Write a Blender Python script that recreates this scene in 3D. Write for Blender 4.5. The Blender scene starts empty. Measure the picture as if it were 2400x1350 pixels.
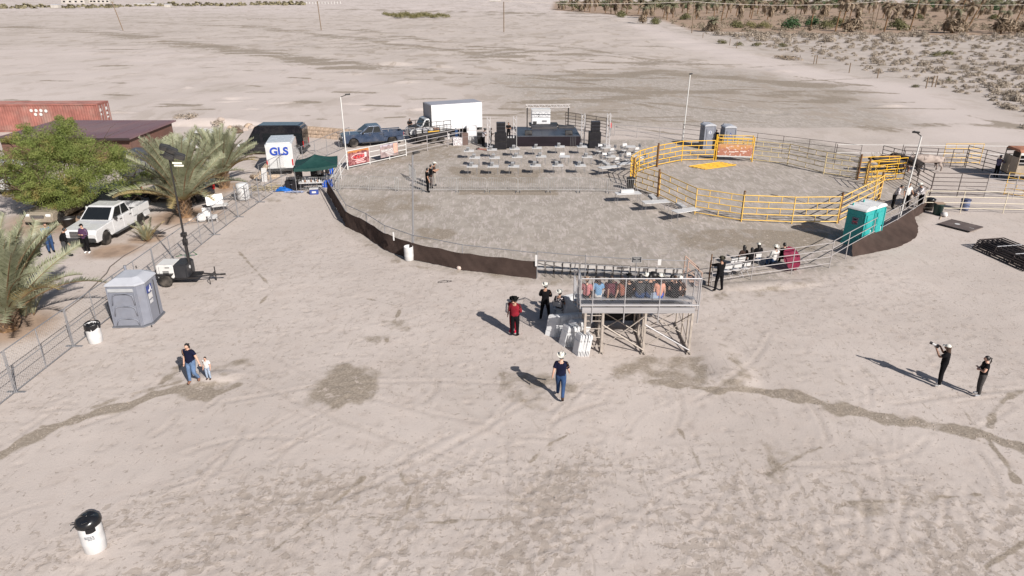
import bpy, math, random
import numpy as np
from mathutils import Vector, Matrix, Euler
from math import pi, sin, cos, tan, atan2, radians as R, hypot
random.seed(11); rng = np.random.default_rng(11)
S = bpy.context.scene; C = S.collection

# ------------------------------------------------------------------ camera
CAM_H = 14.0; F_PX = 1650.0; PITCH = math.atan((675 + 25) / F_PX)
cd = bpy.data.cameras.new('camera'); cam = bpy.data.objects.new('camera', cd); C.objects.link(cam)
cam.location = (0, 0, CAM_H); cam.rotation_euler = (pi / 2 - PITCH, 0, 0)
cd.sensor_width = 36; cd.lens = 36 * F_PX / 2400; cd.clip_start = 0.5; cd.clip_end = 12000
S.camera = cam
# ------------------------------------------------------------------ sky and sun
SUN_EL = R(33.5); SUN_DIR = Vector((0.588 * cos(SUN_EL), -0.809 * cos(SUN_EL), sin(SUN_EL))).normalized()
w = bpy.data.worlds.new('World'); S.world = w; w.use_nodes = True
wn = w.node_tree.nodes; sky = wn.new('ShaderNodeTexSky'); sky.sky_type = 'NISHITA'; sky.sun_disc = False
sky.sun_elevation = SUN_EL; sky.sun_rotation = atan2(SUN_DIR.x, SUN_DIR.y); sky.dust_density = 1.6
bg = wn['Background']; bg.inputs['Strength'].default_value = 0.052
w.node_tree.links.new(sky.outputs[0], bg.inputs['Color'])
sl = bpy.data.lights.new('sun', 'SUN'); sl.energy = 4.8; sl.angle = R(0.5); sl.color = (1.0, 0.952, 0.888)
so = bpy.data.objects.new('sun', sl); C.objects.link(so); so.rotation_euler = SUN_DIR.to_track_quat('Z', 'Y').to_euler()
S.view_settings.view_transform = 'Standard'; S.view_settings.look = 'None'
S.view_settings.exposure = 0.45; S.view_settings.gamma = 1; S.view_settings.use_curve_mapping = False

# ------------------------------------------------------------------ helpers
CT, ST = cos(PITCH), sin(PITCH)
def G(px, py, z=0.0):
    """world point at height z seen at survey mark (px, py)"""
    u = (px - 1200) / F_PX; v = (675 - py) / F_PX
    d = Vector((u, CT + v * ST, -ST + v * CT)); t = (z - CAM_H) / d.z
    return Vector((d.x * t, d.y * t, z))
ORD = ('first second third fourth fifth sixth seventh eighth ninth tenth eleventh twelfth thirteenth fourteenth fifteenth sixteenth '
       'seventeenth eighteenth nineteenth twentieth').split() + ['twenty-' + x for x in 'first second third fourth fifth sixth'.split()]

class NT:
    def __init__(s, mat): s.t = mat.node_tree; s.N = s.t.nodes; s.L = s.t.links
    def n(s, typ, ins=None, **props):
        nd = s.N.new('ShaderNode' + typ)
        for k, v in props.items(): setattr(nd, k, v)
        for k, v in (ins or {}).items():
            if hasattr(v, 'is_linked'): s.L.new(v, nd.inputs[k])
            else: nd.inputs[k].default_value = v
        return nd
    def mth(s, op, a, b=0.0, c=None, clamp=False):
        d = {0: a, 1: b}
        if c is not None: d[2] = c
        return s.n('Math', d, operation=op, use_clamp=clamp).outputs[0]
    def ss(s, x, lo, hi, a=0.0, b=1.0):
        return s.n('MapRange', {'Value': x, 'From Min': lo, 'From Max': hi, 'To Min': a, 'To Max': b}, interpolation_type='SMOOTHSTEP').outputs[0]
    def mix(s, f, a, b, blend='MIX'):
        return s.n('MixRGB', {0: f, 1: a, 2: b}, blend_type=blend).outputs[0]

MATS = {}
def M(name, col, rough=0.6, metal=0.0, var=0.10, scale=3.0, bump=0.0, coat=0.0, dust=0.0, trans=0.0):
    if name in MATS: return MATS[name]
    m = bpy.data.materials.new(name); m.use_nodes = True; MATS[name] = m
    t = NT(m); b = t.N['Principled BSDF']
    tc = t.n('TexCoord').outputs['Object']
    nz = t.n('TexNoise', {'Vector': tc, 'Scale': scale, 'Detail': 5.0, 'Roughness': 0.6})
    c4 = (*col, 1.0)
    f = t.ss(nz.outputs[0], 0.3, 0.7, 1 - var, 1 + var)
    cc = t.mix(1.0, c4, t.n('CombineXYZ', {0: f, 1: f, 2: f}).outputs[0], 'MULTIPLY')
    if dust > 0:   # windblown dust: stays where it lies
        n2 = t.n('TexNoise', {'Vector': tc, 'Scale': scale * 0.6, 'Detail': 6.0}).outputs[0]
        cc = t.mix(t.ss(n2, 0.42, 0.75, 0, dust), cc, (0.33, 0.28, 0.24, 1))
    t.L.new(cc, b.inputs['Base Color'])
    b.inputs['Metallic'].default_value = metal
    if rough >= 0.85: b.inputs['Specular IOR Level'].default_value = 0.12
    t.L.new(t.ss(nz.outputs[0], 0.3, 0.7, max(0.03, rough - 0.08), min(1, rough + 0.08)), b.inputs['Roughness'])
    if coat: b.inputs['Coat Weight'].default_value = coat
    if bump:
        n3 = t.n('TexNoise', {'Vector': tc, 'Scale': scale * 6, 'Detail': 3.0}).outputs[0]
        t.L.new(t.n('Bump', {'Strength': bump, 'Distance': 0.02, 'Height': n3}).outputs[0], b.inputs['Normal'])
    if trans:
        out = t.N['Material Output']
        tr = t.n('BsdfTranslucent', {'Color': c4})
        t.L.new(t.n('MixShader', {0: trans, 1: b.outputs[0], 2: tr.outputs[0]}).outputs[0], out.inputs[0])
    return m

class MB:
    """collects simple solids into one mesh"""
    def __init__(s): s.v = []; s.f = []; s.m = []
    def add(s, vs, fs, mi=0):
        b = len(s.v); s.v += [tuple(p) for p in vs]; s.f += [tuple(b + i for i in f) for f in fs]; s.m += [mi] * len(fs); return s
    def box(s, c, d, mi=0, rz=0.0, top=(1, 1), mat=None):
        x, y, z = d[0] / 2, d[1] / 2, d[2] / 2
        vs = [Vector((sx * x * (top[0] if sz > 0 else 1), sy * y * (top[1] if sz > 0 else 1), sz * z)) for sz in (-1, 1) for sx, sy in ((-1, -1), (1, -1), (1, 1), (-1, 1))]
        if mat is None: mat = Matrix.Rotation(rz, 3, 'Z')
        vs = [mat @ p + Vector(c) for p in vs]
        return s.add(vs, [(3, 2, 1, 0), (4, 5, 6, 7), (0, 1, 5, 4), (1, 2, 6, 5), (2, 3, 7, 6), (3, 0, 4, 7)], mi)
    def tube(s, pts, r, n=6, mi=0, cap=True):
        pts = [Vector(p) for p in pts]; k = len(pts); rs = r if isinstance(r, (list, tuple)) else [r] * k
        vs = []; up = None
        for i, p in enumerate(pts):
            d = (pts[min(i + 1, k - 1)] - pts[max(i - 1, 0)]).normalized()
            if up is None: up = Vector((0, 0, 1)) if abs(d.z) < 0.9 else Vector((1, 0, 0))
            a = d.cross(up)
            if a.length < 1e-4: a = d.cross(Vector((0, 1, 0)))
            a.normalize(); b = a.cross(d)
            vs += [p + (a * cos(2 * pi * j / n) + b * sin(2 * pi * j / n)) * rs[i] for j in range(n)]
        fs = [(i * n + j, i * n + (j + 1) % n, (i + 1) * n + (j + 1) % n, (i + 1) * n + j) for i in range(k - 1) for j in range(n)]
        if cap: fs += [tuple(range(n - 1, -1, -1)), tuple((k - 1) * n + j for j in range(n))]
        return s.add(vs, fs, mi)
    def lathe(s, prof, n=16, c=(0, 0, 0), mi=0, axis='Z'):
        vs = []
        for r, z in prof:
            for j in range(n):
                a = 2 * pi * j / n; p = Vector((r * cos(a), r * sin(a), z))
                if axis == 'Y': p = Vector((p.x, p.z, p.y))
                if axis == 'X': p = Vector((p.z, p.x, p.y))
                vs.append(p + Vector(c))
        k = len(prof)
        fs = [(i * n + j, i * n + (j + 1) % n, (i + 1) * n + (j + 1) % n, (i + 1) * n + j) for i in range(k - 1) for j in range(n)]
        fs += [tuple(range(n - 1, -1, -1)), tuple((k - 1) * n + j for j in range(n))]
        return s.add(vs, fs, mi)
    def prism(s, poly, y0, y1, mi=0):
        """polygon in x,z extruded along y"""
        n = len(poly)
        vs = [(x, y0, z) for x, z in poly] + [(x, y1, z) for x, z in poly]
        fs = [tuple(range(n)), tuple(range(2 * n - 1, n - 1, -1))] + [(i, (i + 1) % n, n + (i + 1) % n, n + i)[::-1] for i in range(n)]
        return s.add(vs, fs, mi)
    def plate(s, a, b, c, d, th=0.006, off=0.004, u=(0, 1), v=(0, 1), mi=0):
        """thin plate on the quad a b c d (bottom, bottom, top, top), lifted along its normal"""
        a, b, c, d = (Vector(p) for p in (a, b, c, d)); nn = (b - a).cross(d - a).normalized()
        q = lambda x, y: (a * (1 - x) + b * x) * (1 - y) + (d * (1 - x) + c * x) * y
        ps = [q(u[0], v[0]), q(u[1], v[0]), q(u[1], v[1]), q(u[0], v[1])]
        return s.add([p + nn * off for p in ps] + [p + nn * (off + th) for p in ps], [(3, 2, 1, 0), (4, 5, 6, 7), (0, 1, 5, 4), (1, 2, 6, 5), (2, 3, 7, 6), (3, 0, 4, 7)], mi)
    def mesh(s, name, mats, smooth=False):
        me = bpy.data.meshes.new(name); me.from_pydata(s.v, [], s.f)
        for m in (mats if isinstance(mats, (list, tuple)) else [mats]): me.materials.append(m)
        if any(s.m): me.polygons.foreach_set('material_index', s.m)
        if smooth: me.polygons.foreach_set('use_smooth', [True] * len(me.polygons))
        me.update(); return me
    def build(s, name, mats, parent=None, smooth=False, bevel=0.0, loc=None, rot=None):
        me = s.mesh(name, mats, smooth)
        if bevel:
            import bmesh
            bm = bmesh.new(); bm.from_mesh(me); bmesh.ops.recalc_face_normals(bm, faces=bm.faces)
            es = [e for e in bm.edges if len(e.link_faces) == 2 and e.calc_face_angle(0) > 0.5]
            bmesh.ops.bevel(bm, geom=es, offset=bevel, segments=2, affect='EDGES', clamp_overlap=True); bm.to_mesh(me); bm.free()
        return ob(name, me, parent, loc, rot)

def ob(name, data, parent=None, loc=None, rot=None, scale=None):
    o = bpy.data.objects.new(name, data); C.objects.link(o)
    if parent: o.parent = parent
    if loc is not None: o.location = loc
    if rot is not None: o.rotation_euler = rot
    if scale is not None: o.scale = scale if isinstance(scale, (tuple, list, Vector)) else (scale,) * 3
    return o
def tag(o, label, cat, group=None, kind=None):
    o['label'] = label; o['category'] = cat
    if group: o['group'] = group
    o['kind'] = kind or 'thing'
    return o
def thing(name, label, cat, loc=(0, 0, 0), rz=0.0, group=None, scale=1.0):
    return tag(ob(name, None, None, loc, (0, 0, rz), scale), label, cat, group)
def dup(root, loc, rz, label=None, group=None, scale=None):
    r = root.copy(); C.objects.link(r); r.location = loc; r.rotation_euler = (0, 0, rz)
    if scale: r.scale = (scale,) * 3
    if label: r['label'] = label
    if group: r['group'] = group
    for ch in KIDS(root):
        c = ch.copy(); C.objects.link(c); c.parent = r
        for g in KIDS(ch):
            d = g.copy(); C.objects.link(d); d.parent = c
    return r
def KIDS(o): return list(o.children)
RODS = {}
def rod(name, p0, p1, r, mat, parent=None, n=7):
    """a straight pipe; alike pipes share one unit mesh"""
    k = (mat.name, n)
    if k not in RODS: RODS[k] = MB().tube([(0, 0, 0), (0, 0, 1)], 1.0, n).mesh('pipe', mat, True)
    p0, p1 = Vector(p0), Vector(p1); d = p1 - p0
    return ob(name, RODS[k], parent, p0, d.to_track_quat('Z', 'Y').to_euler(), (r, r, d.length))
BOXES = {}
def slab(name, c, d, mat, parent=None, rot=None):
    if mat.name not in BOXES: BOXES[mat.name] = MB().box((0, 0, 0), (1, 1, 1)).mesh('slab', mat)
    return ob(name, BOXES[mat.name], parent, c, rot, tuple(d))
def text(body, size, mat, parent, loc, rot, name='lettering', ext=0.003, shear=0.0):
    cu = bpy.data.curves.new(name, 'FONT'); cu.body = body; cu.size = size; cu.align_x = 'CENTER'; cu.align_y = 'CENTER'; cu.extrude = ext; cu.shear = shear; cu.offset = size * .04
    tmp = bpy.data.objects.new('t', cu); C.objects.link(tmp)
    me = bpy.data.meshes.new_from_object(tmp.evaluated_get(bpy.context.evaluated_depsgraph_get()))
    bpy.data.objects.remove(tmp); me.materials.clear(); me.materials.append(mat)
    return ob(name, me, parent, loc, rot)

# ------------------------------------------------------------------ common materials
mGalv = M('galvanised', (0.34, 0.34, 0.36), 0.45, 0.6, 0.12)
mPaleRail = M('pale_rail_paint', (0.37, 0.345, 0.345), 0.5, 0.2, 0.15)
mWhiteP = M('white_paint', (0.60, 0.59, 0.58), 0.4, 0.0, 0.05, dust=0.12)
mBlack = M('black_steel', (0.022, 0.02, 0.022), 0.45, 0.2, 0.3, dust=0.1)
mDarkRail = M('dark_pipe', (0.06, 0.045, 0.045), 0.6, 0.3, 0.3, dust=0.2)
mYellow = M('yellow_paint', (0.74, 0.42, 0.02), 0.45, 0.0, 0.18, 2.0, dust=0.3)
mYellowPale = M('faded_yellow_paint', (0.72, 0.46, 0.11), 0.5, 0.0, 0.2, 2.0, dust=0.3)
mRust = M('rusty_post', (0.16, 0.085, 0.045), 0.85, 0.0, 0.35, 6.0)
mPlast = M('white_plastic', (0.55, 0.54, 0.54), 0.45, 0.0, 0.06, dust=0.12)
mTyre = M('tyre_rubber', (0.025, 0.023, 0.022), 0.85, 0.0, 0.2, dust=0.35)
mRim = M('wheel_alloy', (0.55, 0.55, 0.56), 0.35, 0.25, 0.1)
mGlass = M('dark_glass', (0.012, 0.014, 0.016), 0.06, 0.0, 0.05)
mChrome = M('chrome', (0.6, 0.6, 0.61), 0.18, 0.95, 0.05)
mLens = M('lamp_lens', (0.7, 0.72, 0.74), 0.12, 0.0, 0.03)
mRed = M('red_lens', (0.42, 0.015, 0.015), 0.25, 0.0, 0.05)
mDarkTrim = M('dark_trim', (0.03, 0.03, 0.032), 0.6, 0.0, 0.15, dust=0.15)
mCloth = M('brown_shade_cloth', (0.075, 0.052, 0.045), 0.9, 0.0, 0.18, 1.2, bump=0.2, trans=0.25)
mWood = M('grey_wood', (0.2, 0.15, 0.11), 0.85, 0.0, 0.25, 4)
mBlackFab = M('black_fabric', (0.02, 0.019, 0.022), 0.9, 0.0, 0.2)
mInk = M('printed_ink', (0.03, 0.03, 0.035), 0.7)
# ------------------------------------------------------------------ ground
def grow(a, step, ratio, end):
    out = []; x = a
    while x < end: step *= ratio; x += step; out.append(x)
    return out
def axis_x():
    core = list(np.arange(-20, 22.01, 0.11)); r = list(np.arange(22.25, 48, 0.27)); l = [-v + 2 for v in r]
    far = grow(48, 0.3, 1.10, 4500)
    return np.array(sorted([-v for v in far] + l + core + r + far))
def axis_y():
    a = list(np.arange(10.6, 42, 0.11)) + list(np.arange(42, 82, 0.22)) + grow(82, 0.22, 1.016, 210) + grow(211, 2.3, 1.04, 420)
    return np.array([-400, -150, -60, -20, -5, 2, 6, 8.5, 9.6, 10.2] + a + grow(a[-1], a[-1] - a[-2], 1.12, 9000))
gx, gy = axis_x(), axis_y(); NX, NY = len(gx), len(gy)
X, Y = np.meshgrid(gx, gy); X = X.ravel(); Y = Y.ravel()
def wav(x, y, wl, seed, k=7):
    r = np.random.default_rng(seed); o = np.zeros_like(x)
    for _ in range(k):
        a = r.uniform(0, 2 * pi); f = 2 * pi / (wl * r.uniform(0.6, 1.7)); o += np.sin((x * cos(a) + y * sin(a)) * f + r.uniform(0, 6.28) + 1.3 * np.sin((x * sin(a) - y * cos(a)) * f * 0.37 + r.uniform(0, 6)))
    return o / math.sqrt(k)
def pts(lst): return np.array([G(a, b)[:2] for a, b in lst])
def dist(x, y, P):
    d = np.full(x.shape, 1e9)
    for (ax, ay), (bx, by) in zip(P[:-1], P[1:]):
        dx, dy = bx - ax, by - ay; t = np.clip(((x - ax) * dx + (y - ay) * dy) / (dx * dx + dy * dy + 1e-9), 0, 1)
        d = np.minimum(d, np.hypot(x - ax - t * dx, y - ay - t * dy))
    return d
def inside(x, y, P):
    c = np.zeros(x.shape, bool); n = len(P)
    for i in range(n):
        (ax, ay), (bx, by) = P[i], P[(i + 1) % n]
        c ^= ((ay > y) != (by > y)) & (x < (bx - ax) * (y - ay) / (by - ay + 1e-12) + ax)
    return c
def soft(x, y, P, wdt):
    """1 inside the polygon fading to 0 over wdt outside"""
    d = dist(x, y, np.vstack([P, P[:1]])); return np.where(inside(x, y, P), 1.0, np.clip(1 - d / wdt, 0, 1))
damp = np.zeros_like(X); tramp = np.zeros_like(X); warm = np.zeros_like(X); pale = np.zeros_like(X); churn = np.zeros_like(X); Z = np.zeros_like(X)  # damp also carries the shadow painted at the berm lip
near = (Y > 8) & (Y < 95) & (np.abs(X) < 60)
xn, yn = X[near], Y[near]
def streak(lst, wd, amt, rough=0.0):
    d = dist(xn, yn, pts(lst)); d = d + wd * .22 * wav(xn, yn, .9, 15); v = amt * np.clip(1.25 - d / (wd * (1.05 + .3 * wav(xn, yn, 2.2, 16))).clip(.05), 0, 1) * (.95 + .2 * wav(xn, yn, 1.4, 17)).clip(.5, 1.2); a = damp[near]; damp[near] = np.maximum(a, v)
    if rough: Z[near] += rough * np.clip(1 - d / wd, 0, 1) * wav(xn, yn, 0.45, 5)
# graded windrows, wet streaks and one painted berm shadow crossing the lot
streak([(-80, 1095), (0, 1062), (110, 1008), (220, 970), (300, 950), (360, 925), (430, 908)], 0.34, 0.95, 0.008)
streak([(215, 955), (300, 925), (400, 900), (450, 885)], 0.22, 0.6)
streak([(370, 905), (420, 860), (450, 840)], 0.3, 0.5); streak([(90, 985), (105, 1008)], 0.2, 0.5); streak([(40, 1015), (75, 1020)], 0.15, 0.4)
streak([(470, 925), (520, 915), (560, 900)], 0.35, 0.75); streak([(520, 880), (560, 850), (540, 870)], 0.5, 0.5)  # first streak paints the brown shadow along the berm lip
streak([(1530, 893), (1600, 905), (1690, 915), (1790, 918), (1850, 928)], 0.3, 0.85, 0.01)
streak([(1840, 922), (1900, 940), (1990, 962), (2070, 978), (2140, 988)], 0.42, 1.0, 0.012)
streak([(2130, 985), (2240, 1005), (2320, 1022), (2420, 1060)], 0.42, 0.95, 0.012)
for ln in ([(1955, 1195), (1985, 1180), (2080, 1175), (2200, 1165), (2300, 1160)], [(1800, 1112), (1850, 1082), (1890, 1062), (1925, 1050)], [(1800, 1078), (1845, 1100)], [(1590, 1005), (1620, 1050), (1648, 1115)], [(1790, 1245), (1870, 1290), (1960, 1345)], [(2310, 1330), (2400, 1270)], [(1240, 1085), (1290, 1040), (1330, 1020)], [(930, 1095), (960, 1150), (955, 1200)], [(990, 1060), (1060, 1110)], [(820, 1210), (1000, 1225), (1180, 1215)], [(640, 1290), (760, 1200), (850, 1120)], [(2060, 1040), (2010, 960)], [(860, 700), (940, 720), (905, 800)], [(560, 590), (640, 680), (600, 720)]): streak(ln, 0.10, 0.62)
streak([(2310, 1025), (2345, 1065), (2380, 1125)], 0.16, 0.7); streak([(2215, 1005), (2330, 1045)], 0.12, 0.55)
streak([(2430, 905), (2370, 925), (2335, 955), (2320, 1000)], 0.2, 0.6); streak([(2200, 985), (2160, 940)], 0.1, 0.5); streak([(2260, 960), (2275, 985), (2300, 1003)], 0.1, 0.45)
streak([(1700, 905), (1765, 905), (1740, 870), (1690, 815)], 0.4, 0.45)
for poly, wd, amt in (([(760, 895), (805, 865), (860, 885), (865, 915), (835, 935), (775, 945), (745, 930)], 1.0, 0.72),
                      ([(1180, 880), (1260, 878), (1340, 900), (1330, 930), (1240, 955), (1190, 925)], 0.9, 0.45),
                      ([(1500, 842), (1640, 838), (1650, 900), (1560, 905), (1440, 880)], 0.6, 0.5),
                      ([(900, 755), (960, 750), (955, 775), (905, 775)], 0.4, 0.5), ([(850, 790), (905, 788), (880, 808)], 0.3, 0.5),
                      ([(1655, 690), (1700, 690), (1780, 870), (1650, 900), (1590, 870)], 0.7, 0.22),
                      ([(430, 905), (540, 895), (490, 935), (420, 930)], 0.4, 0.55),
                      ([(380, 880), (470, 860), (560, 850), (520, 880), (420, 905)], 0.6, 0.35),
                      ([(1560, 1040), (1660, 1035), (1600, 1065)], 0.3, 0.3), ([(1790, 1040), (1930, 1060), (1890, 1120), (1810, 1130)], 0.3, 0.35), ([(1980, 1180), (2200, 1165), (2150, 1195), (2000, 1215)], 0.3, 0.4),
                      ([(985, 535), (1050, 540), (1060, 560), (990, 560)], 0.8, 0.6), ([(1800, 545), (1920, 548), (1890, 580), (1800, 575)], 0.9, 0.9),
                      ([(1060, 395), (1260, 400), (1240, 425), (1090, 420)], 2.0, 0.6), ([(840, 470), (960, 460), (1000, 490), (880, 500)], 2, 0.5), ([(1600, 545), (1760, 540), (1780, 575), (1620, 580)], 2, 0.55),
                      ([(1150, 640), (1300, 655), (1330, 670), (1120, 660)], 0.8, 0.4), ([(1080, 445), (1300, 445), (1300, 455), (1080, 455)], 0.6, 0.7), ([(930, 345), (1060, 340), (1050, 370), (900, 385)], 2.5, 0.5),
                      ([(600, 380), (700, 380), (690, 470), (500, 470)], 1.5, 0.35)):
    v = amt * soft(xn, yn, pts(poly), wd); damp[near] = np.maximum(damp[near], v)
streak([(1660, 700), (1760, 690), (1900, 660), (2000, 620)], 0.7, 0.4)
streak([(780, 470), (830, 560), (960, 625), (1250, 668), (1420, 690)], 0.6, 0.35)
AR = pts([(790, 448), (820, 530), (905, 583), (968, 607), (1085, 632), (1258, 653), (1487, 672), (1665, 672), (1760, 655), (1854, 642), (1943, 629), (1981, 606), (2098, 540), (2165, 497), (2120, 400), (1900, 330), (1600, 330), (1300, 330), (1000, 345), (815, 396)])
churn[near] = soft(xn, yn, AR, 1.0)
LOT = pts([(-80, 1100), (0, 950), (182, 808), (444, 594), (640, 455), (720, 400), (600, 330), (-300, 330), (-900, 900)])
warm[near] = np.maximum(warm[near], 0.30 * soft(xn, yn, LOT, 1.0))
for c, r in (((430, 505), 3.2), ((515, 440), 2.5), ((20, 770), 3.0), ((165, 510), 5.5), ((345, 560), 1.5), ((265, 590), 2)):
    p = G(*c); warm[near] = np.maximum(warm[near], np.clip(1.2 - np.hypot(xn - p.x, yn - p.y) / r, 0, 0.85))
# trampled sand: dense hoof and boot marks towards the camera
BOT = pts([(600, 1100), (1100, 1020), (1500, 1060), (2000, 1050), (2500, 1200), (2700, 1500), (-100, 1500), (300, 1230)])
tramp[:] = 0.28; tramp[near] = np.maximum(0.28, soft(xn, yn, BOT, 2.5) * (0.72 + 0.25 * wav(xn, yn, 4, 41)))
SMO = pts([(-100, 1110), (300, 985), (700, 960), (1100, 960), (1700, 960), (2300, 1060), (2400, 1120), (1500, 1040), (700, 1060), (0, 1200)])
tramp[near] *= 1 - 0.6 * soft(xn, yn, SMO, 1.5)
# the open flats: wide dark wash bands, tyre churned ground and the pale track
farm = (Y > 70) & (Y < 700) & (np.abs(X) < 900); xf, yf = X[farm], Y[farm]
def fband(lst, wd, amt):
    d = dist(xf, yf, pts(lst)); s = np.maximum(wd * (0.6 + 0.4 * wav(xf, yf, 30, 9)), 0.5); damp[farm] = np.maximum(damp[farm], 1.22 * amt * np.clip(1.3 - d / s, 0, 1))
fband([(-50, 62), (120, 68), (260, 80), (400, 96), (560, 118), (700, 138), (830, 155)], 11, 0.75)
fband([(330, 52), (520, 58), (700, 75), (850, 92)], 14, 0.6); fband([(760, 60), (1000, 95), (1200, 118), (1420, 132), (1600, 150)], 8, 0.6)
fband([(850, 95), (1000, 110), (1250, 140), (1500, 150)], 7, 0.7); fband([(760, 145), (1000, 165), (1100, 175)], 6, 0.5)
fband([(1400, 175), (1560, 170), (1800, 190), (1900, 200)], 9, 0.85); fband([(1300, 205), (1500, 215), (1700, 215), (1960, 235)], 6, 0.7); fband([(1150, 195), (1280, 205)], 4, 0.5)
fband([(800, 22), (1000, 26), (1250, 32), (1500, 30)], 40, 0.55); fband([(0, 35), (300, 38), (700, 45)], 30, 0.4); fband([(1150, 35), (1550, 42)], 14, 0.5)
fband([(2050, 300), (2250, 290), (2420, 300)], 5, 0.5); fband([(2230, 262), (2400, 300)], 4, 0.6)
d = dist(xf, yf, pts([(1500, 60), (1640, 110), (1800, 150), (1950, 185), (2080, 205), (2160, 235), (2260, 285), (2330, 330)])); pale[farm] = np.maximum(np.clip(1.3 - d / 7, 0, 1), .75 * soft(xf, yf, pts([(-400, 110), (300, 112), (700, 158), (900, 200), (1050, 235), (980, 290), (-600, 300)]), 8) * np.clip(.8 + .4 * wav(xf, yf, 14, 78), 0, 1))
r4 = np.random.default_rng(14)
for k in range(36):
    x0, y0 = r4.uniform(1050, 1750), r4.uniform(150, 285); fband([(x0, y0), (x0 + r4.uniform(120, 260), y0 + r4.uniform(-6, 12)), (x0 + r4.uniform(300, 560), y0 + r4.uniform(-4, 40))], r4.uniform(.7, 1.6), r4.uniform(.35, .75))
for k in range(16):
    x0, y0 = r4.uniform(-50, 1200), r4.uniform(40, 140); fband([(x0, y0), (x0 + 160, y0 + r4.uniform(4, 22)), (x0 + 380, y0 + r4.uniform(15, 50))], r4.uniform(2, 5), r4.uniform(.3, .6))
for k in range(70):
    x0, y0 = r4.uniform(-20, 1500), 285 - 190 * r4.random() ** 1.5; fband([(x0, y0), (x0 + r4.uniform(15, 90), y0 + r4.uniform(-2, 3))], r4.uniform(.5, 1.1) * (1 + (285 - y0) / 90), r4.uniform(.5, .95)); pass
damp[farm] *= np.clip(0.75 + 0.35 * wav(xf, yf, 8, 77), 0, 1.2)
GRV = pts([(1310, 24), (1560, 42), (1660, 72), (1900, 78), (2500, 82), (2700, 14), (1900, 4), (1310, 4)])
warm = np.maximum(warm, np.where((Y > 200), soft(X, Y, GRV, 12) * 1.0, 0))
TIL = pts([(1200, 185), (1650, 165), (2000, 215), (2150, 290), (1800, 292), (1350, 280)])
churn = np.maximum(churn, np.where((Y > 78), soft(X, Y, TIL, 10) * 0.9, 0))
SCR = pts([(1600, 74), (1720, 100), (1830, 130), (2000, 165), (2160, 200), (2300, 250), (2500, 330), (2900, 330), (2900, 82), (1900, 80)])
churn = np.maximum(churn, np.where((Y > 80), soft(X, Y, SCR, 6) * 0.35, 0))
# relief
amp = np.where(Y < 90, 1.0, np.clip(Y / 90, 1, 6)); Z += 0.005 * wav(X, Y, 1.3, 1) + 0.014 * wav(X, Y, 7, 2) * np.where(Y < 8, 0, 1) + np.where(Y > 95, 0.05 * amp * wav(X, Y, 16, 3), 0) * np.clip((Y - 95) / 40, 0, 1)
def mound(c, rx, ry, h, rot=0.0, sharp=1.0):
    p = G(*c); dx, dy = X - p.x, Y - p.y; a, b = dx * cos(rot) + dy * sin(rot), -dx * sin(rot) + dy * cos(rot)
    global Z; Z = Z + h * np.clip(1 - (np.hypot(a / rx, b / ry)) ** 2, 0, 1) ** sharp
mound((1685, 840), 1.2, 3.4, 0.15, 0.15, 1.6); mound((1700, 885), 1.3, 1.2, 0.07, 0.3, 1.2); mound((500, 885), 1.1, 0.6, 0.11, 0.2, 1.0); mound((1790, 668), 3.4, 0.7, 0.12, 0.12)
for i in range(46):   # graded lumps and shallow pits on the flats
    mound((random.uniform(0, 2100), random.uniform(95, 270)), random.uniform(0.8, 3.0), random.uniform(0.5, 1.4), random.choice((-0.16, 0.16, 0.26)), random.uniform(-0.3, 0.3))
mound((485, 290), 7, 2.0, 0.7, 0.0); mound((925, 150), 5.5, 1.2, 0.6); mound((1030, 158), 3.0, 0.9, 0.5)
r2 = np.random.default_rng(3)
BO = pts([(-100, 1000), (2500, 1000), (2700, 1420), (-300, 1420)]); lo, hi = BO.min(0), BO.max(0); dragm = np.zeros(xn.shape); sel = np.where((yn < 34))[0]; xs_, ys_ = xn[sel], yn[sel]
for k in range(118):   # long drag and scuff lines, the last ones wheel tracks
    px, py = r2.uniform(0, 2400), 1350 - 420 * r2.random() ** 1.3; p0 = G(px, py); a = r2.choice((0.95, 1.1, 0.15, 2.6, 0.75)) + r2.normal() * 0.2; L = r2.uniform(0.8, 3.6); cv = r2.normal() * 0.25; wd_ = r2.uniform(0.05, 0.13)
    if k >= 110: L = r2.uniform(7, 16); a = r2.uniform(0.15, 0.6) if k % 2 else pi - r2.uniform(0.1, 0.5); wd_ = 0.11
    P_ = np.array([(p0.x + cos(a + cv * f) * L * f, p0.y + sin(a + cv * f) * L * f) for f in (0, .2, .4, .6, .8, 1)]); m_ = (np.abs(xs_ - p0.x) < L + .5) & (np.abs(ys_ - p0.y) < L + .5); ix = sel[m_]; d = dist(xn[ix], yn[ix], P_)
    v = np.exp(-(d / wd_) ** 2); dragm[ix] = np.maximum(dragm[ix], v * r2.uniform(.25, .8)); zi = np.where(near)[0][ix]; Z[zi] += -0.012 * v + 0.010 * np.exp(-((d - wd_ * 1.7) / wd_) ** 2)
core_i = np.searchsorted(gx, -20), np.searchsorted(gx, 21.9); core_j = np.searchsorted(gy, 11), np.searchsorted(gy, 42)
Zg = Z.reshape(NY, NX); Tg = tramp.reshape(NY, NX); Cg = churn.reshape(NY, NX); MK = np.zeros((NY, NX))
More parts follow.
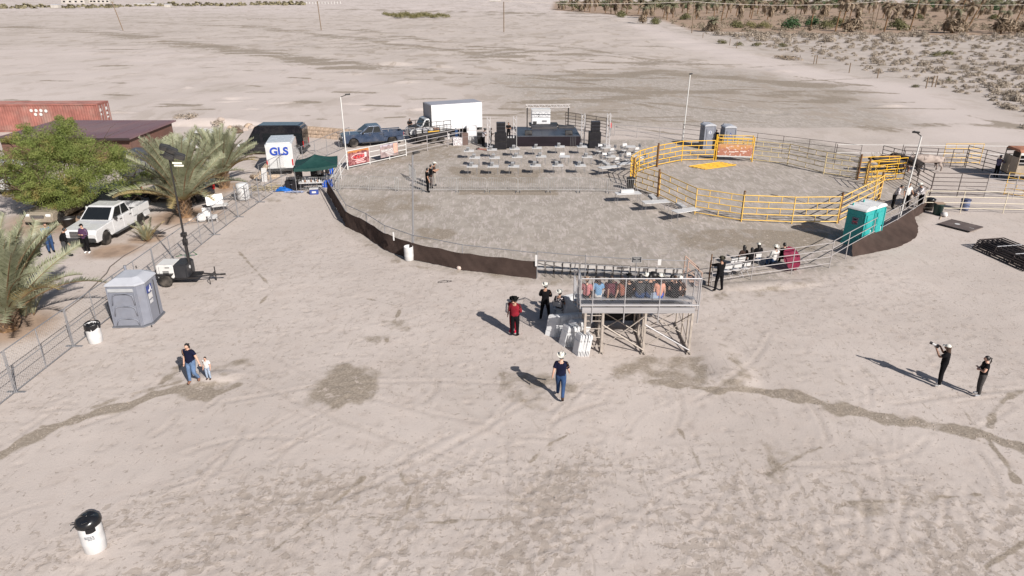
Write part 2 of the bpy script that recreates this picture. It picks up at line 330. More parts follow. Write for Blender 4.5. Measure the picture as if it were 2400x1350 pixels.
for k in range(15000):   # boot and hoof prints pressed into the sand
    i = r2.integers(core_i[0] + 6, core_i[1] - 6); j = r2.integers(core_j[0] + 6, core_j[1] - 6)
    if r2.random() > Tg[j, i] * 1.05 + 0.3 * Cg[j, i]: continue
    a = r2.uniform(0, pi); L, Wd = r2.uniform(0.10, 0.28), r2.uniform(0.06, 0.13); h = r2.uniform(0.008, 0.022)
    sl_ = (slice(j - 5, j + 6), slice(i - 5, i + 6)); dx = gx[i - 5:i + 6][None] - gx[i] - r2.uniform(-.05, .05); dy = gy[j - 5:j + 6][:, None] - gy[j] - r2.uniform(-.05, .05)
    q = ((dx * cos(a) + dy * sin(a)) / L) ** 2 + ((-dx * sin(a) + dy * cos(a)) / Wd) ** 2
    Zg[sl_] += -h * np.exp(-q * 1.2) + 0.45 * h * np.exp(-(np.sqrt(q) - 1.35) ** 2 * 6); MK[sl_] = np.maximum(MK[sl_], r2.uniform(0.3, 0.9) * np.exp(-q * 0.9))
Z = Zg.ravel(); mark = MK.ravel(); mark[near] = np.maximum(mark[near], dragm)
me = bpy.data.meshes.new('ground'); me.vertices.add(NX * NY); me.vertices.foreach_set('co', np.stack([X, Y, Z], 1).astype(np.float32).ravel())
ii = np.arange((NX - 1) * (NY - 1)); bi = ii % (NX - 1); bj = ii // (NX - 1); v0 = bj * NX + bi
quads = np.stack([v0, v0 + 1, v0 + 1 + NX, v0 + NX], 1).astype(np.int32)
me.loops.add(quads.size); me.loops.foreach_set('vertex_index', quads.ravel()); me.polygons.add(len(quads))
me.polygons.foreach_set('loop_start', np.arange(0, quads.size, 4, dtype=np.int32)); me.polygons.foreach_set('use_smooth', np.ones(len(quads), bool))
for nm, a in (('damp', damp), ('tramp', tramp), ('warm', warm), ('pale', pale), ('churn', churn), ('mark', mark)):
    at = me.attributes.new(nm, 'FLOAT', 'POINT'); at.data.foreach_set('value', a.astype(np.float32))
me.update(calc_edges=True)
def ground_z(x, y):
    i = min(max(np.searchsorted(gx, x) - 1, 0), NX - 2); j = min(max(np.searchsorted(gy, y) - 1, 0), NY - 2)
    return float(Z[j * NX + i])
gm = bpy.data.materials.new('desert_sand'); gm.use_nodes = True; t = NT(gm); B = t.N['Principled BSDF']
A = lambda nm: t.n('Attribute', attribute_name=nm).outputs['Fac']
pos = t.n('NewGeometry').outputs['Position']
def noi(scale, det=4.0, dis=0.0, st=(1, 1, 1), rot=0.0, rough=0.55):
    mp = t.n('Mapping', {'Vector': pos, 'Scale': st, 'Rotation': (0, 0, rot)}).outputs[0]
    return t.n('TexNoise', {'Vector': mp, 'Scale': scale, 'Detail': det, 'Distortion': dis, 'Roughness': rough}).outputs[0]
dA, tA, wA, pA, cA, kA = (A(x) for x in ('damp', 'tramp', 'warm', 'pale', 'churn', 'mark'))
big = noi(0.16, 5); mid = noi(0.9, 6, 0.4); blot = noi(2.9, 4, 0.35, rough=0.58); fine = noi(11, 5, 0.3); grit = noi(60, 3); strk = noi(1.1, 6, 0.8, (1.1, 0.7, 1), 0.35); scr = noi(1.9, 5, 1.1, (1.9, 0.42, 1), 0.42); scr2 = noi(2.0, 5, 1.1, (1.9, 0.42, 1), -0.5); blot2 = noi(5.2, 4, 0.4, rough=0.6)
farw = noi(0.045, 6, 0.5, (0.8, 0.7, 1)); farp = noi(0.24, 6, 0.5, (1.0, 0.55, 1), rough=0.62)
sep = t.n('SeparateXYZ', {0: pos}).outputs
isfar = t.ss(sep[1], 62, 92)
sand = t.mix(t.ss(big, 0.3, 0.72), (0.500, 0.438, 0.404, 1), (0.446, 0.388, 0.355, 1))
sand = t.mix(t.ss(mid, 0.48, 0.72, 0, 0.45), sand, (0.440, 0.372, 0.335, 1)); sand = t.mix(t.ss(sep[1], 330, 600), sand, (0.53, 0.465, 0.44, 1))
# arena soil: greyer, with pale scuffed ridges
ar = t.mix(t.ss(strk, 0.42, 0.62), (0.312, 0.275, 0.243, 1), (0.375, 0.332, 0.298, 1)); ar = t.mix(t.ss(scr, 0.565, 0.61, 0, 0.5), ar, (0.50, 0.437, 0.415, 1)); ar = t.mix(t.ss(scr2, 0.57, 0.62, 0, 0.5), ar, (0.50, 0.437, 0.415, 1))
col = t.mix(cA, sand, ar)
# flats far out: drifted darker wash with broken edges
fdark = t.mth('MULTIPLY', isfar, t.ss(t.mth('ADD', farp, t.mth('MULTIPLY', farw, 0.35)), 0.70, 0.79, 0, 0.7)); col = t.mix(fdark, col, (0.33, 0.275, 0.23, 1))
col = t.mix(t.mth('MULTIPLY', isfar, t.ss(farw, 0.50, 0.66, 0, 0.45)), col, (0.37, 0.32, 0.285, 1))
# trampled blotches: turned-up darker sand
tb = t.mth('ADD', blot, t.mth('MULTIPLY', t.mth('SUBTRACT', tA, 0.45), 0.24))
nearf = t.mth('SUBTRACT', 1.0, isfar)
bm_ = t.mth('MULTIPLY', t.mth('MULTIPLY', t.ss(tb, 0.59, 0.65, 0, 0.58), nearf), t.mth('SUBTRACT', 1.0, t.mth('MULTIPLY', cA, 0.7)))
col = t.mix(bm_, col, (0.315, 0.262, 0.222, 1))
bs_ = t.mth('MULTIPLY', t.mth('MULTIPLY', t.ss(t.mth('ADD', blot2, t.mth('MULTIPLY', tA, 0.08)), 0.632, 0.675, 0, 0.6), nearf), t.mth('SUBTRACT', 1.0, cA)); col = t.mix(bs_, col, (0.275, 0.228, 0.195, 1))
sm_ = t.mth('MULTIPLY', t.mth('MULTIPLY', t.ss(t.mth('ADD', scr2, t.mth('MULTIPLY', tA, 0.10)), 0.645, 0.69, 0, 0.35), nearf), t.mth('SUBTRACT', 1.0, cA))
col = t.mix(sm_, col, (0.34, 0.29, 0.25, 1))
col = t.mix(t.mth('MULTIPLY', kA, t.ss(fine, 0.35, 0.6, 0.15, 0.6)), col, (0.275, 0.228, 0.195, 1))
col = t.mix(t.mth('MULTIPLY', pA, 0.75), col, (0.545, 0.475, 0.450, 1))
# damp streaks and berm lip shadow, edges broken by noise
dm = t.mth('ADD', dA, t.mth('MULTIPLY', t.mth('SUBTRACT', t.mth('ADD', t.mth('MULTIPLY', mid, 0.5), t.mth('MULTIPLY', strk, 0.5)), 0.5), 1.7))
dcol = t.mix(t.ss(fine, 0.35, 0.7), (0.21, 0.172, 0.135, 1), (0.31, 0.262, 0.215, 1))
dcol = t.mix(t.ss(blot, 0.6, 0.66, 0, 0.7), dcol, (0.46, 0.39, 0.35, 1))
col = t.mix(t.mth('MULTIPLY', t.ss(dm, 0.28, 0.62), 0.88), col, dcol)
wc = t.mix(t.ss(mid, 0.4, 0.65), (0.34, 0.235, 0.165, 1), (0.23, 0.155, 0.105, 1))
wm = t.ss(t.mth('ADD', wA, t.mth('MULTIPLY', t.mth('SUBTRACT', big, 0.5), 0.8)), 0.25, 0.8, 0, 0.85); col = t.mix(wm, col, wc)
gr = t.ss(grit, 0.35, 0.65, 0.93, 1.06); col = t.mix(1.0, col, t.n('CombineXYZ', {0: gr, 1: gr, 2: gr}).outputs[0], 'MULTIPLY')
t.L.new(col, B.inputs['Base Color']); B.inputs['Roughness'].default_value = 0.95; B.inputs['Specular IOR Level'].default_value = 0.15
hgt = t.mth('ADD', t.mth('MULTIPLY', fine, 0.30), t.mth('MULTIPLY', grit, 0.10)); hgt = t.mth('ADD', hgt, t.mth('MULTIPLY', t.mth('ADD', t.mth('ADD', bm_, bs_), sm_), -0.30)); hgt = t.mth('ADD', hgt, t.mth('MULTIPLY', t.mth('ADD', scr, scr2), t.mth('MULTIPLY', cA, 0.35)))
hgt = t.mth('ADD', hgt, t.mth('MULTIPLY', t.mth('MULTIPLY', isfar, farp), 2.0))
t.L.new(t.n('Bump', {'Strength': 0.5, 'Distance': 0.05, 'Height': hgt}).outputs[0], B.inputs['Normal'])
me.materials.append(gm)
ground = ob('ground', me); ground['kind'] = 'structure'; ground['label'] = 'pale pinkish desert sand ground with dark damp streaks'
# ------------------------------------------------------------------ buildings and large structures
def V3(v, z=None): return Vector((v[0], v[1], v[2] if z is None else z))
def heading(a, b): return atan2(b[1] - a[1], b[0] - a[0])
# shipping container -----------------------------------------------------
mCont = M('container_red', (0.27, 0.105, 0.085), 0.65, 0.0, 0.22, 0.8, dust=0.4); mContT = M('container_roof', (0.33, 0.155, 0.13), 0.7, 0.0, 0.2, 0.7, dust=0.4)
con = thing('shipping_container', 'long red corrugated shipping container behind the green tree', 'container', G(227, 247, 2.75) * Vector((1, 1, 0)), R(2))
L, Wd, Hh = 12.2, 2.44, 2.9
def corr(n, L, d):
    o = []; p = L / n
    for i in range(n): x = i * p; o += [(x, 0), (x + p * .35, 0), (x + p * .5, d), (x + p * .85, d)]
    return o + [(L, 0)]
b = MB(); c_ = corr(44, L - 0.2, 0.045)
for side, y0 in ((1, 0.05), (-1, Wd - 0.05)):
    vs = [(-L + 0.1 + x, y0 + side * y, z) for x, y in c_ for z in (0.18, Hh - 0.12)]
    b.add(vs, [(2 * i, 2 * i + 2, 2 * i + 3, 2 * i + 1) for i in range(len(c_) - 1)])
b.build('side_wall', mCont, con)
b = MB(); c_ = corr(34, L - 0.2, 0.02); vs = [(-L + 0.1 + x, y, Hh - 0.03 - h) for x, h in c_ for y in (0.06, Wd - 0.06)]
b.add(vs, [(2 * i, 2 * i + 1, 2 * i + 3, 2 * i + 2) for i in range(len(c_) - 1)]); b.build('roof', mContT, con)
b = MB()
for x in (-L + .06, -.06):
    for y in (.06, Wd - .06): b.box((x, y, Hh / 2), (.13, .13, Hh))
for y in (.06, Wd - .06):
    for z in (.09, Hh - .07): b.box((-L / 2, y, z), (L - .26, .12, .15))
for x in (-L + .06, -.06):
    for z in (.09, Hh - .07): b.box((x, Wd / 2, z), (.12, Wd - .26, .15))
b.build('frame', mCont, con)
for k, y in enumerate((.67, 1.77)):
    dr = slab('door', (-.05, y, Hh / 2), (.06, 1.06, Hh - .35), mCont, con)
for y in (.35, .9, 1.5, 2.1): rod('lock_bar', (.03, y, .2), (.03, y, Hh - .2), .022, mPaleRail, con)
for y, z, a, h in ((.5, 2.2, .35, .3), (1.75, 2.2, .4, .3), (1.75, 1.7, .4, .25), (.5, 1.75, .3, .2), (1.8, 1.3, .35, .16)): slab('marking', (-.008, y, z), (.012, a, h), mWhiteP, con)
for i, (x, z) in enumerate(((-6.9, 2.25), (-6.4, 2.25), (-5.9, 2.25), (-5.4, 2.2), (-6.55, 1.85), (-6.0, 1.85))): MB().lathe([(.17, -.004), (.17, .004)], 9, axis='Y').build('painted_disc', mWhiteP, con, loc=(x, -.005, z))
slab('base_block', (-6, 1.2, -.1), (11.9, 2.2, .24), mDarkTrim, con)
# brown shed -----------------------------------------------------------------
mRoofB = M('plum_metal_roof', (0.165, 0.095, 0.105), 0.55, 0.0, 0.08, 0.4, dust=0.15); mWallB = M('brown_siding', (0.125, 0.06, 0.045), 0.7, 0.0, 0.12, 0.6, dust=0.1)
p = G(405, 283, 2.25); sh = thing('shed', 'long low brown shed with flat plum metal roof', 'shed', (p.x - 5.6, 60.9, 0), 0)
for i in range(13): slab('siding_board', (0, -.02 + (.006 if i % 2 else 0), .09 + i * .165), (11.2, .05, .157), mWallB, sh)
b = MB(); b.box((0, 4.1, 1.05), (11.1, 8.1, 2.1)); b.build('wall', mWallB, sh)
b = MB(); b.box((0, 4.0, 2.22), (11.7, 9.1, .12))
for i in range(8): b.box((-5.6 + i * 1.6, 4.0, 2.29), (.05, 9.0, .025))
b.build('roof', mRoofB, sh); slab('fascia', (0, -.56, 2.2), (11.72, .05, .2), M('dark_fascia', (.035, .022, .022), .6), sh); slab('skirt', (0, -.06, .08), (14.02, .08, .24), M('grey_base', (.12, .12, .13), .8), sh)
# stone block wall -------------------------------------------------------------
mStone = M('tan_stone', (0.42, 0.32, 0.245), 0.9, 0.0, 0.28, 1.5, bump=0.4)
a_, e_ = G(690, 318), G(832, 330); wl = thing('stone_wall', 'low wall of tan stone blocks by the dirt bank beside the black van', 'wall', a_, heading(a_, e_)); wl['kind'] = 'thing'; LW = (e_ - a_).length
bm = [MB().box((0, 0, 0), (1, 1, 1), top=(random.uniform(.86, .97), random.uniform(.8, .95))).mesh('block', mStone) for _ in range(4)]
for r_ in range(3):
    x = 0
    while x < LW:
        l = random.uniform(.35, .8); ob('stone', random.choice(bm), wl, (x + l / 2, random.uniform(-.05, .05), .19 + r_ * .36), (random.uniform(-.04, .04), random.uniform(-.04, .04), random.uniform(-.06, .06)), (l * .96, .45, .35)); x += l
slab('wall_core', (LW / 2, .05, .5), (LW, .3, .98), M('mortar', (.3, .22, .16), .95), wl)
# ------------------------------------------------------------------ vehicles
def wheel(par, x, y, r, wd=.26, rim=mRim, name='wheel'):
    w_ = ob(name, None, par, (x, y, r)); s = 1 if y > 0 else -1
    MB().lathe([(r * .62, -wd / 2), (r * .93, -wd / 2), (r, -wd * .3), (r, wd * .3), (r * .93, wd / 2), (r * .62, wd / 2)], 18, axis='Y').build('tyre', mTyre, w_, True)
    b = MB(); b.lathe([(r * .6, s * wd * .30 - .01), (r * .62, s * wd * .36 + .01)], 18, axis='Y')
    for k in range(6):
        a = k * pi / 3; b.box((cos(a) * r * .33, s * wd * .38, sin(a) * r * .33), (r * .5, .04, r * .13), mat=Matrix.Rotation(-a, 3, 'Y'))
    b.lathe([(r * .16, s * wd * .34), (r * .15, s * wd * .46)], 10, axis='Y'); b.build('rim', rim, w_, True)
def arch(xc, r, ra, zc, n=9):
    a0 = math.asin(max(-1, min(1, (zc - r) / ra))); return [(xc + ra * cos(pi - a0 - (pi - 2 * a0) * i / n), r + ra * sin(pi - a0 - (pi - 2 * a0) * i / n)) for i in range(n + 1)]
def hull(par, L, W, zc, wr, xw, top, paint, bev=.05, name='body', inset=0.0):
    poly = [(-L / 2 + .06, zc)]
    for x in xw: poly += arch(x, wr, wr * 1.17, zc)
    poly += [(L / 2 - .06, zc)] + top
    b = MB(); b.prism(poly, -W / 2, W / 2); o = b.build(name, paint, par, False, bev)
    slab('underbody_light_block', (0, 0, zc + .13), (L * .86, W - .5, .3), mDarkTrim, par); return o  # dark box added to block light through the wheel arches
def cabin(par, W, xs, zb, zt, paint, ins=(.05, .2), glass=mGlass, split=0.5, rear=True, name='cabin', pill=.05):
    x0, x1, x2, x3 = xs; wb, wt = W / 2 - ins[0], W / 2 - ins[1]
    v = [Vector(q) for q in ((x0, -wb, zb), (x3, -wb, zb), (x3, wb, zb), (x0, wb, zb), (x1, -wt, zt), (x2, -wt, zt), (x2, wt, zt), (x1, wt, zt))]
    b = MB(); b.add(v, [(3, 2, 1, 0), (4, 5, 6, 7), (0, 1, 5, 4), (1, 2, 6, 5), (2, 3, 7, 6), (3, 0, 4, 7)]); b.build(name, paint, par, False, .05)
    MB().plate(v[1], v[2], v[6], v[5], u=(.06, .94), v=(.06, .9)).build('windshield', glass, par)
    if rear: MB().plate(v[3], v[0], v[4], v[7], u=(.1, .9), v=(.15, .88)).build('rear_window', glass, par)
    for A_, B_, C_, D_, fl in ((v[0], v[1], v[5], v[4], 0), (v[2], v[3], v[7], v[6], 1)):
        for u in ((.09, split - .02), (split + .02, .90)):
            uu = (1 - u[1], 1 - u[0]) if fl else u
            MB().plate(A_, B_, C_, D_, u=uu, v=(.1, .88)).build('side_window', glass, par)
def lampset(par, L, W, zh, zt, hw=.34, hh=.16, inset=.0):
    for s in (-1, 1):
        MB().box((L / 2 - .03 - inset, s * (W / 2 - .26), zh), (.12, hw, hh)).build('headlight', mLens, par, bevel=.03)
        MB().box((-L / 2 + .03, s * (W / 2 - .12), zt), (.1, .17, .34)).build('taillight', mRed, par, bevel=.02)
def mirrors(par, x, W, z):
    for s in (-1, 1): MB().box((x, s * (W / 2 + .13), z), (.12, .22, .2)).build('mirror', mDarkTrim, par, bevel=.04)
def doors(par, W, spans, z0, z1, paint, hz):
    for s in (-1, 1):
        for x0, x1 in spans:
            d = MB().box(((x0 + x1) / 2, s * (W / 2 + .003), (z0 + z1) / 2), (x1 - x0 - .03, .022, z1 - z0)).build('door', paint, par, bevel=.008)
            slab('handle', (x0 + .22, s * (W / 2 + .03), hz), (.2, .035, .04), mDarkTrim, d)
def pickup(label, loc, rz, paint, L=5.9, W=2.03, crew=True, trimc=mDarkTrim):
    t_ = thing('pickup_truck', label, 'pickup truck', loc, rz); wr = .42; xf, xr = 1.93, -1.80
    hull(t_, L, W, .42, wr, (xr, xf), [(L / 2, .55), (L / 2 + .02, .98), (L / 2 - .12, 1.16), (1.25, 1.27), (-.95, 1.30), (-.97, .86), (-L / 2 + .1, .86), (-L / 2, .55)], paint)
    cabin(t_, W, (-.98, -.72, .42, 1.32), 1.27, 1.93, paint, split=.47)
    for s in (-1, 1): MB().box(((-.97 - L / 2) / 2, s * (W / 2 - .048), 1.09), (L / 2 - .99, .09, .46)).build('bed_side', paint, t_, bevel=.02)
    MB().box((-L / 2 + .05, 0, 1.08), (.08, W - .2, .44)).build('tailgate', paint, t_, bevel=.015)
    slab('bed_floor', ((-.97 - L / 2) / 2, 0, .87), (L / 2 - 1.1, W - .22, .03), mDarkTrim, t_)
    doors(t_, W, ((.12, 1.2), (-.9, .1)), .55, 1.25, paint, 1.12)
    g = MB().box((L / 2 + .015, 0, .93), (.06, 1.05, .36)).build('grille', mDarkTrim, t_, bevel=.02)
    for k in range(4): slab('grille_bar', (L / 2 + .05, 0, .8 + k * .085), (.03, 1.0, .03), mChrome, g)
    MB().box((L / 2 + .03, 0, .6), (.16, W - .1, .26)).build('front_bumper', mChrome if trimc is mChrome else trimc, t_, bevel=.05)
    MB().box((-L / 2 - .03, 0, .6), (.14, W - .1, .2)).build('rear_bumper', mChrome, t_, bevel=.04)
    for s in (-1, 1): slab('running_board', (.1, s * (W / 2 + .02), .42), (2.1, .18, .06), mDarkTrim, t_)
    lampset(t_, L, W, .98, 1.05); mirrors(t_, .98, W, 1.36)
    for x in (xf, xr):
        for s in (-1, 1): wheel(t_, x, s * (W / 2 - .15), wr)
    return t_
def suv(label, loc, rz, paint, L=4.8, W=1.9, H=1.72, name='parked_car', cat='car', xs=(-2.2, -1.75, .35, 1.3), zb=1.0):
    t_ = thing(name, label, cat, loc, rz); wr = .36; xf, xr = 1.42, -1.42
    hull(t_, L, W, .3, wr, (xr, xf), [(L / 2, .42), (L / 2 + .01, .7), (L / 2 - .18, .9), (1.25, zb + .02), (-L / 2 + .12, zb + .03), (-L / 2, .5)], paint, .08)
    cabin(t_, W, xs, zb, H, paint, (.06, .24), split=.52)
    doors(t_, W, ((.08, 1.05), (-.95, .05)), .42, zb - .03, paint, .86)
    g = MB().box((L / 2 + .0, 0, .68), (.06, .85, .2)).build('grille', mDarkTrim, t_, bevel=.02)
    for k in range(3): slab('grille_bar', (L / 2 + .035, 0, .61 + k * .07), (.03, .82, .025), mChrome, g)
    MB().box((L / 2 - .02, 0, .42), (.14, W - .15, .2)).build('front_bumper', paint, t_, bevel=.05)
    lampset(t_, L, W, .76, .85, inset=.05); mirrors(t_, .95, W, zb + .1)
    for x in (xf, xr):
        for s in (-1, 1): wheel(t_, x, s * (W / 2 - .13), wr, .22)
    return t_
def van(label, loc, rz, paint, L=5.95, W=2.05, H=2.65, glasslen=1):
    t_ = thing('van', label, 'van', loc, rz); wr = .36; xf, xr = L / 2 - 1.0, -L / 2 + 1.25
    hull(t_, L, W, .32, wr, (xr, xf), [(L / 2, .45), (L / 2 + .01, .82), (L / 2 - .2, 1.02), (L / 2 - .85, 1.22), (L / 2 - 1.75, H - .16), (L / 2 - 2.05, H), (-L / 2 + .25, H), (-L / 2 + .04, H - .14), (-L / 2, .5)], paint, .15)
    a, c = Vector((L / 2 - .85, 0, 1.22)), Vector((L / 2 - 1.75, 0, H - .16)); hw = W / 2 - .12
    MB().plate(a + Vector((0, -hw, 0)), a + Vector((0, hw, 0)), c + Vector((0, hw - .06, 0)), c + Vector((0, -hw + .06, 0)), u=(.03, .97), v=(.06, .92)).build('windshield', mGlass, t_)
    for s in (-1, 1):
        y = s * (W / 2 + .005)
        MB().add([(L / 2 - 1.05, y, 1.28), (L / 2 - 2.15, y, 1.28), (L / 2 - 2.15, y, 2.02), (L / 2 - 1.55, y, 2.02), (L / 2 - 1.05, y - s * .012, 1.28), (L / 2 - 2.15, y - s * .012, 1.28), (L / 2 - 2.15, y - s * .012, 2.02), (L / 2 - 1.55, y - s * .012, 2.02)], [(0, 1, 2, 3), (7, 6, 5, 4), (0, 4, 5, 1), (1, 5, 6, 2), (2, 6, 7, 3), (3, 7, 4, 0)]).build('side_window', mGlass, t_)
        if glasslen > 1:
            for x in (-2.3, -1.1, .1): slab('side_window', (x - .1, y, 1.66), (1.1, .012, .72), mGlass, t_)
        slab('side_moulding', (-.1, y, .72), (L * .42, .02, .07), mDarkTrim, t_)
        slab('door', (L / 2 - 1.6, s * (W / 2 + .002), .86), (1.05, .015, .78), paint, t_)
    for s in (-1, 1):
        d = MB().box((-L / 2 - .004, s * (W / 4 - .01), 1.45), (.02, W / 2 - .07, 1.9)).build('rear_door', paint, t_, bevel=.008)
        MB().box((-L / 2 + .0, s * (W / 2 - .07), 1.05), (.06, .12, .55)).build('taillight', mRed, t_, bevel=.02)
        MB().box((L / 2 - .1, s * (W / 2 - .25), .88), (.18, .34, .22)).build('headlight', mLens, t_, bevel=.04)
        if glasslen > 1: slab('rear_window', (-L / 2 - .016, s * .45, 1.85), (.012, .68, .6), mGlass, d)
    MB().box((-L / 2 - .03, 0, .5), (.16, W - .06, .2)).build('rear_bumper', mDarkTrim, t_, bevel=.03)
    MB().box((L / 2 - .0, 0, .5), (.14, W - .1, .26)).build('front_bumper', mDarkTrim, t_, bevel=.05); slab('grille', (L / 2 + .01, 0, .8), (.04, .9, .2), mDarkTrim, t_)
    mirrors(t_, L / 2 - 1.3, W, 1.5)
    for x in (xf, xr):
        for s in (-1, 1): wheel(t_, x, s * (W / 2 - .14), wr, .22)
    return t_
pWhite = M('car_paint_white', (0.58, 0.58, 0.59), 0.22, 0, .03, coat=.6, dust=.16); pBlack = M('car_paint_black', (0.012, 0.012, 0.016), 0.2, 0, .1, coat=.7, dust=.04)
pBlue = M('car_paint_slate_blue', (0.035, 0.055, 0.10), 0.25, 0.2, .1, coat=.6, dust=.15); pTan = M('car_paint_champagne', (0.36, 0.31, 0.25), 0.3, 0.3, .06, coat=.5, dust=.25); pDark = M('car_paint_charcoal', (0.03, 0.03, 0.034), 0.28, 0.1, .1, coat=.4, dust=.15)
pickup('white crew cab pickup parked under the green tree facing the fence', (-24.9, 41.62, 0), R(-93), pWhite, trimc=mDarkTrim)
suv('champagne SUV parked nose out in the tree shade', (-30.1, 45.35, 0), R(-92), pTan)
suv('dark hatchback parked between the champagne SUV and white pickup', (-27.35, 47.0, 0), R(-90), pDark, 4.5, 1.8, 1.55)
suv('black sedan half hidden behind the big palm', (-24.0, 49.3, 0), R(172), pBlack, 4.7, 1.85, 1.46, xs=(-1.85, -1.0, .2, 1.15), zb=.95)
pickup('dark blue pickup truck with a dusty lower body by the stone wall', (-13.7, 69.1, 0), R(201), pBlue, trimc=mDarkTrim)
van('tall black passenger van parked by the dirt bank', (-22.0, 65.0, 0), R(181), pBlack, 6.0, 2.05, 2.72, 2)
gv = van('white delivery van with blue GLS lettering on its rear doors', (-19.35, 59.3, 0), R(101), pWhite, 5.6, 2.1, 2.62)
mGLS = M('van_blue', (0.02, 0.06, 0.36), 0.4); text('GLS', .86, mGLS, gv, (-2.835, -.02, 1.95), (pi / 2, 0, -pi / 2), ext=.004)
slab('plate', (-2.85, -.15, .78), (.012, .5, .2), mWhiteP, gv); MB().add([], []); slab('strap_line', (-2.83, -.1, 1.52), (.006, .9, .03), M('pale_grey_print', (.55, .55, .58)), gv)
# box truck
bt = thing('box_truck', 'white box truck parked behind the stage beside the stake trailer', 'truck', (0, 0, 0), 0); a_, e_ = G(1013, 332), G(1131, 322); hd = heading(e_, a_); mid_ = (a_ + e_) / 2
bt.location = mid_ + Vector((-sin(hd), cos(hd), 0)) * -1.15; bt.rotation_euler = (0, 0, hd)
mBox = M('box_white', (0.64, 0.64, 0.66), 0.35, 0, .02); mBoxR = M('box_roof_grey', (0.30, 0.30, 0.34), .5, 0, .05)
LB = (e_ - a_).length
MB().box((0, 0, 2.3), (LB, 2.35, 2.5)).build('cargo_box', mBox, bt, bevel=.05); slab('roof', (0, 0, 3.56), (LB - .06, 2.3, .02), mBoxR, bt); slab('bulkhead', (LB / 2 + .012, 0, 2.3), (.02, 2.3, 2.4), mBoxR, bt)
for s in (-1, 1): slab('corner_trim', (LB / 2 + .02, s * 1.18, 2.3), (.07, .05, 2.5), mDarkTrim, bt)
slab('chassis', (.8, 0, .8), (LB + 2, 1.0, .25), mDarkTrim, bt)
MB().prism([(LB / 2 + .1, .55), (LB / 2 + 2.1, .55), (LB / 2 + 2.1, 1.25), (LB / 2 + 1.0, 1.45), (LB / 2 + .55, 2.2), (LB / 2 + .1, 2.25)], -1.0, 1.0).build('cab', pWhite, bt, bevel=.07)
MB().plate((LB / 2 + 1.0, -.9, 1.45), (LB / 2 + 1.0, .9, 1.45), (LB / 2 + .55, .85, 2.2), (LB / 2 + .55, -.85, 2.2), u=(.04, .96), v=(.06, .94)).build('windshield', mGlass, bt)
for s in (-1, 1): MB().add([(LB / 2 + q, s * y, z) for y in (1.0, 1.012) for q, z in ((.2, 1.5), (.85, 1.5), (.5, 2.12), (.2, 2.12))], [(0, 1, 2, 3), (7, 6, 5, 4), (0, 4, 5, 1), (1, 5, 6, 2), (2, 6, 7, 3), (3, 7, 4, 0)]).build('side_window', mGlass, bt)
slab('hood_panel', (LB / 2 + 1.5, 0, 1.385), (.9, 1.7, .02), mDarkTrim, bt, (0, R(10), 0))
for x in (LB / 2 + 1.35, -LB / 2 + 1.0):
    for s in (-1, 1): wheel(bt, x, s * .95, .44, .28)
for s in (-1, 1): MB().box((LB / 2 + 2.1, s * .75, 1.0), (.1, .3, .2)).build('headlight', mLens, bt, bevel=.03)
# stake trailer
a_, e_ = G(976, 341), G(1058, 332); hd = heading(a_, e_); st = thing('stake_trailer', 'black stake sided utility trailer in front of the box truck', 'trailer', (a_ + e_) / 2, hd); LT = (e_ - a_).length
slab('bed', (0, .9, .75), (LT, 1.8, .12), mBlack, st)
for y in (0, 1.8): slab('side_panel', (0, y, .95), (LT, .04, .4), mBlack, st)
slab('toolbox', (-LT / 2 + .55, -.05, .85), (1.0, .35, .55), mBlack, st)
for y in (0, 1.8):
    for z in (1.35, 1.7, 2.1): rod('rail', (-LT / 2, y, z), (LT / 2, y, z), .03, mBlack, st)
    for k in range(6): x = -LT / 2 + k * LT / 5; rod('stake', (x, y, .7), (x, y, 2.12), .03, mBlack, st)
for x in (-.1, .75): wheel(st, x, -.1, .34, .22); wheel(st, x, 1.9, .34, .22)
for k in range(5): slab('cargo_bundle', (-LT / 2 + .45 + k * .62, .6, 1.15), (.5, .8, .55), [mPlast, M('grey_tarp', (.35, .34, .36), .8), mPlast, M('brown_box', (.22, .13, .1), .8), mPlast][k], st)
slab('strap', (0, -.03, 1.2), (1.2, .02, .07), mYellow, st)
# white camper and dark trailer on the parking lot
cp = thing('camper_trailer', 'white camper trailer at the edge of the lot under the tree', 'trailer', (-39.6, 51.0, 0), R(4))
MB().prism([(-3, .5), (3, .5), (3.1, 1.2), (2.95, 2.3), (-2.9, 2.3), (-3.05, 1.2)], -1.1, 1.1).build('body', pWhite, cp, bevel=.12); slab('door', (1.0, -1.115, 1.35), (.65, .03, 1.5), pWhite, cp)
for x in (-1.5, 2.3): slab('window', (x, -1.11, 1.6), (.7, .03, .5), mGlass, cp)
slab('side_stripe', (0, -1.106, .95), (5.9, .02, .1), M('stripe_grey', (.5, .5, .52)), cp); slab('underframe', (0, 0, .42), (5.6, 1.7, .2), mDarkTrim, cp)
for s in (-1, 1): wheel(cp, -.2, s * 1.0, .34, .2)
mSlate = M('slate_panel', (0.085, 0.085, 0.10), 0.5, 0.2, .12, dust=.15)
dt = thing('cargo_trailer', 'dark slate cargo trailer behind the white pickup', 'trailer', (-28.2, 55.3, 0), R(-8))
MB().box((0, 0, 1.35), (4.6, 2.0, 1.9)).build('body', mSlate, dt, bevel=.05)
for k in range(5): slab('seam', (-1.8 + k * .9, -1.005, 1.35), (.03, .012, 1.8), mDarkTrim, dt)
slab('fender', (0, -1.08, .75), (1.5, .18, .08), mDarkTrim, dt)
for x in (-.4, .4):
    for s in (-1, 1): wheel(dt, x, s * 1.05, .34, .2)
slab('tail_lamp', (2.2, -1.01, .62), (.15, .03, .12), mRed, dt); rod('tongue', (-2.3, 0, .5), (-3.4, 0, .5), .05, mDarkTrim, dt)
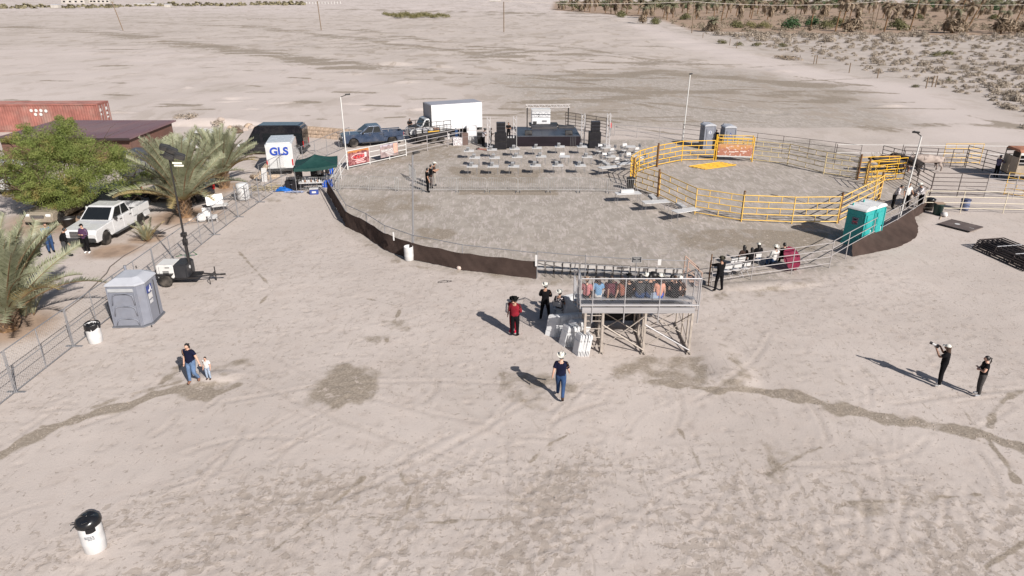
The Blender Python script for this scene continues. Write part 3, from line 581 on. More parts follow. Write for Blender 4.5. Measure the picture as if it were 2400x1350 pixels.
ld = thing('ladder', 'pale aluminium ladder leaning on the dark slate trailer', 'ladder', (-27.6, 53.85, 0), R(-8))
for z in (1.35, 1.75): rod('side_rail', (-1.2, 0, z), (1.3, -.05, z - .35), .035, mGalv, ld)
for k in range(7): x = -1.1 + k * .38; rod('rung', (x, 0, 1.34 - .14 * (x + 1.2)), (x, 0, 1.75 - .14 * (x + 1.2)), .02, mGalv, ld)
for x in (-1.0, 1.1): rod('foot_bar', (x, 0, 1.4 - .14 * (x + 1.2)), (x, -.15, .02), .02, mGalv, ld)
pc = thing('covered_vehicle', 'pale vehicle roof and white sheets behind the twin palms', 'car', G(478, 352), R(170))
hull(pc, 4.6, 1.9, .3, .36, (-1.4, 1.4), [(2.3, .45), (2.25, .95), (-2.2, 1.1), (-2.3, .5)], pWhite, .08); cabin(pc, 1.9, (-2.1, -1.6, .6, 1.3), 1.05, 1.85, M('dusty_white', (.6, .6, .6), .4, dust=.4), (.06, .2))
for k in range(4): slab('roof_bar', (-1.4 + k * .6, 0, 1.93), (.06, 1.6, .05), mWhiteP, pc)
for x in (-1.4, 1.4):
    for s in (-1, 1): wheel(pc, x, s * .82, .36, .2)
# stock trailer at the cattle pen
mTanP = M('tan_panel', (0.33, 0.27, 0.21), .6, 0, .12, dust=.3); mRustP = M('rust_roof', (0.32, 0.14, 0.085), .75, 0, .25, 2)
p = G(2346, 428); p.x += .9; lt = thing('stock_trailer', 'tan slatted livestock trailer with a rusty roof at the cattle pen', 'trailer', (p.x, p.y, 0), R(-6))
slab('floor', (3.0, 1.0, .5), (6, 2.0, .12), mDarkTrim, lt); slab('dark_interior', (3.0, 1.0, 1.5), (5.9, .06, 1.6), mDarkTrim, lt)  # dark sheet added to stand in for the trailer's shaded interior
for y in (0, 2.0):
    for k in range(5): slab('side_panel', (.62 + k * 1.19, y, .95), (1.1, .05, .8), mTanP, lt)
    for k in range(6): rod('upright', (.03 + k * 1.19, y, .5), (.03 + k * 1.19, y, 2.35), .04, mTanP, lt)
    for z in (1.55, 1.85): rod('slat', (0, y, z), (6, y, z), .035, mPaleRail, lt)
    slab('eave_band', (3, y, 2.25), (6, .05, .2), mWhiteP, lt)
MB().prism([(-1.05, 2.36), (1.05, 2.36), (.8, 2.55), (-.8, 2.55)], 0, 6).build('roof', mRustP, lt, rot=(0, 0, -pi / 2), loc=(0, 1.0, 0))
for k in range(2): slab('rear_gate', (-.02, .5 + k, 1.25), (.05, .95, 1.4), mTanP, lt)
for x in (2.6, 3.5): wheel(lt, x, -.1, .36, .22); wheel(lt, x, 2.1, .36, .22)
# ------------------------------------------------------------------ pipe fences and panels
def pipe_panel(name, label, a, b, h, mat, rails, cat='fence panel', group=None, r=.024, posts=1, uprights=(), z0=.0, feet=True, postmat=None, extra=0.0, lean=0.0):
    a, b = Vector((a.x, a.y, ground_z(a.x, a.y))), Vector((b.x, b.y, ground_z(b.x, b.y))); t_ = thing(name, label, cat, a, heading(a, b), group); L = (b - a).length
    for z in rails: rod('rail', (0, 0, z * h), (L, 0, z * h), r, mat, t_)
    for k in range(posts + 1): rod('post', (L * k / posts, 0, -.05), (L * k / posts, 0, h + extra), r * 1.15, postmat or mat, t_)
    for x, za, zb in uprights: rod('upright', (L * x, 0, za * h), (L * x, 0, zb * h), r * .8, mat, t_)
    return t_
# yellow round pen: five rails with short uprights set like brickwork
RP = [(1672, 376), (1597, 378), (1538, 390), (1497, 403), (1477, 417), (1489, 441), (1544, 460), (1628, 502), (1737, 520), (1855, 525), (1961, 524), (2044, 480), (2061, 468)]
RQ = [(2005, 420), (1930, 408), (1845, 386), (1762, 377)]
rails5 = (.08, .31, .54, .77, 1.0); brick = [(x, rails5[i], rails5[i + 1]) for i in range(4) for x in ((.27, .74) if i % 2 else (.5,))] + [(.27 * 3, rails5[3], 1.0)]
brick = [(x, rails5[i], rails5[i + 1]) for i in range(4) for x in ((.28, .74) if i % 2 == 1 else (.52, .95) if False else (.5,))]
pens = [(RP[i], RP[i + 1]) for i in range(len(RP) - 1)] + [(RQ[i], RQ[i + 1]) for i in range(3)]
plab = ['beside the banner chute gate', 'second along from the banner chute gate', 'third along, nearest the guest tables', 'fourth along at the far bend of the pen', 'at the tightest bend next to the plastic bin',
        'behind the first long white table', 'behind the second long white table', 'behind the third long white table', 'in the middle of the near side', 'at the near side facing the umbrella', 'behind the turquoise toilets', 'short end panel by the chute opening',
        'next to the cattle chute on the far side', 'on the far side below the black fence', 'far side, closest to the toilets with white roofs']
for k, ((a, b_), lb) in enumerate(zip(pens, plab)):
    mt = mYellow if k in (0, 1, 2, 3, 4) else mYellowPale if k < 12 else M('cream_yellow_paint', (.60, .48, .26), .5, 0, .15, dust=.4)
    pipe_panel('pen_fence', 'yellow round pen panel ' + lb, G(*a), G(*b_), 1.78, mt, rails5, 'pen panel', 'yellow panels of the round pen', .034, 1, brick)
for k, (pq, lb) in enumerate((((1540, 391), 'rusty wooden post on the far side near the tables'), ((1483, 430), 'rusty wooden post at the bend by the bin'), ((1541, 461), 'rusty post between the first and second long tables'), ((1737, 518), 'grey weathered post on the near side of the pen'),
                              ((1963, 523), 'rusty post beside the turquoise toilets'), ((2058, 468), 'rusty post at the mouth of the cattle chute'), ((1680, 374), 'thick brown post at the banner gate'), ((2009, 421), 'rusty post at the far end of the chute'), ((2029, 432), 'rusty post of the second chute panel'))):
    p = G(*pq); t_ = thing('pen_post', lb, 'post', (p.x, p.y, 0), 0, 'posts of the round pen'); rod('shaft', (0, 0, -.05), (0, 0, 2.0), .075, mWood if 'grey' in lb else mRust, t_, 9); rod('cap', (0, 0, 2.0), (0, 0, 2.03), .08, mRust, t_, 9)
# banner chute gate
a_, e_ = G(1677, 376), G(1762, 379); cg = thing('chute_gate', 'yellow bucking chute gate hung with a printed sunset banner', 'gate', a_, heading(a_, e_)); L = (e_ - a_).length
for z in (.6, 1.3, 1.7, 2.0): rod('rail', (0, 0, z), (L, 0, z), .035, mYellow, cg); rod('rail', (0, .8, z + .1), (L, .8, z + .1), .035, mYellowPale, cg)
for x in (0, L):
    for y in (0, .8): rod('post', (x, y, -.05), (x, y, 2.15), .05, mYellow, cg)
for x in (.27, .55, .82): rod('upright', (L * x, 0, 1.3), (L * x, 0, 2.0), .028, mYellow, cg); rod('upright', (L * (x - .1), .8, 1.4), (L * (x - .1), .8, 2.1), .028, mYellowPale, cg)
bn = bpy.data.materials.new('sunset_banner_print'); bn.use_nodes = True; t = NT(bn); tc = t.n('TexCoord').outputs['Object']; sp = t.n('SeparateXYZ', {0: tc}).outputs
nz = t.n('TexNoise', {'Vector': tc, 'Scale': 3.2, 'Detail': 6.0}).outputs[0]
c1 = t.mix(t.ss(t.mth('ADD', sp[2], t.mth('MULTIPLY', nz, .6)), .2, .75), (.10, .065, .07, 1), (.36, .15, .10, 1)); c1 = t.mix(t.ss(t.mth('ADD', sp[2], nz), 1.45, 1.85), c1, (.5, .25, .10, 1))
c1 = t.mix(t.ss(t.n('TexNoise', {'Vector': tc, 'Scale': 7.0, 'Detail': 3.0}).outputs[0], .58, .66), c1, (.6, .48, .45, 1)); t.L.new(c1, t.N['Principled BSDF'].inputs['Base Color'])
MB().box((L * .5, -.05, .98), (L * .94, .02, 1.0)).build('banner', bn, cg, loc=(0, 0, 0))
for k, (x, w_) in enumerate(((.42, .5), (.55, .3), (.72, .45))): slab('banner_print', (L * x, -.068, .82 + .04 * k), (w_, .006, .07), M('pale_print', (.7, .6, .55)), cg)
slab('bottom_board', (L * .5, -.03, .42), (L * .96, .04, .1), mPlast, cg)
# yellow panel lying inside the pen
a_, e_ = G(1652, 398), G(1725, 388); fl = thing('fallen_gate', 'yellow panel lying flat on the sand inside the round pen', 'pen panel', (a_.x, a_.y, .06), heading(a_, e_)); L = (e_ - a_).length
for k in range(5): rod('rail', (0 - k * .12, k * .36, 0), (L - k * .12, k * .36, 0), .04, mYellow, fl)
for x in (0, .5, 1): rod('end_bar', (L * x, 0, 0), (L * x - .48, 1.36, 0), .03, mYellow, fl)
# chute alley panels and cattle pen
pipe_panel('pen_fence', 'yellow chute panel in front of the dark bulls, farther of two', G(2005, 420), G(2099, 417), 1.78, mYellow, rails5, 'pen panel', 'chute panels', .03, 1, brick)
pipe_panel('pen_fence', 'yellow chute panel in front of the dark bulls, nearer of two', G(2025, 431), G(2117, 421), 1.78, mYellow, rails5, 'pen panel', 'chute panels', .03, 1, brick)
pipe_panel('pen_fence', 'short yellow panel closing the chute mouth', G(2048, 452), G(2027, 433), 1.7, mYellowPale, rails5, 'pen panel', 'chute panels', .028, 1, brick)
r6 = (.1, .27, .45, .63, .81, 1.0)
for lb, a, b_, h, mt, rr in (('dark pipe panel running from the chute to the white pole', (2117, 422), (2178, 459), 1.7, mDarkRail, r6), ('dark pipe panel behind the bulls', (2062, 388), (2112, 402), 1.7, mDarkRail, r6),
                         ('dark pipe gate swung open beside the person in the grey hood', (2259, 391), (2346, 414), 1.8, mDarkRail, r6), ('grey pipe panel of the cattle pen near the blue barrel', (2179, 459), (2306, 462), 1.7, mDarkRail, r6), ('grey pipe panel of the cattle pen below the livestock trailer', (2306, 462), (2440, 470), 1.7, mPaleRail, r6),
                         ('far cattle pen panel behind the pale bull', (2112, 388), (2190, 392), 1.6, mDarkRail, r6), ('far cattle pen panel past the pale bull', (2190, 392), (2262, 394), 1.6, mDarkRail, r6)):
    pipe_panel('pipe_fence', lb, G(*a), G(*b_), h, mt, rr, 'fence panel', 'pipe panels of the cattle pen', .026, 2, ())
pipe_panel('pen_fence', 'faded yellow panel standing at the back of the cattle pen', G(2207, 384), G(2295, 384), 1.75, mYellowPale, rails5, 'pen panel', 'back cattle pen panels', .028, 1, brick)
pipe_panel('pen_fence', 'faded yellow panel between the livestock trailer and white rails', G(2352, 457), G(2440, 470), 1.7, mYellowPale, rails5, 'pen panel', 'back cattle pen panels', .028, 1, brick)
def rail_run(label, ptl, h, rails, mat, name='rail_fence', group=None, r=.026, cat='fence', pm=None, extra=0.0, skip=()):
    q = [G(*p_) for p_ in ptl]; t_ = thing(name, label, cat, (q[0].x, q[0].y, 0), 0, group); o = Vector((q[0].x, q[0].y, 0)); q = [Vector((p_.x, p_.y, 0)) - o for p_ in q]
    for i in range(len(q) - 1):
        if i in skip: continue
        for z in rails: rod('rail', q[i] + Vector((0, 0, z)), q[i + 1] + Vector((0, 0, z)), r, mat, t_)
    for p_ in q: rod('post', p_ + Vector((0, 0, -.05)), p_ + Vector((0, 0, h + extra)), r * 1.2, pm or mat, t_)
    return t_
def sub(a, b, n): return [(a[0] + (b[0] - a[0]) * i / n, a[1] + (b[1] - a[1]) * i / n) for i in range(n)]
rail_run('long white pipe fence behind the cattle pen', [(1955, 385), (2108, 386), (2260, 388), (2430, 390)], 1.75, (1.0, 1.7), mWhiteP, r=.022, pm=mDarkRail)
rail_run('pale yellow and white rail fence in front of the cattle pen with four rails', [(2162, 497), (2250, 498), (2350, 500), (2460, 503)], 1.5, (.3, .68, 1.08, 1.48), M('cream_rail', (.60, .53, .41), .5), r=.024)
rail_run('dark pipe fence along the back of the round pen', sub((1598, 331), (1771, 354), 2) + sub((1771, 354), (2012, 386), 4) + [(2012, 386)], 1.7, (.35, .8, 1.25, 1.68), mDarkRail, r=.018)
rail_run('thin white rail fence beyond the stage and guest tables', sub((1440, 318), (1598, 331), 3) + [(1598, 331)], 1.2, (.6, 1.15), mPaleRail, r=.028)
for k, (a, b_) in enumerate((((1325, 302), (1372, 309)), ((1372, 309), (1420, 317)))): pipe_panel('pipe_fence', f'dark pipe panel behind the loudspeakers, {ORD[k]} beyond the stage', G(*a), G(*b_), 1.75, mDarkRail, r6, 'fence panel', 'pipe panels behind the stage', .028, 2)
rail_run('pale rail fence in front of the blue pickup', [(800, 345), (822, 344), (868, 342), (912, 338), (974, 335), (1030, 333), (1085, 329)], 1.5, (.35, .8, 1.48), mPaleRail, r=.02)
rail_run('pale rail fence curving from the banners to the stage', [(952, 366), (1002, 354), (1050, 344), (1078, 338)], 1.5, (.3, .7, 1.1, 1.48), mPaleRail, r=.03)
# white banner fence
a_, e_ = G(815.6, 396), G(952.6, 366); bf = thing('banner_fence', 'white rail fence carrying two printed banners', 'fence', a_, heading(a_, e_)); L = (e_ - a_).length
for z in (.15, .62, 1.05, 1.5): rod('rail', (0, 0, z), (L, 0, z), .035, mWhiteP, bf)
for x in (0, .36, .7, 1): rod('post', (L * x, 0, -.05), (L * x, 0, 1.52 if x != .7 else .5), .04, mWhiteP, bf)
def banner_mat(nm, c0, c1, c2, sc):
    m = bpy.data.materials.new(nm); m.use_nodes = True; t = NT(m); tc = t.n('TexCoord').outputs['Object']; n1 = t.n('TexNoise', {'Vector': tc, 'Scale': sc, 'Detail': 5.0}).outputs[0]; z = t.n('SeparateXYZ', {0: tc}).outputs[2]
    c = t.mix(t.ss(n1, .38, .6), c0, c1); c = t.mix(t.ss(t.mth('ADD', z, t.mth('MULTIPLY', n1, .6)), .66, .8), c, c2); t.L.new(c, t.N['Principled BSDF'].inputs['Base Color']); return m
b1 = tag(ob('banner', MB().box((0, 0, 0), (L * .34, .015, 1.22)).mesh('banner', banner_mat('red_banner_print', (.14, .03, .035, 1), (.30, .13, .13, 1), (.42, .17, .06, 1), 3.5))), 'red and orange event banner tied to the white fence', 'banner', 'banners on the white fence')
b1.location = a_ + Vector((cos(bf.rotation_euler.z), sin(bf.rotation_euler.z), 0)) * L * .185 + Vector((.02, -.06, .85)); b1.rotation_euler = bf.rotation_euler
mPinkP = M('pink_print', (.75, .45, .45)); mRedP = M('red_print', (.55, .015, .03))
b = MB(); b.tube([(-.55 + i * .11, -.012, .0 + .12 * sin(i * 2.1) + .05 * i / 10) for i in range(11)], .055, 5); b.build('script_lettering', mRedP, b1); b = MB(); b.tube([(.75 * cos(a), -.012, .25 * sin(a) + .02) for a in np.linspace(0, 2 * pi, 17)], .03, 4); b.build('logo_outline', mPinkP, b1)
slab('pale_patch', (.72, -.012, .1), (.22, .008, .4), mPlast, b1); slab('print_line', (.05, -.012, -.33), (.9, .008, .07), mPinkP, b1); slab('print_line', (.2, -.012, -.47), (1.0, .008, .06), mPinkP, b1)
b2 = tag(ob('banner', MB().box((0, 0, 0), (L * .31, .015, 1.1)).mesh('banner', banner_mat('brown_banner_print', (.20, .15, .15, 1), (.32, .24, .24, 1), (.42, .38, .45, 1), 3.0))), 'brown RANCHO banner tied to the white fence', 'banner', 'banners on the white fence')
b2.location = a_ + Vector((cos(bf.rotation_euler.z), sin(bf.rotation_euler.z), 0)) * L * .70 + Vector((.02, -.06, .88)); b2.rotation_euler = bf.rotation_euler
text('RANCHO', .3, mPlast, b2, (-.25, -.014, .02), (pi / 2, 0, 0)); slab('photo_print', (.72, -.012, .1), (.45, .008, .85), M('peach_print', (.55, .32, .25), .7, 0, .3, 6), b2)
for k in range(3): slab('print_line', (.05 + .05 * k, -.012, -.16 - .13 * k), (1.0 - .2 * k, .008, .05), mPlast, b2)
# arena rim fences
ARL = [(770, 452), (815, 530), (862, 553), (905, 583), (968, 607), (1085, 632), (1258, 653)]
arf = rail_run('grey pipe rail fence curving along the near rim of the arena', ARL, 1.45, (.28, .9, 1.43), mGalv, r=.022)
rail_run('thin rail fence behind the row of black chairs', [(1258, 653), (1370, 664), (1487, 672), (1605, 676)], 1.55, (1.05, 1.5), mGalv, r=.02)
rail_run('pale four rail fence on the near rim of the arena beside the umbrella', [(1666, 670), (1760, 655), (1854, 642), (1943, 629)], 1.5, (.3, .68, 1.08, 1.48), mPaleRail, r=.02)
rail_run('pale rail fence with brown cloth below beside the turquoise toilets', [(1943, 629), (1981, 606), (2040, 572), (2098, 540), (2135, 515), (2165, 495)], 1.6, (.75, 1.15, 1.58), mPaleRail, r=.022)
rail_run('short white fence joining the banner fence to the shade tent', [(786, 446), (800, 420), (815.6, 397)], 1.4, (.5, 1.0, 1.38), mWhiteP, r=.03)
def cloth(label, ptl, ztop, flare, folds, seg=26, zb=.02, group='brown shade cloths on the arena rim', sag=.06, hump=False):
    q = [Vector((*G(*p_)[:2], 0)) for p_ in ptl]; ds = [0]
    for i in range(1, len(q)): ds.append(ds[-1] + (q[i] - q[i - 1]).length)
    def P_(s):
        s = min(max(s, 0), ds[-1]); i = max(j for j in range(len(q) - 1) if ds[j] <= s + 1e-6); f = (s - ds[i]) / (ds[i + 1] - ds[i]); d = (q[i + 1] - q[i]).normalized(); return q[i].lerp(q[i + 1], f), Vector((d.y, -d.x, 0))
    b = MB(); rows = 8; vs = []; ns = int(ds[-1] / .16)
    for i in range(ns + 1):
        s = ds[-1] * i / ns; p_, nn = P_(s); u = s / ds[-1]; fl = flare * (sin(pi * min(1, u * 1.15 + .03)) if hump else 1)
        for r_ in range(rows + 1):
            v = r_ / rows; z = ztop * v - sag * v * abs(sin(s * pi / 1.9)) + (1 - v) * .025 * max(0, sin(s * 1.3) * sin(s * .47 + 1)); k = (1 - v)
            out = .04 + fl * k ** 1.3 + folds * (sin(s * 2.3 + 4 * v) * .6 + sin(s * 5.1 - 6 * v + 1.0) * .5 + .4 * sin(s * 9.7 + 11 * v)) * k * (.3 + v)
            vs.append(p_ + nn * out + Vector((0, 0, max(zb, z))))
    fs = [(i * (rows + 1) + r_, (i + 1) * (rows + 1) + r_, (i + 1) * (rows + 1) + r_ + 1, i * (rows + 1) + r_ + 1) for i in range(ns) for r_ in range(rows)]
    b.add(vs, fs); o = b.build('shade_cloth', mCloth, None, True); tag(o, label, 'shade cloth', group); return o
cloth('dark brown shade cloth on the arena rim running down from the tent', ARL[:2], 1.0, .06, .08)
cloth('dark brown shade cloth between the bend and the light pole', ARL[1:5], 1.0, .14, .11)
cloth('dark brown shade cloth between the light pole and the black chairs', ARL[4:], 1.0, .06, .08)
cloth('wide brown tarp draped off the rails beside the turquoise toilets', [(1990, 600), (2040, 571), (2098, 539), (2135, 514), (2166, 496)], 0.75, 1.45, .11, hump=True)
# long temporary chain link fence by the lot
def chain_mesh(w_, h, z0, pitch, r):
    b = MB(); n = int((w_ + h) / pitch)
    for k in range(n + 1):
        c = k * pitch
        x0, z_0 = (c, 0) if c <= w_ else (w_, c - w_); x1, z_1 = (c - h, h) if c >= h else (0, c)
        if abs(x0 - x1) > .02:
            b.tube([(x0, 0, z0 + z_0), (x1, 0, z0 + z_1)], r, 3, cap=False); b.tube([(w_ - x0, .004, z0 + z_0), (w_ - x1, .004, z0 + z_1)], r, 3, cap=False)
    return b
mLink = M('chain_link_wire', (0.22, 0.22, 0.23), 0.5, 0.5, .1)
FL = [(-18.72, 19.2), (-18.68, 22.9), (-18.62, 26.6), (-18.55, 30.3), (-18.5, 34.0), (-18.45, 37.7), (-18.4, 41.4), (-18.25, 45.1), (-18.0, 48.7), (-17.8, 51.0)]
lm = {}
flab = ['nearest the camera', 'beside the white barrel with the black liner', 'behind the grey accessible toilet', 'just past the grey toilet', 'beside the light tower trailer', 'below the big palm', 'beside the white folding table', 'beside the white tank', 'last before the blue tarp']
for i, (a, b_) in enumerate(zip(FL[:-1], FL[1:])):
    a, b_ = Vector((*a, 0)), Vector((*b_, 0)); L = (b_ - a).length - .08; t_ = thing('chain_link_fence', 'grey chain link fence panel ' + flab[i], 'fence panel', a, heading(a, b_), 'chain link panels along the lot')
    for z in (.08, 1.78): rod('rail', (0, 0, z), (L, 0, z), .021, mGalv, t_)
    rod('mid_rail', (0, 0, .93), (L, 0, .93), .016, mGalv, t_)
    for x in (0, L * .5, L): rod('post', (x, 0, .02), (x, 0, 1.8), .021, mGalv, t_)
    k = round(L, 1)
    if k not in lm: lm[k] = chain_mesh(L - .06, 1.66, .1, .16, .0024).mesh('wire', mLink)
    m_ = ob('wire_mesh', lm[k], t_, (.03, 0, 0)); m_['kind'] = 'stuff'
    slab('foot', (0, 0, .03), (.1, .7, .05), mGalv, t_); rod('clamp', (L + .02, -.03, 1.2), (L + .02, .05, 1.2), .03, mGalv, t_)
F2 = [(612, 440), (660, 415), (712, 392), (768, 365), (822, 342)]
for i, (a, b_) in enumerate(zip(F2[:-1], F2[1:])):
    pa, pb = G(*a), G(*b_); t_ = thing('chain_link_fence', 'chain link panel by the delivery van, ' + ORD[i] + ' from the cut palm logs', 'fence panel', (pa.x, pa.y, 0), heading(pa, pb), 'chain link panels by the vans'); L = (pb - pa).length
    for z in (.08, 1.78): rod('rail', (0, 0, z), (L, 0, z), .022, mGalv, t_)
    for x in (0, L * .5, L): rod('post', (x, 0, .02), (x, 0, 1.8), .022, mGalv, t_)
    m_ = ob('wire_mesh', chain_mesh(L, 1.66, .1, .2, .0022).mesh('wire', mLink), t_); m_['kind'] = 'stuff'
# crowd barriers
def barrier_proto():
    t_ = thing('crowd_barrier', 'x', 'crowd barrier', (0, 0, 0)); W_ = 2.2; mZ = M('barrier_zinc', (.36, .355, .355), .5, .2)
    b = MB(); b.tube([(0, 0, 0), (0, 0, 1.0), (.08, 0, 1.08), (W_ - .08, 0, 1.08), (W_, 0, 1.0), (W_, 0, 0)], .019, 6); b.tube([(0, 0, .18), (W_, 0, .18)], .017, 6); b.build('frame', mZ, t_)
    b = MB()
    for k in range(1, 16): b.tube([(W_ * k / 16, 0, .18), (W_ * k / 16, 0, 1.08)], .012, 4, cap=False)
    o = b.build('bars', mZ, t_); o.name = 'bar'; o['kind'] = 'stuff'
    for x in (.12, W_ - .12): rod('foot', (x, -.3, .02), (x, .3, .02), .018, mGalv, t_)
    return t_
bp = barrier_proto(); first = True
BR = [((798, 444), (866, 446), 'first of the thin row crossing the arena'), ((868, 446), (925, 448), 'second of the thin row crossing the arena'), ((927, 448), (984, 450), 'third of the row, left of the gap'), ((960, 415), (986, 441), 'swung out of line beside the three men'),
      ((1003, 450), (1068, 450), 'behind the three men in the arena'), ((1071, 450), (1140, 450), 'fifth of the row crossing the arena'), ((1144, 450), (1212, 450), 'sixth of the row crossing the arena'), ((1215, 450), (1283, 450), 'seventh of the row crossing the arena'),
      ((1286, 450), (1352, 450), 'eighth of the row crossing the arena'), ((1355, 450), (1420, 451), 'ninth of the row crossing the arena'), ((1423, 452), (1482, 454), 'last of the row, ending at the round pen'),
      ((662, 443), (722, 449), 'in front of the tent beside the blue tarp'), ((725, 449), (776, 447), 'in front of the tent holding the white chairs')]
for a, b_, lb in BR:
    pa, pb = G(*a), G(*b_); o = bp if first else dup(bp, (0, 0, 0), 0); first = False
    o.location = (pa.x, pa.y, 0); o.rotation_euler = (0, 0, heading(pa, pb)); o['label'] = 'grey steel crowd barrier ' + lb.replace('left of', 'just before'); o['group'] = 'crowd barriers'
# tall light poles
def pole(label, b_, h, top, mat, head, r=.05):
    p = G(*b_); t_ = thing('light_pole', label, 'light pole', (p.x, p.y, 0), 0, 'light poles round the arena'); rod('shaft', (0, 0, -.05), (top[0], top[1], h), r, mat, t_, 9)
    e = Vector((top[0], top[1], h)); hd_ = Vector(head)
    rod('arm', e, e + hd_, .03, mDarkTrim, t_); MB().box(e + hd_ * .75, (.42, .2, .1), rz=atan2(hd_.y, hd_.x)).build('lamp_head', mDarkTrim, t_, bevel=.02)
pole('grey light pole on the near arena rim beside the white barrel', (968, 607), 5.9, (.30, 0), mGalv, (.22, .25, .12)); pole('thin white light pole beside the banner fence', (815, 397), 5.95, (-.05, 0), mWhiteP, (.75, .2, .25))
pole('thin white light pole at the back of the round pen', (1600, 331), 6.4, (.12, 0), mWhiteP, (.12, .15, .1)); pole('leaning white light pole beside the turquoise toilets', (2103, 532), 5.75, (.30, .1), mWhiteP, (-.35, .3, .28), .045)
# ------------------------------------------------------------------ people
BASE = dict(pelvis=(0, 0, .95), waist=(.01, 0, 1.09), chest=(0, 0, 1.30), nb=(-.01, 0, 1.46), neck=(.015, 0, 1.56),
            shL=(0, .17, 1.41), elL=(-.03, .235, 1.14), wrL=(.05, .245, .91), haL=(.075, .245, .83), shR=(0, -.17, 1.41), elR=(-.03, -.235, 1.14), wrR=(.05, -.245, .91), haR=(.075, -.245, .83),
            hipL=(0, .095, .89), knL=(.02, .105, .50), anL=(-.02, .11, .10), toL=(.13, .125, .045), hipR=(0, -.095, .89), knR=(.02, -.105, .50), anR=(-.02, -.11, .10), toR=(.13, -.125, .045))
RAD = dict(pelvis=.135, waist=.12, chest=.145, nb=.085, neck=.055, sh=.072, el=.046, wr=.034, ha=.036, hip=.098, kn=.063, an=.045, to=.036)
EDG = [('pelvis', 'waist'), ('waist', 'chest'), ('chest', 'nb'), ('nb', 'neck')] + [(a + s if a != 'chest' and a != 'pelvis' else a, b + s) for s in 'LR' for a, b in (('chest', 'sh'), ('sh', 'el'), ('el', 'wr'), ('wr', 'ha'), ('pelvis', 'hip'), ('hip', 'kn'), ('kn', 'an'), ('an', 'to'))]
UP = ('waist', 'chest', 'nb', 'neck', 'shL', 'elL', 'wrL', 'haL', 'shR', 'elR', 'wrR', 'haR')
ARM = dict(
    crossed=dict(elL=(.07, .25, 1.17), wrL=(.22, .02, 1.20), haL=(.24, -.09, 1.22), elR=(.07, -.25, 1.17), wrR=(.25, -.02, 1.15), haR=(.25, .09, 1.17)),
    camera=dict(elL=(.20, .20, 1.27), wrL=(.36, .09, 1.50), haL=(.40, .05, 1.55), elR=(.16, -.22, 1.30), wrR=(.27, -.09, 1.54), haR=(.30, -.05, 1.60)),
    phone=dict(elL=(.03, .24, 1.15), wrL=(.24, .10, 1.18), haL=(.30, .06, 1.21), elR=(.03, -.24, 1.15), wrR=(.24, -.10, 1.18), haR=(.30, -.06, 1.21)),
    point=dict(elR=(.20, -.22, 1.36), wrR=(.45, -.20, 1.42), haR=(.53, -.19, 1.43)),
    swing=dict(elL=(-.12, .24, 1.16), wrL=(-.10, .28, .94), haL=(-.08, .29, .86), elR=(.05, -.25, 1.15), wrR=(.20, -.27, .98), haR=(.26, -.27, .91)),
    reach=dict(elL=(.25, .20, 1.30), wrL=(.47, .18, 1.22), haL=(.55, .17, 1.20), elR=(.18, -.22, 1.22), wrR=(.42, -.17, 1.18), haR=(.5, -.16, 1.17)),
    side=dict(elL=(.02, .30, 1.18), wrL=(.06, .40, .96), haL=(.07, .43, .88)),
    lap=dict(elL=(.05, .25, 1.16), wrL=(.27, .13, 1.02), haL=(.34, .09, 1.0), elR=(.05, -.25, 1.16), wrR=(.27, -.13, 1.02), haR=(.34, -.09, 1.0)),
    none={})
WALK = dict(knL=(.14, .10, .51), anL=(.17, .11, .12), toL=(.32, .12, .10), knR=(-.05, -.10, .50), anR=(-.30, -.105, .18), toR=(-.20, -.11, .05))
WIDE = dict(knL=(.03, .15, .50), anL=(-.01, .19, .10), toL=(.13, .22, .045), knR=(.03, -.15, .50), anR=(-.01, -.19, .10), toR=(.13, -.22, .045))
POSES = {}
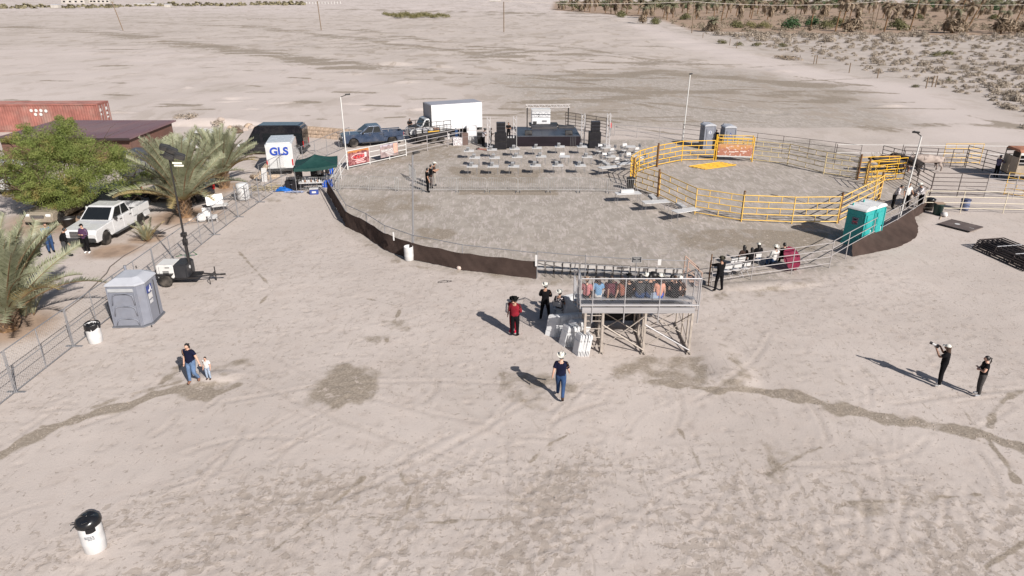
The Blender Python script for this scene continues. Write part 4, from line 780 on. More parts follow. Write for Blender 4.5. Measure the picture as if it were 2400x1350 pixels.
def pose_mesh(key, arms='none', legs=None, lean=0.0, sit=False, fat=1.0):
    if key in POSES: return POSES[key]
    J = {k: Vector(v) for k, v in BASE.items()}; J.update({k: Vector(v) for k, v in ARM[arms].items()})
    if legs: J.update({k: Vector(v) for k, v in legs.items()})
    if lean:
        Rm = Matrix.Rotation(lean, 3, 'Y'); pv = J['pelvis'].copy()
        for k in UP: J[k] = Rm @ (J[k] - pv) + pv
    if sit:
        dz = Vector((0, 0, -.45))
        for k in UP + ('pelvis', 'hipL', 'hipR'): J[k] = J[k] + dz
        for s, sg in (('L', 1), ('R', -1)): J['hip' + s] = Vector((.02, sg * .10, .47)); J['kn' + s] = Vector((.44, sg * .13, .50)); J['an' + s] = Vector((.42, sg * .13, .10)); J['to' + s] = Vector((.57, sg * .15, .045))
    names = list(J); me = bpy.data.meshes.new('b'); me.from_pydata([J[k] for k in names], [(names.index(a), names.index(b)) for a, b in EDG], [])
    o = bpy.data.objects.new('b', me); C.objects.link(o); o.modifiers.new('s', 'SKIN'); su = o.modifiers.new('u', 'SUBSURF'); su.levels = 2; su.render_levels = 2
    for k, sv in zip(names, me.skin_vertices[0].data):
        r = RAD[k] if k in RAD else RAD[k[:-1]]
        if k in ('pelvis', 'waist', 'chest') or k[:-1] in ('hip',): r *= fat
        sv.radius = (r, r); sv.use_root = (k == 'pelvis')
    m2 = bpy.data.meshes.new_from_object(o.evaluated_get(bpy.context.evaluated_depsgraph_get())); bpy.data.objects.remove(o)
    n = len(m2.vertices); co = np.zeros(n * 3); m2.vertices.foreach_get('co', co); co = co.reshape(-1, 3); no = np.zeros(n * 3); m2.vertices.foreach_get('normal', no); no = no.reshape(-1, 3)
    bd = np.full(n, 1e9); bi_ = np.zeros(n, int); bt_ = np.zeros(n)
    for q, (a, b) in enumerate(EDG):
        A_, B_ = np.array(J[a]), np.array(J[b]); d = B_ - A_; t_ = np.clip(((co - A_) @ d) / (d @ d), 0, 1); r = RAD.get(a, RAD.get(a[:-1]))
        ds = np.linalg.norm(co - A_ - t_[:, None] * d, axis=1) - r * .6; mk_ = ds < bd; bd[mk_] = ds[mk_]; bi_[mk_] = q; bt_[mk_] = t_[mk_]
    nm = [e[1] for e in EDG]; reg = np.array([nm[i] for i in bi_])
    faces = [tuple(p.vertices) for p in m2.polygons]; bpy.data.meshes.remove(m2)
    def mk(nm_, mask, off, mats=1, smooth=True):
        idx = {}; vs = []; fs = []
        for f in faces:
            if sum(bool(mask[i]) for i in f) * 2 >= len(f):
                g = []
                for i in f:
                    if i not in idx: idx[i] = len(vs); vs.append(tuple(co[i] + no[i] * off))
                    g.append(idx[i])
                fs.append(tuple(g))
        b = MB(); b.add(vs, fs); return b
    body = mk('body', np.ones(n, bool), 0.0)
    nk = J['neck']; lv = Matrix.Rotation(lean * .7, 3, 'Y'); hc = nk + lv @ Vector((.02, 0, .085))
    # head: jaw, nose and ears on one rounded form, eyes and mouth as dark facets
    vs = []; fs = []; nu, nv = 14, 10
    for j in range(nv + 1):
        ph = pi * j / nv
        for i in range(nu):
            th = 2 * pi * i / nu; x, y, z = sin(ph) * cos(th), sin(ph) * sin(th), cos(ph)
            sx = .098 * (1 - .18 * max(0, -z)); sy = .076 * (1 - .28 * max(0, -z)); p_ = Vector((x * sx, y * sy, z * .120))
            if i == 0 and 0 <= -z + .12 < .45: p_.x += .024
            if i in (3, 4, 10, 11) and abs(z) < .25: p_.y *= 1.14
            vs.append(hc + lv @ p_)
    fs = [(j * nu + i, (j + 1) * nu + i, (j + 1) * nu + (i + 1) % nu, j * nu + (i + 1) % nu) for j in range(nv) for i in range(nu)]
    body.add(vs, fs)
    for sg in (-1, 1): body.box(hc + lv @ Vector((.086, sg * .031, .018)), (.012, .022, .010), 1)
    body.box(hc + lv @ Vector((.082, 0, -.058)), (.012, .04, .008), 1)
    for s, sg in (('L', 1), ('R', -1)):   # five fingers per hand
        d = (J['ha' + s] - J['wr' + s]).normalized(); a = Vector((0, 0, 1)).cross(d); a = a.normalized() if a.length > .1 else Vector((1, 0, 0)); a = a if abs(d.z) < .7 else Vector((1, 0, 0)); c_ = d.cross(a)
        for k, L_ in enumerate((.066, .078, .074, .056)):
            st_ = J['ha' + s] + d * .012 + a * (k - 1.5) * .019; body.tube([st_, st_ + d * L_ * .55, st_ + d * L_ * .95 - c_ * .014 * sg], [.010, .009, .007], 5)
        st_ = J['ha' + s] + a * .030 - d * .01; body.tube([st_, st_ + (d + a * .9).normalized() * .036, st_ + (d + a * .5).normalized() * .062], [.011, .010, .008], 5)
    isin = lambda *k: np.isin(reg, k)
    up = isin('waist', 'chest') | (isin('nb') & (bt_ < .75)) | isin('shL', 'shR'); short = up | (isin('elL', 'elR') & (bt_ < .62)); lng = up | isin('elL', 'elR') | (isin('wrL', 'wrR') & (bt_ < .93))
    noslv = up | (isin('elL', 'elR') & (bt_ < .12))
    leg = isin('waist') | (isin('chest') & (bt_ < .15)) | isin('hipL', 'hipR', 'knL', 'knR') | (isin('anL', 'anR') & (bt_ < .9)); sho = isin('toL', 'toR') | (isin('anL', 'anR') & (bt_ > .84))
    skirt = None
    P = dict(body=body.mesh('body', [None, M('eye_dark', (.02, .015, .012))], True))
    for nm_, mk_, off in (('short', short, .022), ('long', lng, .022), ('none', noslv, .019), ('trousers', leg, .014), ('shoes', sho, .012)):
        P[nm_] = mk(nm_, mk_, off).mesh(nm_, [None], True)
    P['hc'] = hc; P['lv'] = lv; P['J'] = J; POSES[key] = P; return P
def hair_mesh(kind):
    if ('hair', kind) in POSES: return POSES[('hair', kind)]
    b = MB(); nu, nv = 14, 7; vs = []
    for j in range(nv + 1):
        ph = pi * .60 * j / nv
        for i in range(nu):
            th = 2 * pi * i / nu; f = cos(th); q = min(ph, pi * .32) if f > .45 else ph
            vs.append((sin(q) * cos(th) * .108 - .006, sin(q) * sin(th) * .088, cos(q) * .128))
    b.add(vs, [(j * nu + i, (j + 1) * nu + i, (j + 1) * nu + (i + 1) % nu, j * nu + (i + 1) % nu) for j in range(nv) for i in range(nu)])
    if kind == 'long':
        k = len(b.v); rows = 5
        vs = [(-.03 - .085 * cos(th) - .03 * r_ / rows, .10 * sin(th) * (1.05 - .05 * r_), .03 - r_ * .075) for r_ in range(rows + 1) for th in np.linspace(-1.75, 1.75, 9)]
        b.add(vs, [(r_ * 9 + i, r_ * 9 + i + 1, (r_ + 1) * 9 + i + 1, (r_ + 1) * 9 + i) for r_ in range(rows) for i in range(8)])
    if kind == 'tail': b.tube([(-.09, 0, .06), (-.15, 0, .03), (-.16, 0, -.08), (-.14, 0, -.2)], [.02, .035, .032, .012], 7)
    if kind == 'big': b.lathe([(.02, -.14), (.14, -.10), (.20, .0), (.185, .1), (.11, .175), (.01, .19)], 14, (-.03, 0, .02))
    POSES[('hair', kind)] = b.mesh('hair', [None], True); return POSES[('hair', kind)]
def hat_mesh(kind):
    if ('hat', kind) in POSES: return POSES[('hat', kind)]
    b = MB(); n = 18
    if kind == 'cowboy':
        vs = []; ring = ((.100, .0), (.15, .0), (.185, .0), (.205, .0), (.200, -.008), (.15, -.010), (.098, -.008))
        for r, dz in ring:
            for i in range(n):
                th = 2 * pi * i / n; c_ = (abs(sin(th)) ** 2.2) * max(0, (r - .12)) * .85; vs.append((r * 1.02 * cos(th), r * .88 * sin(th) * (1 - c_ * 1.6), dz + c_ - .12 * max(0, abs(cos(th)) - .8) * (r - .1) * 2))
        b.add(vs, [(j * n + i, j * n + (i + 1) % n, (j + 1) * n + (i + 1) % n, (j + 1) * n + i) for j in range(len(ring) - 1) for i in range(n)])
        vs = []
        for r, z in ((.104, -.012), (.105, .03), (.098, .09), (.085, .118), (.05, .122), (.0, .10)):
            for i in range(n):
                th = 2 * pi * i / n; pz = z - (.03 * (1 - abs(sin(th))) if z > .1 and abs(cos(th)) > .3 else 0); vs.append((r * 1.04 * cos(th), r * .84 * sin(th), pz))
        b.add(vs, [(j * n + i, j * n + (i + 1) % n, (j + 1) * n + (i + 1) % n, (j + 1) * n + i) for j in range(5) for i in range(n)])
    else:
        vs = [(sin(q) * cos(th) * .106, sin(q) * sin(th) * .088, cos(q) * .09) for q in np.linspace(0.02, pi * .5, 5) for th in np.linspace(0, 2 * pi, n, endpoint=False)]
        b.add(vs, [(j * n + i, (j + 1) * n + i, (j + 1) * n + (i + 1) % n, j * n + (i + 1) % n) for j in range(4) for i in range(n)]); b.box((.13, 0, .004), (.10, .13, .010))
    POSES[('hat', kind)] = b.mesh('hat', [None], True); return POSES[('hat', kind)]
def objmat(o, m): o.material_slots[0].link = 'OBJECT'; o.material_slots[0].material = m
SK1, SK2, SK3 = M('skin_light', (.52, .31, .23), .55, var=.05), M('skin_tan', (.36, .20, .135), .55, var=.05), M('skin_brown', (.22, .115, .075), .55, var=.05)
HB, HBR = M('black_hair', (.012, .010, .010), .5), M('brown_hair', (.05, .028, .018), .5)
cl = lambda nm, c, r=.9, **k: M('fabric_' + nm, c, r, var=.18, scale=7, bump=.6, **k)
cBlack, cNavy, cJean, cJeanD, cWhite, cRed, cGrey, cMar = cl('black', (.007, .0065, .008)), cl('navy', (.008, .009, .026)), cl('jeans', (.11, .17, .29)), cl('dark_jeans', (.03, .06, .14)), cl('white', (.58, .565, .555)), cl('crimson', (.20, .014, .024)), cl('grey', (.05, .05, .053)), cl('maroon', (.10, .028, .04))
cPink, cSky, cBrick, cBlue, cRoyal, cGreyL, cBrown = cl('pink', (.42, .16, .165)), cl('light_blue', (.14, .26, .42)), cl('brick', (.22, .085, .06)), cl('denim_blue', (.06, .13, .28)), cl('royal_blue', (.012, .09, .50)), cl('pale_grey', (.40, .40, .42)), cl('brown', (.05, .03, .025))
hWhite, hBlack, hOlive = M('felt_white', (.62, .60, .55), .85, var=.04), M('felt_black', (.008, .008, .008), .9), M('felt_olive', (.055, .05, .038), .85)
plaid = bpy.data.materials.new('plaid_shirt'); plaid.use_nodes = True; t = NT(plaid); tc = t.n('TexCoord').outputs['Object']
wa = [t.ss(t.n('TexWave', {'Vector': tc, 'Scale': 5.0}, bands_direction=d).outputs[1], .55, .75) for d in ('Z', 'Y')]
t.L.new(t.mix(wa[1], t.mix(wa[0], (.028, .018, .05, 1), (.10, .05, .12, 1)), (.07, .02, .05, 1)), t.N['Principled BSDF'].inputs['Base Color'])
flora = bpy.data.materials.new('patterned_shirt'); flora.use_nodes = True; t = NT(flora); tc = t.n('TexCoord').outputs['Object']; t.L.new(t.mix(t.ss(t.n('TexNoise', {'Vector': tc, 'Scale': 16.0, 'Detail': 1.0}).outputs[0], .54, .58), (.015, .013, .016, 1), (.6, .52, .52, 1)), t.N['Principled BSDF'].inputs['Base Color'])
speck = bpy.data.materials.new('speckled_shirt'); speck.use_nodes = True; t = NT(speck); tc = t.n('TexCoord').outputs['Object']; t.L.new(t.mix(t.ss(t.n('TexNoise', {'Vector': tc, 'Scale': 14.0, 'Detail': 2.0}).outputs[0], .5, .58), (.6, .57, .58, 1), (.12, .10, .12, 1)), t.N['Principled BSDF'].inputs['Base Color'])
def person(label, loc, face, arms='none', legs=None, lean=0.0, sit=False, shirt=cBlack, slv='short', tr=cBlack, shoe=cBlack, skin=SK2, hair='short', haircol=HB, hat=None, hatcol=None, h=1.75, fat=1.0, group=None, head=1.0):
    key = (arms, id(legs), round(lean, 2), sit, fat); P = pose_mesh(key, arms, legs, lean, sit, fat)
    z = loc[2] if len(loc) > 2 else 0.0; t_ = thing('person', label, 'person', (loc[0], loc[1], z), face, group, h / 1.75)
    o = ob('body', P['body'], t_); objmat(o, skin)
    for nm_, m_, mat in (('shirt', slv, shirt), ('trousers', 'trousers', tr), ('shoes', 'shoes', shoe)):
        o = ob(nm_, P[m_], t_); objmat(o, mat)
    e = P['lv'].to_euler()
    if hair: o = ob('hair', hair_mesh(hair), t_, P['hc'], e); objmat(o, haircol)
    if hat: o = ob('hat', hat_mesh(hat), t_, P['hc'] + P['lv'] @ Vector((0, 0, .062 if hat == 'cowboy' else .05)), e); objmat(o, hatcol or hWhite)
    return t_
def gp(px, py): p = G(px, py); return (p.x, p.y, ground_z(p.x, p.y) + .005)
N_, S_, E_, W_ = pi / 2, -pi / 2, 0.0, pi
person('man in white cowboy hat, black tee and jeans walking alone on the open sand', gp(1313, 936), R(80), 'swing', WALK, shirt=cNavy, tr=cJeanD, shoe=cBrown, skin=SK1, hat='cowboy', h=1.84, fat=1.12)
person('man in crimson shirt, black trousers and black cowboy hat seen from behind', gp(1207, 788), R(75), 'phone', shirt=cRed, slv='long', hat='cowboy', hatcol=hBlack, h=1.82, fat=1.1)
person('woman in black hat and red outfit standing close to the crimson shirt man', (G(1203, 778).x, G(1203, 778).y, .0), R(-110), 'none', shirt=cRed, slv='none', tr=cRed, shoe=cl('bright_red', (.5, .015, .05)), skin=SK1, hair='long', hat='cowboy', hatcol=hBlack, h=1.68)
person('man in white cowboy hat and all black clothes by the stacked white chairs', gp(1277, 750), R(80), 'crossed', WIDE, shirt=cBlack, slv='long', hat='cowboy', h=1.80)
pht = person('photographer in white cap and black clothes holding up a long lens camera', gp(2200, 905), R(140), 'camera', shirt=cBlack, slv='short', tr=cBlack, shoe=cWhite, skin=SK3, hair='long', haircol=HBR, hat='cap', hatcol=hWhite, h=1.76)
person('woman in sleeveless black top and grey trousers with folded arms', gp(2290, 928), R(160), 'crossed', shirt=cBlack, slv='none', tr=cl('charcoal', (.06, .055, .055)), shoe=cGreyL, skin=SK1, hair='tail', h=1.66)
person('woman in navy top and jeans walking hand in hand with a child', gp(456, 898), R(-97), 'side', dict(knL=(.10, .12, .50), anL=(-.12, .16, .16), toL=(-.03, .18, .05), knR=(.08, -.10, .50), anR=(.10, -.11, .10), toR=(.24, -.12, .045)), shirt=cNavy, tr=cJean, shoe=cl('tan_shoes', (.18, .09, .06)), skin=SK1, hair='tail', h=1.68, fat=1.18)
person('small child in white tee and pale jeans holding a woman\'s hand', gp(491, 893), R(-95), 'none', shirt=cWhite, tr=cl('pale_jeans', (.30, .36, .46)), shoe=cBrown, skin=SK1, h=1.0)
person('man in black with a dark hat leaning at the arena rail', gp(1683, 683), R(105), 'reach', WIDE, shirt=cBlack, slv='long', hat='cowboy', hatcol=hOlive, h=1.82)
person('front man in black of the three standing in the arena', gp(1003, 451), R(20), 'none', shirt=cBlack, hair='short', h=1.84, skin=SK2); person('man in dark clothes pointing, middle of three in the arena', gp(1011, 441), R(15), 'point', shirt=cBlack, tr=cBrown, h=1.80); person('man in white cowboy hat, the rear of three in the arena', gp(1019, 436), R(5), 'phone', shirt=cBrown, tr=cl('khaki', (.30, .27, .24)), hat='cowboy', h=1.80)
person('man in purple plaid shirt and cap standing before the white pickup', gp(207, 594), R(-95), 'phone', shirt=plaid, slv='long', tr=cBlack, shoe=cWhite, skin=SK1, hat='cap', hatcol=hBlack, h=1.76, fat=1.2)
person('man in blue shirt and jeans with folded arms in the parking lot', gp(122, 592), R(-40), 'crossed', shirt=cBlue, tr=cJeanD, skin=SK2, h=1.80, fat=1.2); person('woman in white top with dark hair beside the small palm fronds', gp(92, 600), R(10), 'none', shirt=cWhite, slv='long', tr=cBlack, skin=SK1, hair='long', h=1.66); person('man in black jacket striding past the parked cars', gp(158, 605), R(35), 'swing', WALK, .25, shirt=cBlack, slv='long', tr=cGrey, h=1.78, fat=1.2)
person('man in black shirt standing behind the blue pickup', gp(962, 318), R(-60), 'phone', shirt=cBlack, h=1.76); person('man in white cowboy hat bending over near the stake trailer', gp(1070, 327), R(150), 'reach', None, .6, shirt=cl('teal_dark', (.02, .05, .07)), slv='long', tr=cJeanD, hat='cowboy', h=1.78)
person('worker in grey hat and speckled shirt by the truss beside the speakers', gp(1133, 345), R(40), 'phone', None, .3, shirt=speck, tr=cBlack, hat='cowboy', hatcol=M('felt_grey', (.2, .18, .17)), h=1.78); person('worker in black near the truss behind the speaker stack', gp(1150, 343), R(0), 'phone', shirt=cBlack, h=1.78); person('man in black at the mixing desk between speakers and stage', gp(1192, 328), R(-90), 'phone', shirt=cBlack, h=1.74)
person('man in bright red shirt and shorts standing at the far truss', gp(1429, 322), R(170), 'phone', shirt=cl('bright_red_shirt', (.48, .02, .03)), tr=cGrey, skin=SK2, h=1.76); person('person in black squeezed between the two grey toilets', gp(1675, 347), R(-100), 'none', shirt=cBlack, slv='long', h=1.76)
person('person in grey hood and purple sweater opening the cattle gate', gp(2332, 416), R(20), 'reach', shirt=cl('purple_grey', (.10, .09, .15)), slv='long', tr=cBlack, hat='cap', hatcol=cl('grey_hood', (.22, .2, .22)), h=1.8)
person('man in speckled white shirt bending beside the chute', gp(2090, 490), R(-15), 'phone', None, .45, shirt=speck, slv='long', h=1.8); person('man in white shirt and cap, middle of three at the chute', gp(2119, 488), R(-80), 'side', WIDE, shirt=cWhite, h=1.82); person('man under a white cowboy hat leaning over the rail by the brown tarp', gp(2154, 488), R(190), 'reach', None, .35, shirt=speck, slv='long', hat='cowboy', h=1.8)
person('woman with dark hair and white top under the green canopy', gp(751, 438), R(60), 'phone', None, .2, shirt=cWhite, tr=cBlack, skin=SK1, hair='long', h=1.68); person('child in patterned clothes by the canopy table', gp(770, 430), R(-120), 'phone', shirt=speck, tr=cRoyal, h=1.3); person('person in black standing at the shaded end of the canopy', gp(700, 432), R(-60), 'none', shirt=cBlack, slv='long', h=1.72); person('person bending at the rail beside the canopy in pink top', gp(778, 412), R(-100), 'reach', None, .7, shirt=cPink, tr=cRoyal, h=1.65)
# seated along the right rim of the arena
for lb, px, py, kw in (('seated woman with long black hair behind the white folding chairs', 1739, 628, dict(shirt=cBrown, hair='long')), ('seated woman with black hair next to the one in a white cap', 1757, 633, dict(shirt=cBlack, hair='long')), ('seated woman in white cap and dark top by the arena rail', 1773, 622, dict(shirt=cBlack, tr=cJeanD, hair='long', hat='cap', hatcol=hWhite)),
                       ('seated person in white shirt and white cowboy hat next to the umbrella', 1812, 628, dict(shirt=cWhite, slv='long', tr=cJeanD, hat='cowboy')), ('seated person in black shaded by the maroon umbrella', 1832, 622, dict(shirt=cBlack, slv='long', arms='lap'))):
    person(lb, gp(px, py), R(105), kw.pop('arms', 'lap'), sit=True, group='seated spectators on the arena rim', **kw)
seatm = person('seated man in white cowboy hat and patterned black shirt beside the stacked chairs', gp(1310, 742), R(60), 'lap', sit=True, shirt=flora, tr=cBlack, hat='cowboy', h=1.76)
# camera of the photographer
p = G(2200, 905); k_ = thing('camera', 'white and black long lens camera raised by the photographer', 'camera', (p.x, p.y, 0), R(140)); k_.scale = (1.76 / 1.75,) * 3
MB().box((.36, .02, 1.60), (.09, .15, .11)).build('camera_body', mBlack, k_, bevel=.012); b = MB(); b.lathe([(.045, 0), (.045, .12), (.055, .13), (.055, .26)], 12, (1.62, 0, .40), axis='X')
MB().tube([(.40, .02, 1.60), (.55, .03, 1.65)], .042, 12).build('lens_barrel', mPlast, k_); MB().tube([(.55, .03, 1.65), (.64, .035, 1.68)], .052, 12).build('lens_hood', mBlack, k_)
# cattle ------------------------------------------------------------
def cow(label, loc, face, mat, h=1.0, horn=.25, dark=None, hump=.1):
    key = ('cow', horn, hump)
    if key not in POSES:
        J = dict(r=(-.95, 0, 1.12), m=(-.35, 0, 1.06), b=(.25, 0, 1.06), s=(.72, 0, 1.14), w=(.80, 0, 1.30 + hump), n=(1.15, 0, 1.28), h=(1.42, 0, 1.38), mz=(1.74, 0, 1.22))
        RD = dict(r=.30, m=.36, b=.38, s=.34, w=.16, n=.22, h=.145, mz=.09); E2 = [('b', 'm'), ('m', 'r'), ('b', 's'), ('s', 'n'), ('s', 'w'), ('n', 'h'), ('h', 'mz')]
        for s, sg in (('L', 1), ('R', -1)):
            o_ = .08 * sg
            J.update({'f1' + s: (.72, sg * .20, .85), 'f2' + s: (.74 + o_, sg * .19, .45), 'f3' + s: (.72 + o_, sg * .19, .06), 'b1' + s: (-.88, sg * .20, .88), 'b2' + s: (-.78 - o_, sg * .20, .62), 'b3' + s: (-1.02 - o_, sg * .20, .42), 'b4' + s: (-.96 - o_, sg * .20, .06)})
            RD.update({'f1' + s: .14, 'f2' + s: .075, 'f3' + s: .065, 'b1' + s: .20, 'b2' + s: .12, 'b3' + s: .075, 'b4' + s: .065}); E2 += [('s', 'f1' + s), ('f1' + s, 'f2' + s), ('f2' + s, 'f3' + s), ('r', 'b1' + s), ('b1' + s, 'b2' + s), ('b2' + s, 'b3' + s), ('b3' + s, 'b4' + s)]
        J.update(t1=(-1.26, 0, 1.14), t2=(-1.38, 0, .8), t3=(-1.36, 0, .42)); RD.update(t1=.06, t2=.03, t3=.05); E2 += [('r', 't1'), ('t1', 't2'), ('t2', 't3')]
        nm = list(J); me = bpy.data.meshes.new('c'); me.from_pydata([J[k] for k in nm], [(nm.index(a), nm.index(b)) for a, b in E2], []); o = bpy.data.objects.new('c', me); C.objects.link(o)
        o.modifiers.new('s', 'SKIN'); su = o.modifiers.new('u', 'SUBSURF'); su.levels = 2; su.render_levels = 2
        for k, sv in zip(nm, me.skin_vertices[0].data): sv.radius = (RD[k], RD[k]); sv.use_root = k == 'b'
        m2 = bpy.data.meshes.new_from_object(o.evaluated_get(bpy.context.evaluated_depsgraph_get())); bpy.data.objects.remove(o); m2.polygons.foreach_set('use_smooth', [True] * len(m2.polygons)); m2.materials.clear(); m2.materials.append(None)
        n = len(m2.vertices); co = np.zeros(n * 3); m2.vertices.foreach_get('co', co); co = co.reshape(-1, 3); tr_ = (co[:, 2] > .62) & (co[:, 0] < 1.0) & (co[:, 0] > -1.2); co[tr_, 1] *= .82; m2.vertices.foreach_set('co', co.ravel()); POSES[key] = m2
    t_ = thing('bull', label, 'bull', loc, face, 'cattle in the pen', h); o = ob('body', POSES[key], t_); objmat(o, mat)
    for sg in (-1, 1):
        MB().tube([(1.38, sg * .09, 1.48), (1.36, sg * (.14 + horn), 1.54), (1.42, sg * (.20 + horn), 1.66 + horn * .3)], [.035, .026, .008], 7).build('horn', M('horn', (.3, .25, .2), .5), t_, True)
        MB().tube([(1.34, sg * .12, 1.42), (1.30, sg * .24, 1.38), (1.29, sg * .33, 1.32)], [.02, .055, .01], 6).build('ear', dark or mat, t_, True)
        MB().lathe([(.012, -.012), (.02, 0), (.012, .012)], 8, (1.52, sg * .10, 1.36)).build('eye', M('eye_dark', (.02, .015, .012)), t_)
    return t_
def hide(nm, a, b, lo=.45, hi=.6):
    m = bpy.data.materials.new(nm); m.use_nodes = True; t = NT(m); tc = t.n('TexCoord').outputs['Object']; t.L.new(t.mix(t.ss(t.n('TexNoise', {'Vector': tc, 'Scale': 1.7, 'Detail': 5.0}).outputs[0], lo, hi), (*a, 1), (*b, 1)), t.N['Principled BSDF'].inputs['Base Color']); t.N['Principled BSDF'].inputs['Roughness'].default_value = .75; return m
hPale, hDark, hBrin = hide('pale_hide', (.34, .28, .25), (.20, .16, .145)), hide('dark_hide', (.018, .014, .014), (.05, .035, .03)), hide('brindle_hide', (.06, .028, .018), (.20, .085, .045))
cow('pale grey bull standing side on behind the leaning white pole', gp(2172, 402), R(183), hPale, 1.0, .16, M('dark_ear', (.05, .04, .04)), .18); cow('black horned bull with raised head between chute and pale bull', gp(2124, 408), R(120), hDark, 1.0, .3)
cow('brindle brown bull crowded behind the yellow chute panels', gp(2096, 404), R(185), hBrin, .98, .26); cow('dark bull farthest along behind the yellow chute panels', gp(2078, 408), R(170), hDark, .96, .2); cow('grey calf standing behind the man in the cowboy hat', gp(2143, 482), R(20), hide('grey_hide', (.30, .26, .24), (.22, .18, .16)), .78, .06)
# ------------------------------------------------------------------ bleacher
mBl = M('bleacher_steel', (0.40, 0.35, 0.31), .6, .2, .15, dust=.25); mAl = M('bleacher_aluminium', (0.46, 0.45, 0.465), .4, .5, .08)
bl = thing('bleacher', 'raised steel bleacher with chain link back fence seen from behind', 'bleacher', (0, 0, 0)); BX0, BX1, BY = 2.85, 7.42, 26.0
rows = [(26.38 + k * .78, 2.36 - k * .30) for k in range(4)]     # bench y, bench height
for k, (y, z) in enumerate(rows):
    slab('bench', ((BX0 + BX1) / 2, y, z), (BX1 - BX0 + .1, .27, .045), mAl, bl)
    for j in range(2): slab('foot_plank', ((BX0 + BX1) / 2, y - .28 + j * .54 + .1, z - .40), (BX1 - BX0 + .1, .25, .04), mAl, bl)
    slab('riser', ((BX0 + BX1) / 2, y + .36, z - .58), (BX1 - BX0, .02, .30), M('grey_riser', (.2, .19, .19), .7), bl)
slab('rear_beam', ((BX0 + BX1) / 2, BY - .03, 2.0), (BX1 - BX0, .06, .24), mAl, bl); slab('rear_kick', ((BX0 + BX1) / 2, BY + .02, 2.2), (BX1 - BX0 + .2, .04, .06), mAl, bl)
COLS = (3.0, 3.72, 5.46, 7.36)
for x in COLS:
    MB().box((x, BY, .97), (.09, .09, 1.94)).build('column', mBl, bl); rod('column', (x + .06, BY + .75, 0), (x + .06, BY + .75, 1.75), .04, mBl, bl); rod('column', (x + .06, BY + 1.6, 0), (x + .06, BY + 1.6, 1.4), .04, mBl, bl); rod('column', (x + .06, BY + 2.7, 0), (x + .06, BY + 2.7, 1.0), .04, mBl, bl)
    rod('brace', (x + .04, BY, .25), (x + .06, BY + 2.7, .9), .025, mBl, bl); rod('brace', (x + .04, BY, 1.85), (x + .06, BY + 2.7, .1), .025, mBl, bl)
    rod('sleeper', (x + .03, BY - .12, .05), (x + .06, BY + 2.9, .05), .05, mBl, bl); slab('base_plate', (x, BY, .02), (.2, .2, .04), mBl, bl)
for z in (.35, .75, 1.15, 1.5, 1.75): rod('rung', (3.0, BY, z), (3.72, BY, z), .02, mBl, bl)
for a, b_ in ((1, 2), (2, 3)):
    rod('cross_brace', (COLS[a], BY - .05, 1.35), (COLS[b_], BY - .05, .18), .032, mAl if a == 2 else mBl, bl); rod('cross_brace', (COLS[a], BY - .02, .30), (COLS[b_], BY - .02, 1.75), .022, mBl, bl)
    rod('cross_brace', (COLS[a], BY + 1.6, 1.3), (COLS[b_], BY + 1.6, .2), .022, mBl, bl); rod('cross_brace', (COLS[a], BY + 1.6, .2), (COLS[b_], BY + 1.6, 1.3), .022, mBl, bl)
slab('under_panel', (4.75, BY + 2.75, .75), (2.2, .03, 1.1), M('shaded_wall_dark', (.03, .028, .03), .9), bl)  # front wall coloured near-black to hold the shade under the seats
for z in (2.24, 3.40): rod('guard_rail', (2.76, BY - .07, z), (7.56, BY - .07, z), .028, mAl, bl)
for x in (2.76, 3.25, 4.55, 5.95, 7.48, 7.56): rod('guard_post', (x, BY - .07, 1.45 if x not in (2.76, 7.48) else 2.1), (x, BY - .07, 3.40), .026, mAl, bl)
m_ = ob('wire_mesh', chain_mesh(4.76, 1.12, 0, .10, .003).mesh('wire', mAl), bl, (2.78, BY - .07, 2.26)); m_['kind'] = 'stuff'
for x, nm in ((2.76, 1.0), (7.56, 1.0)):
    rod('side_rail', (x, BY - .07, 3.4), (x, BY + .95, 3.4), .026, mAl, bl); rod('side_rail', (x, BY + .95, 3.4), (x, BY + 2.9, 2.35), .026, mAl, bl); rod('side_rail', (x, BY - .07, 2.2), (x, BY + .95, 2.2), .022, mAl, bl); rod('side_post', (x, BY + .95, 1.7), (x, BY + .95, 3.4), .024, mAl, bl); rod('side_post', (x, BY + 2.9, 1.0), (x, BY + 2.9, 2.35), .024, mAl, bl)
    m_ = ob('wire_mesh', chain_mesh(.98, 1.12, 0, .10, .003).mesh('wire', mAl), bl, (x, BY - .05, 2.26), (0, 0, pi / 2)); m_['kind'] = 'stuff'
    m_ = ob('wire_mesh', chain_mesh(1.9, .9, 0, .10, .003).mesh('wire', mAl), bl, (x, BY + .97, 1.6), (0, 0, pi / 2)); m_['kind'] = 'stuff'
for k in range(3): slab('step', (7.15, BY + 3.15 + k * .26, .85 - k * .26), (.8, .26, .04), mAl, bl)
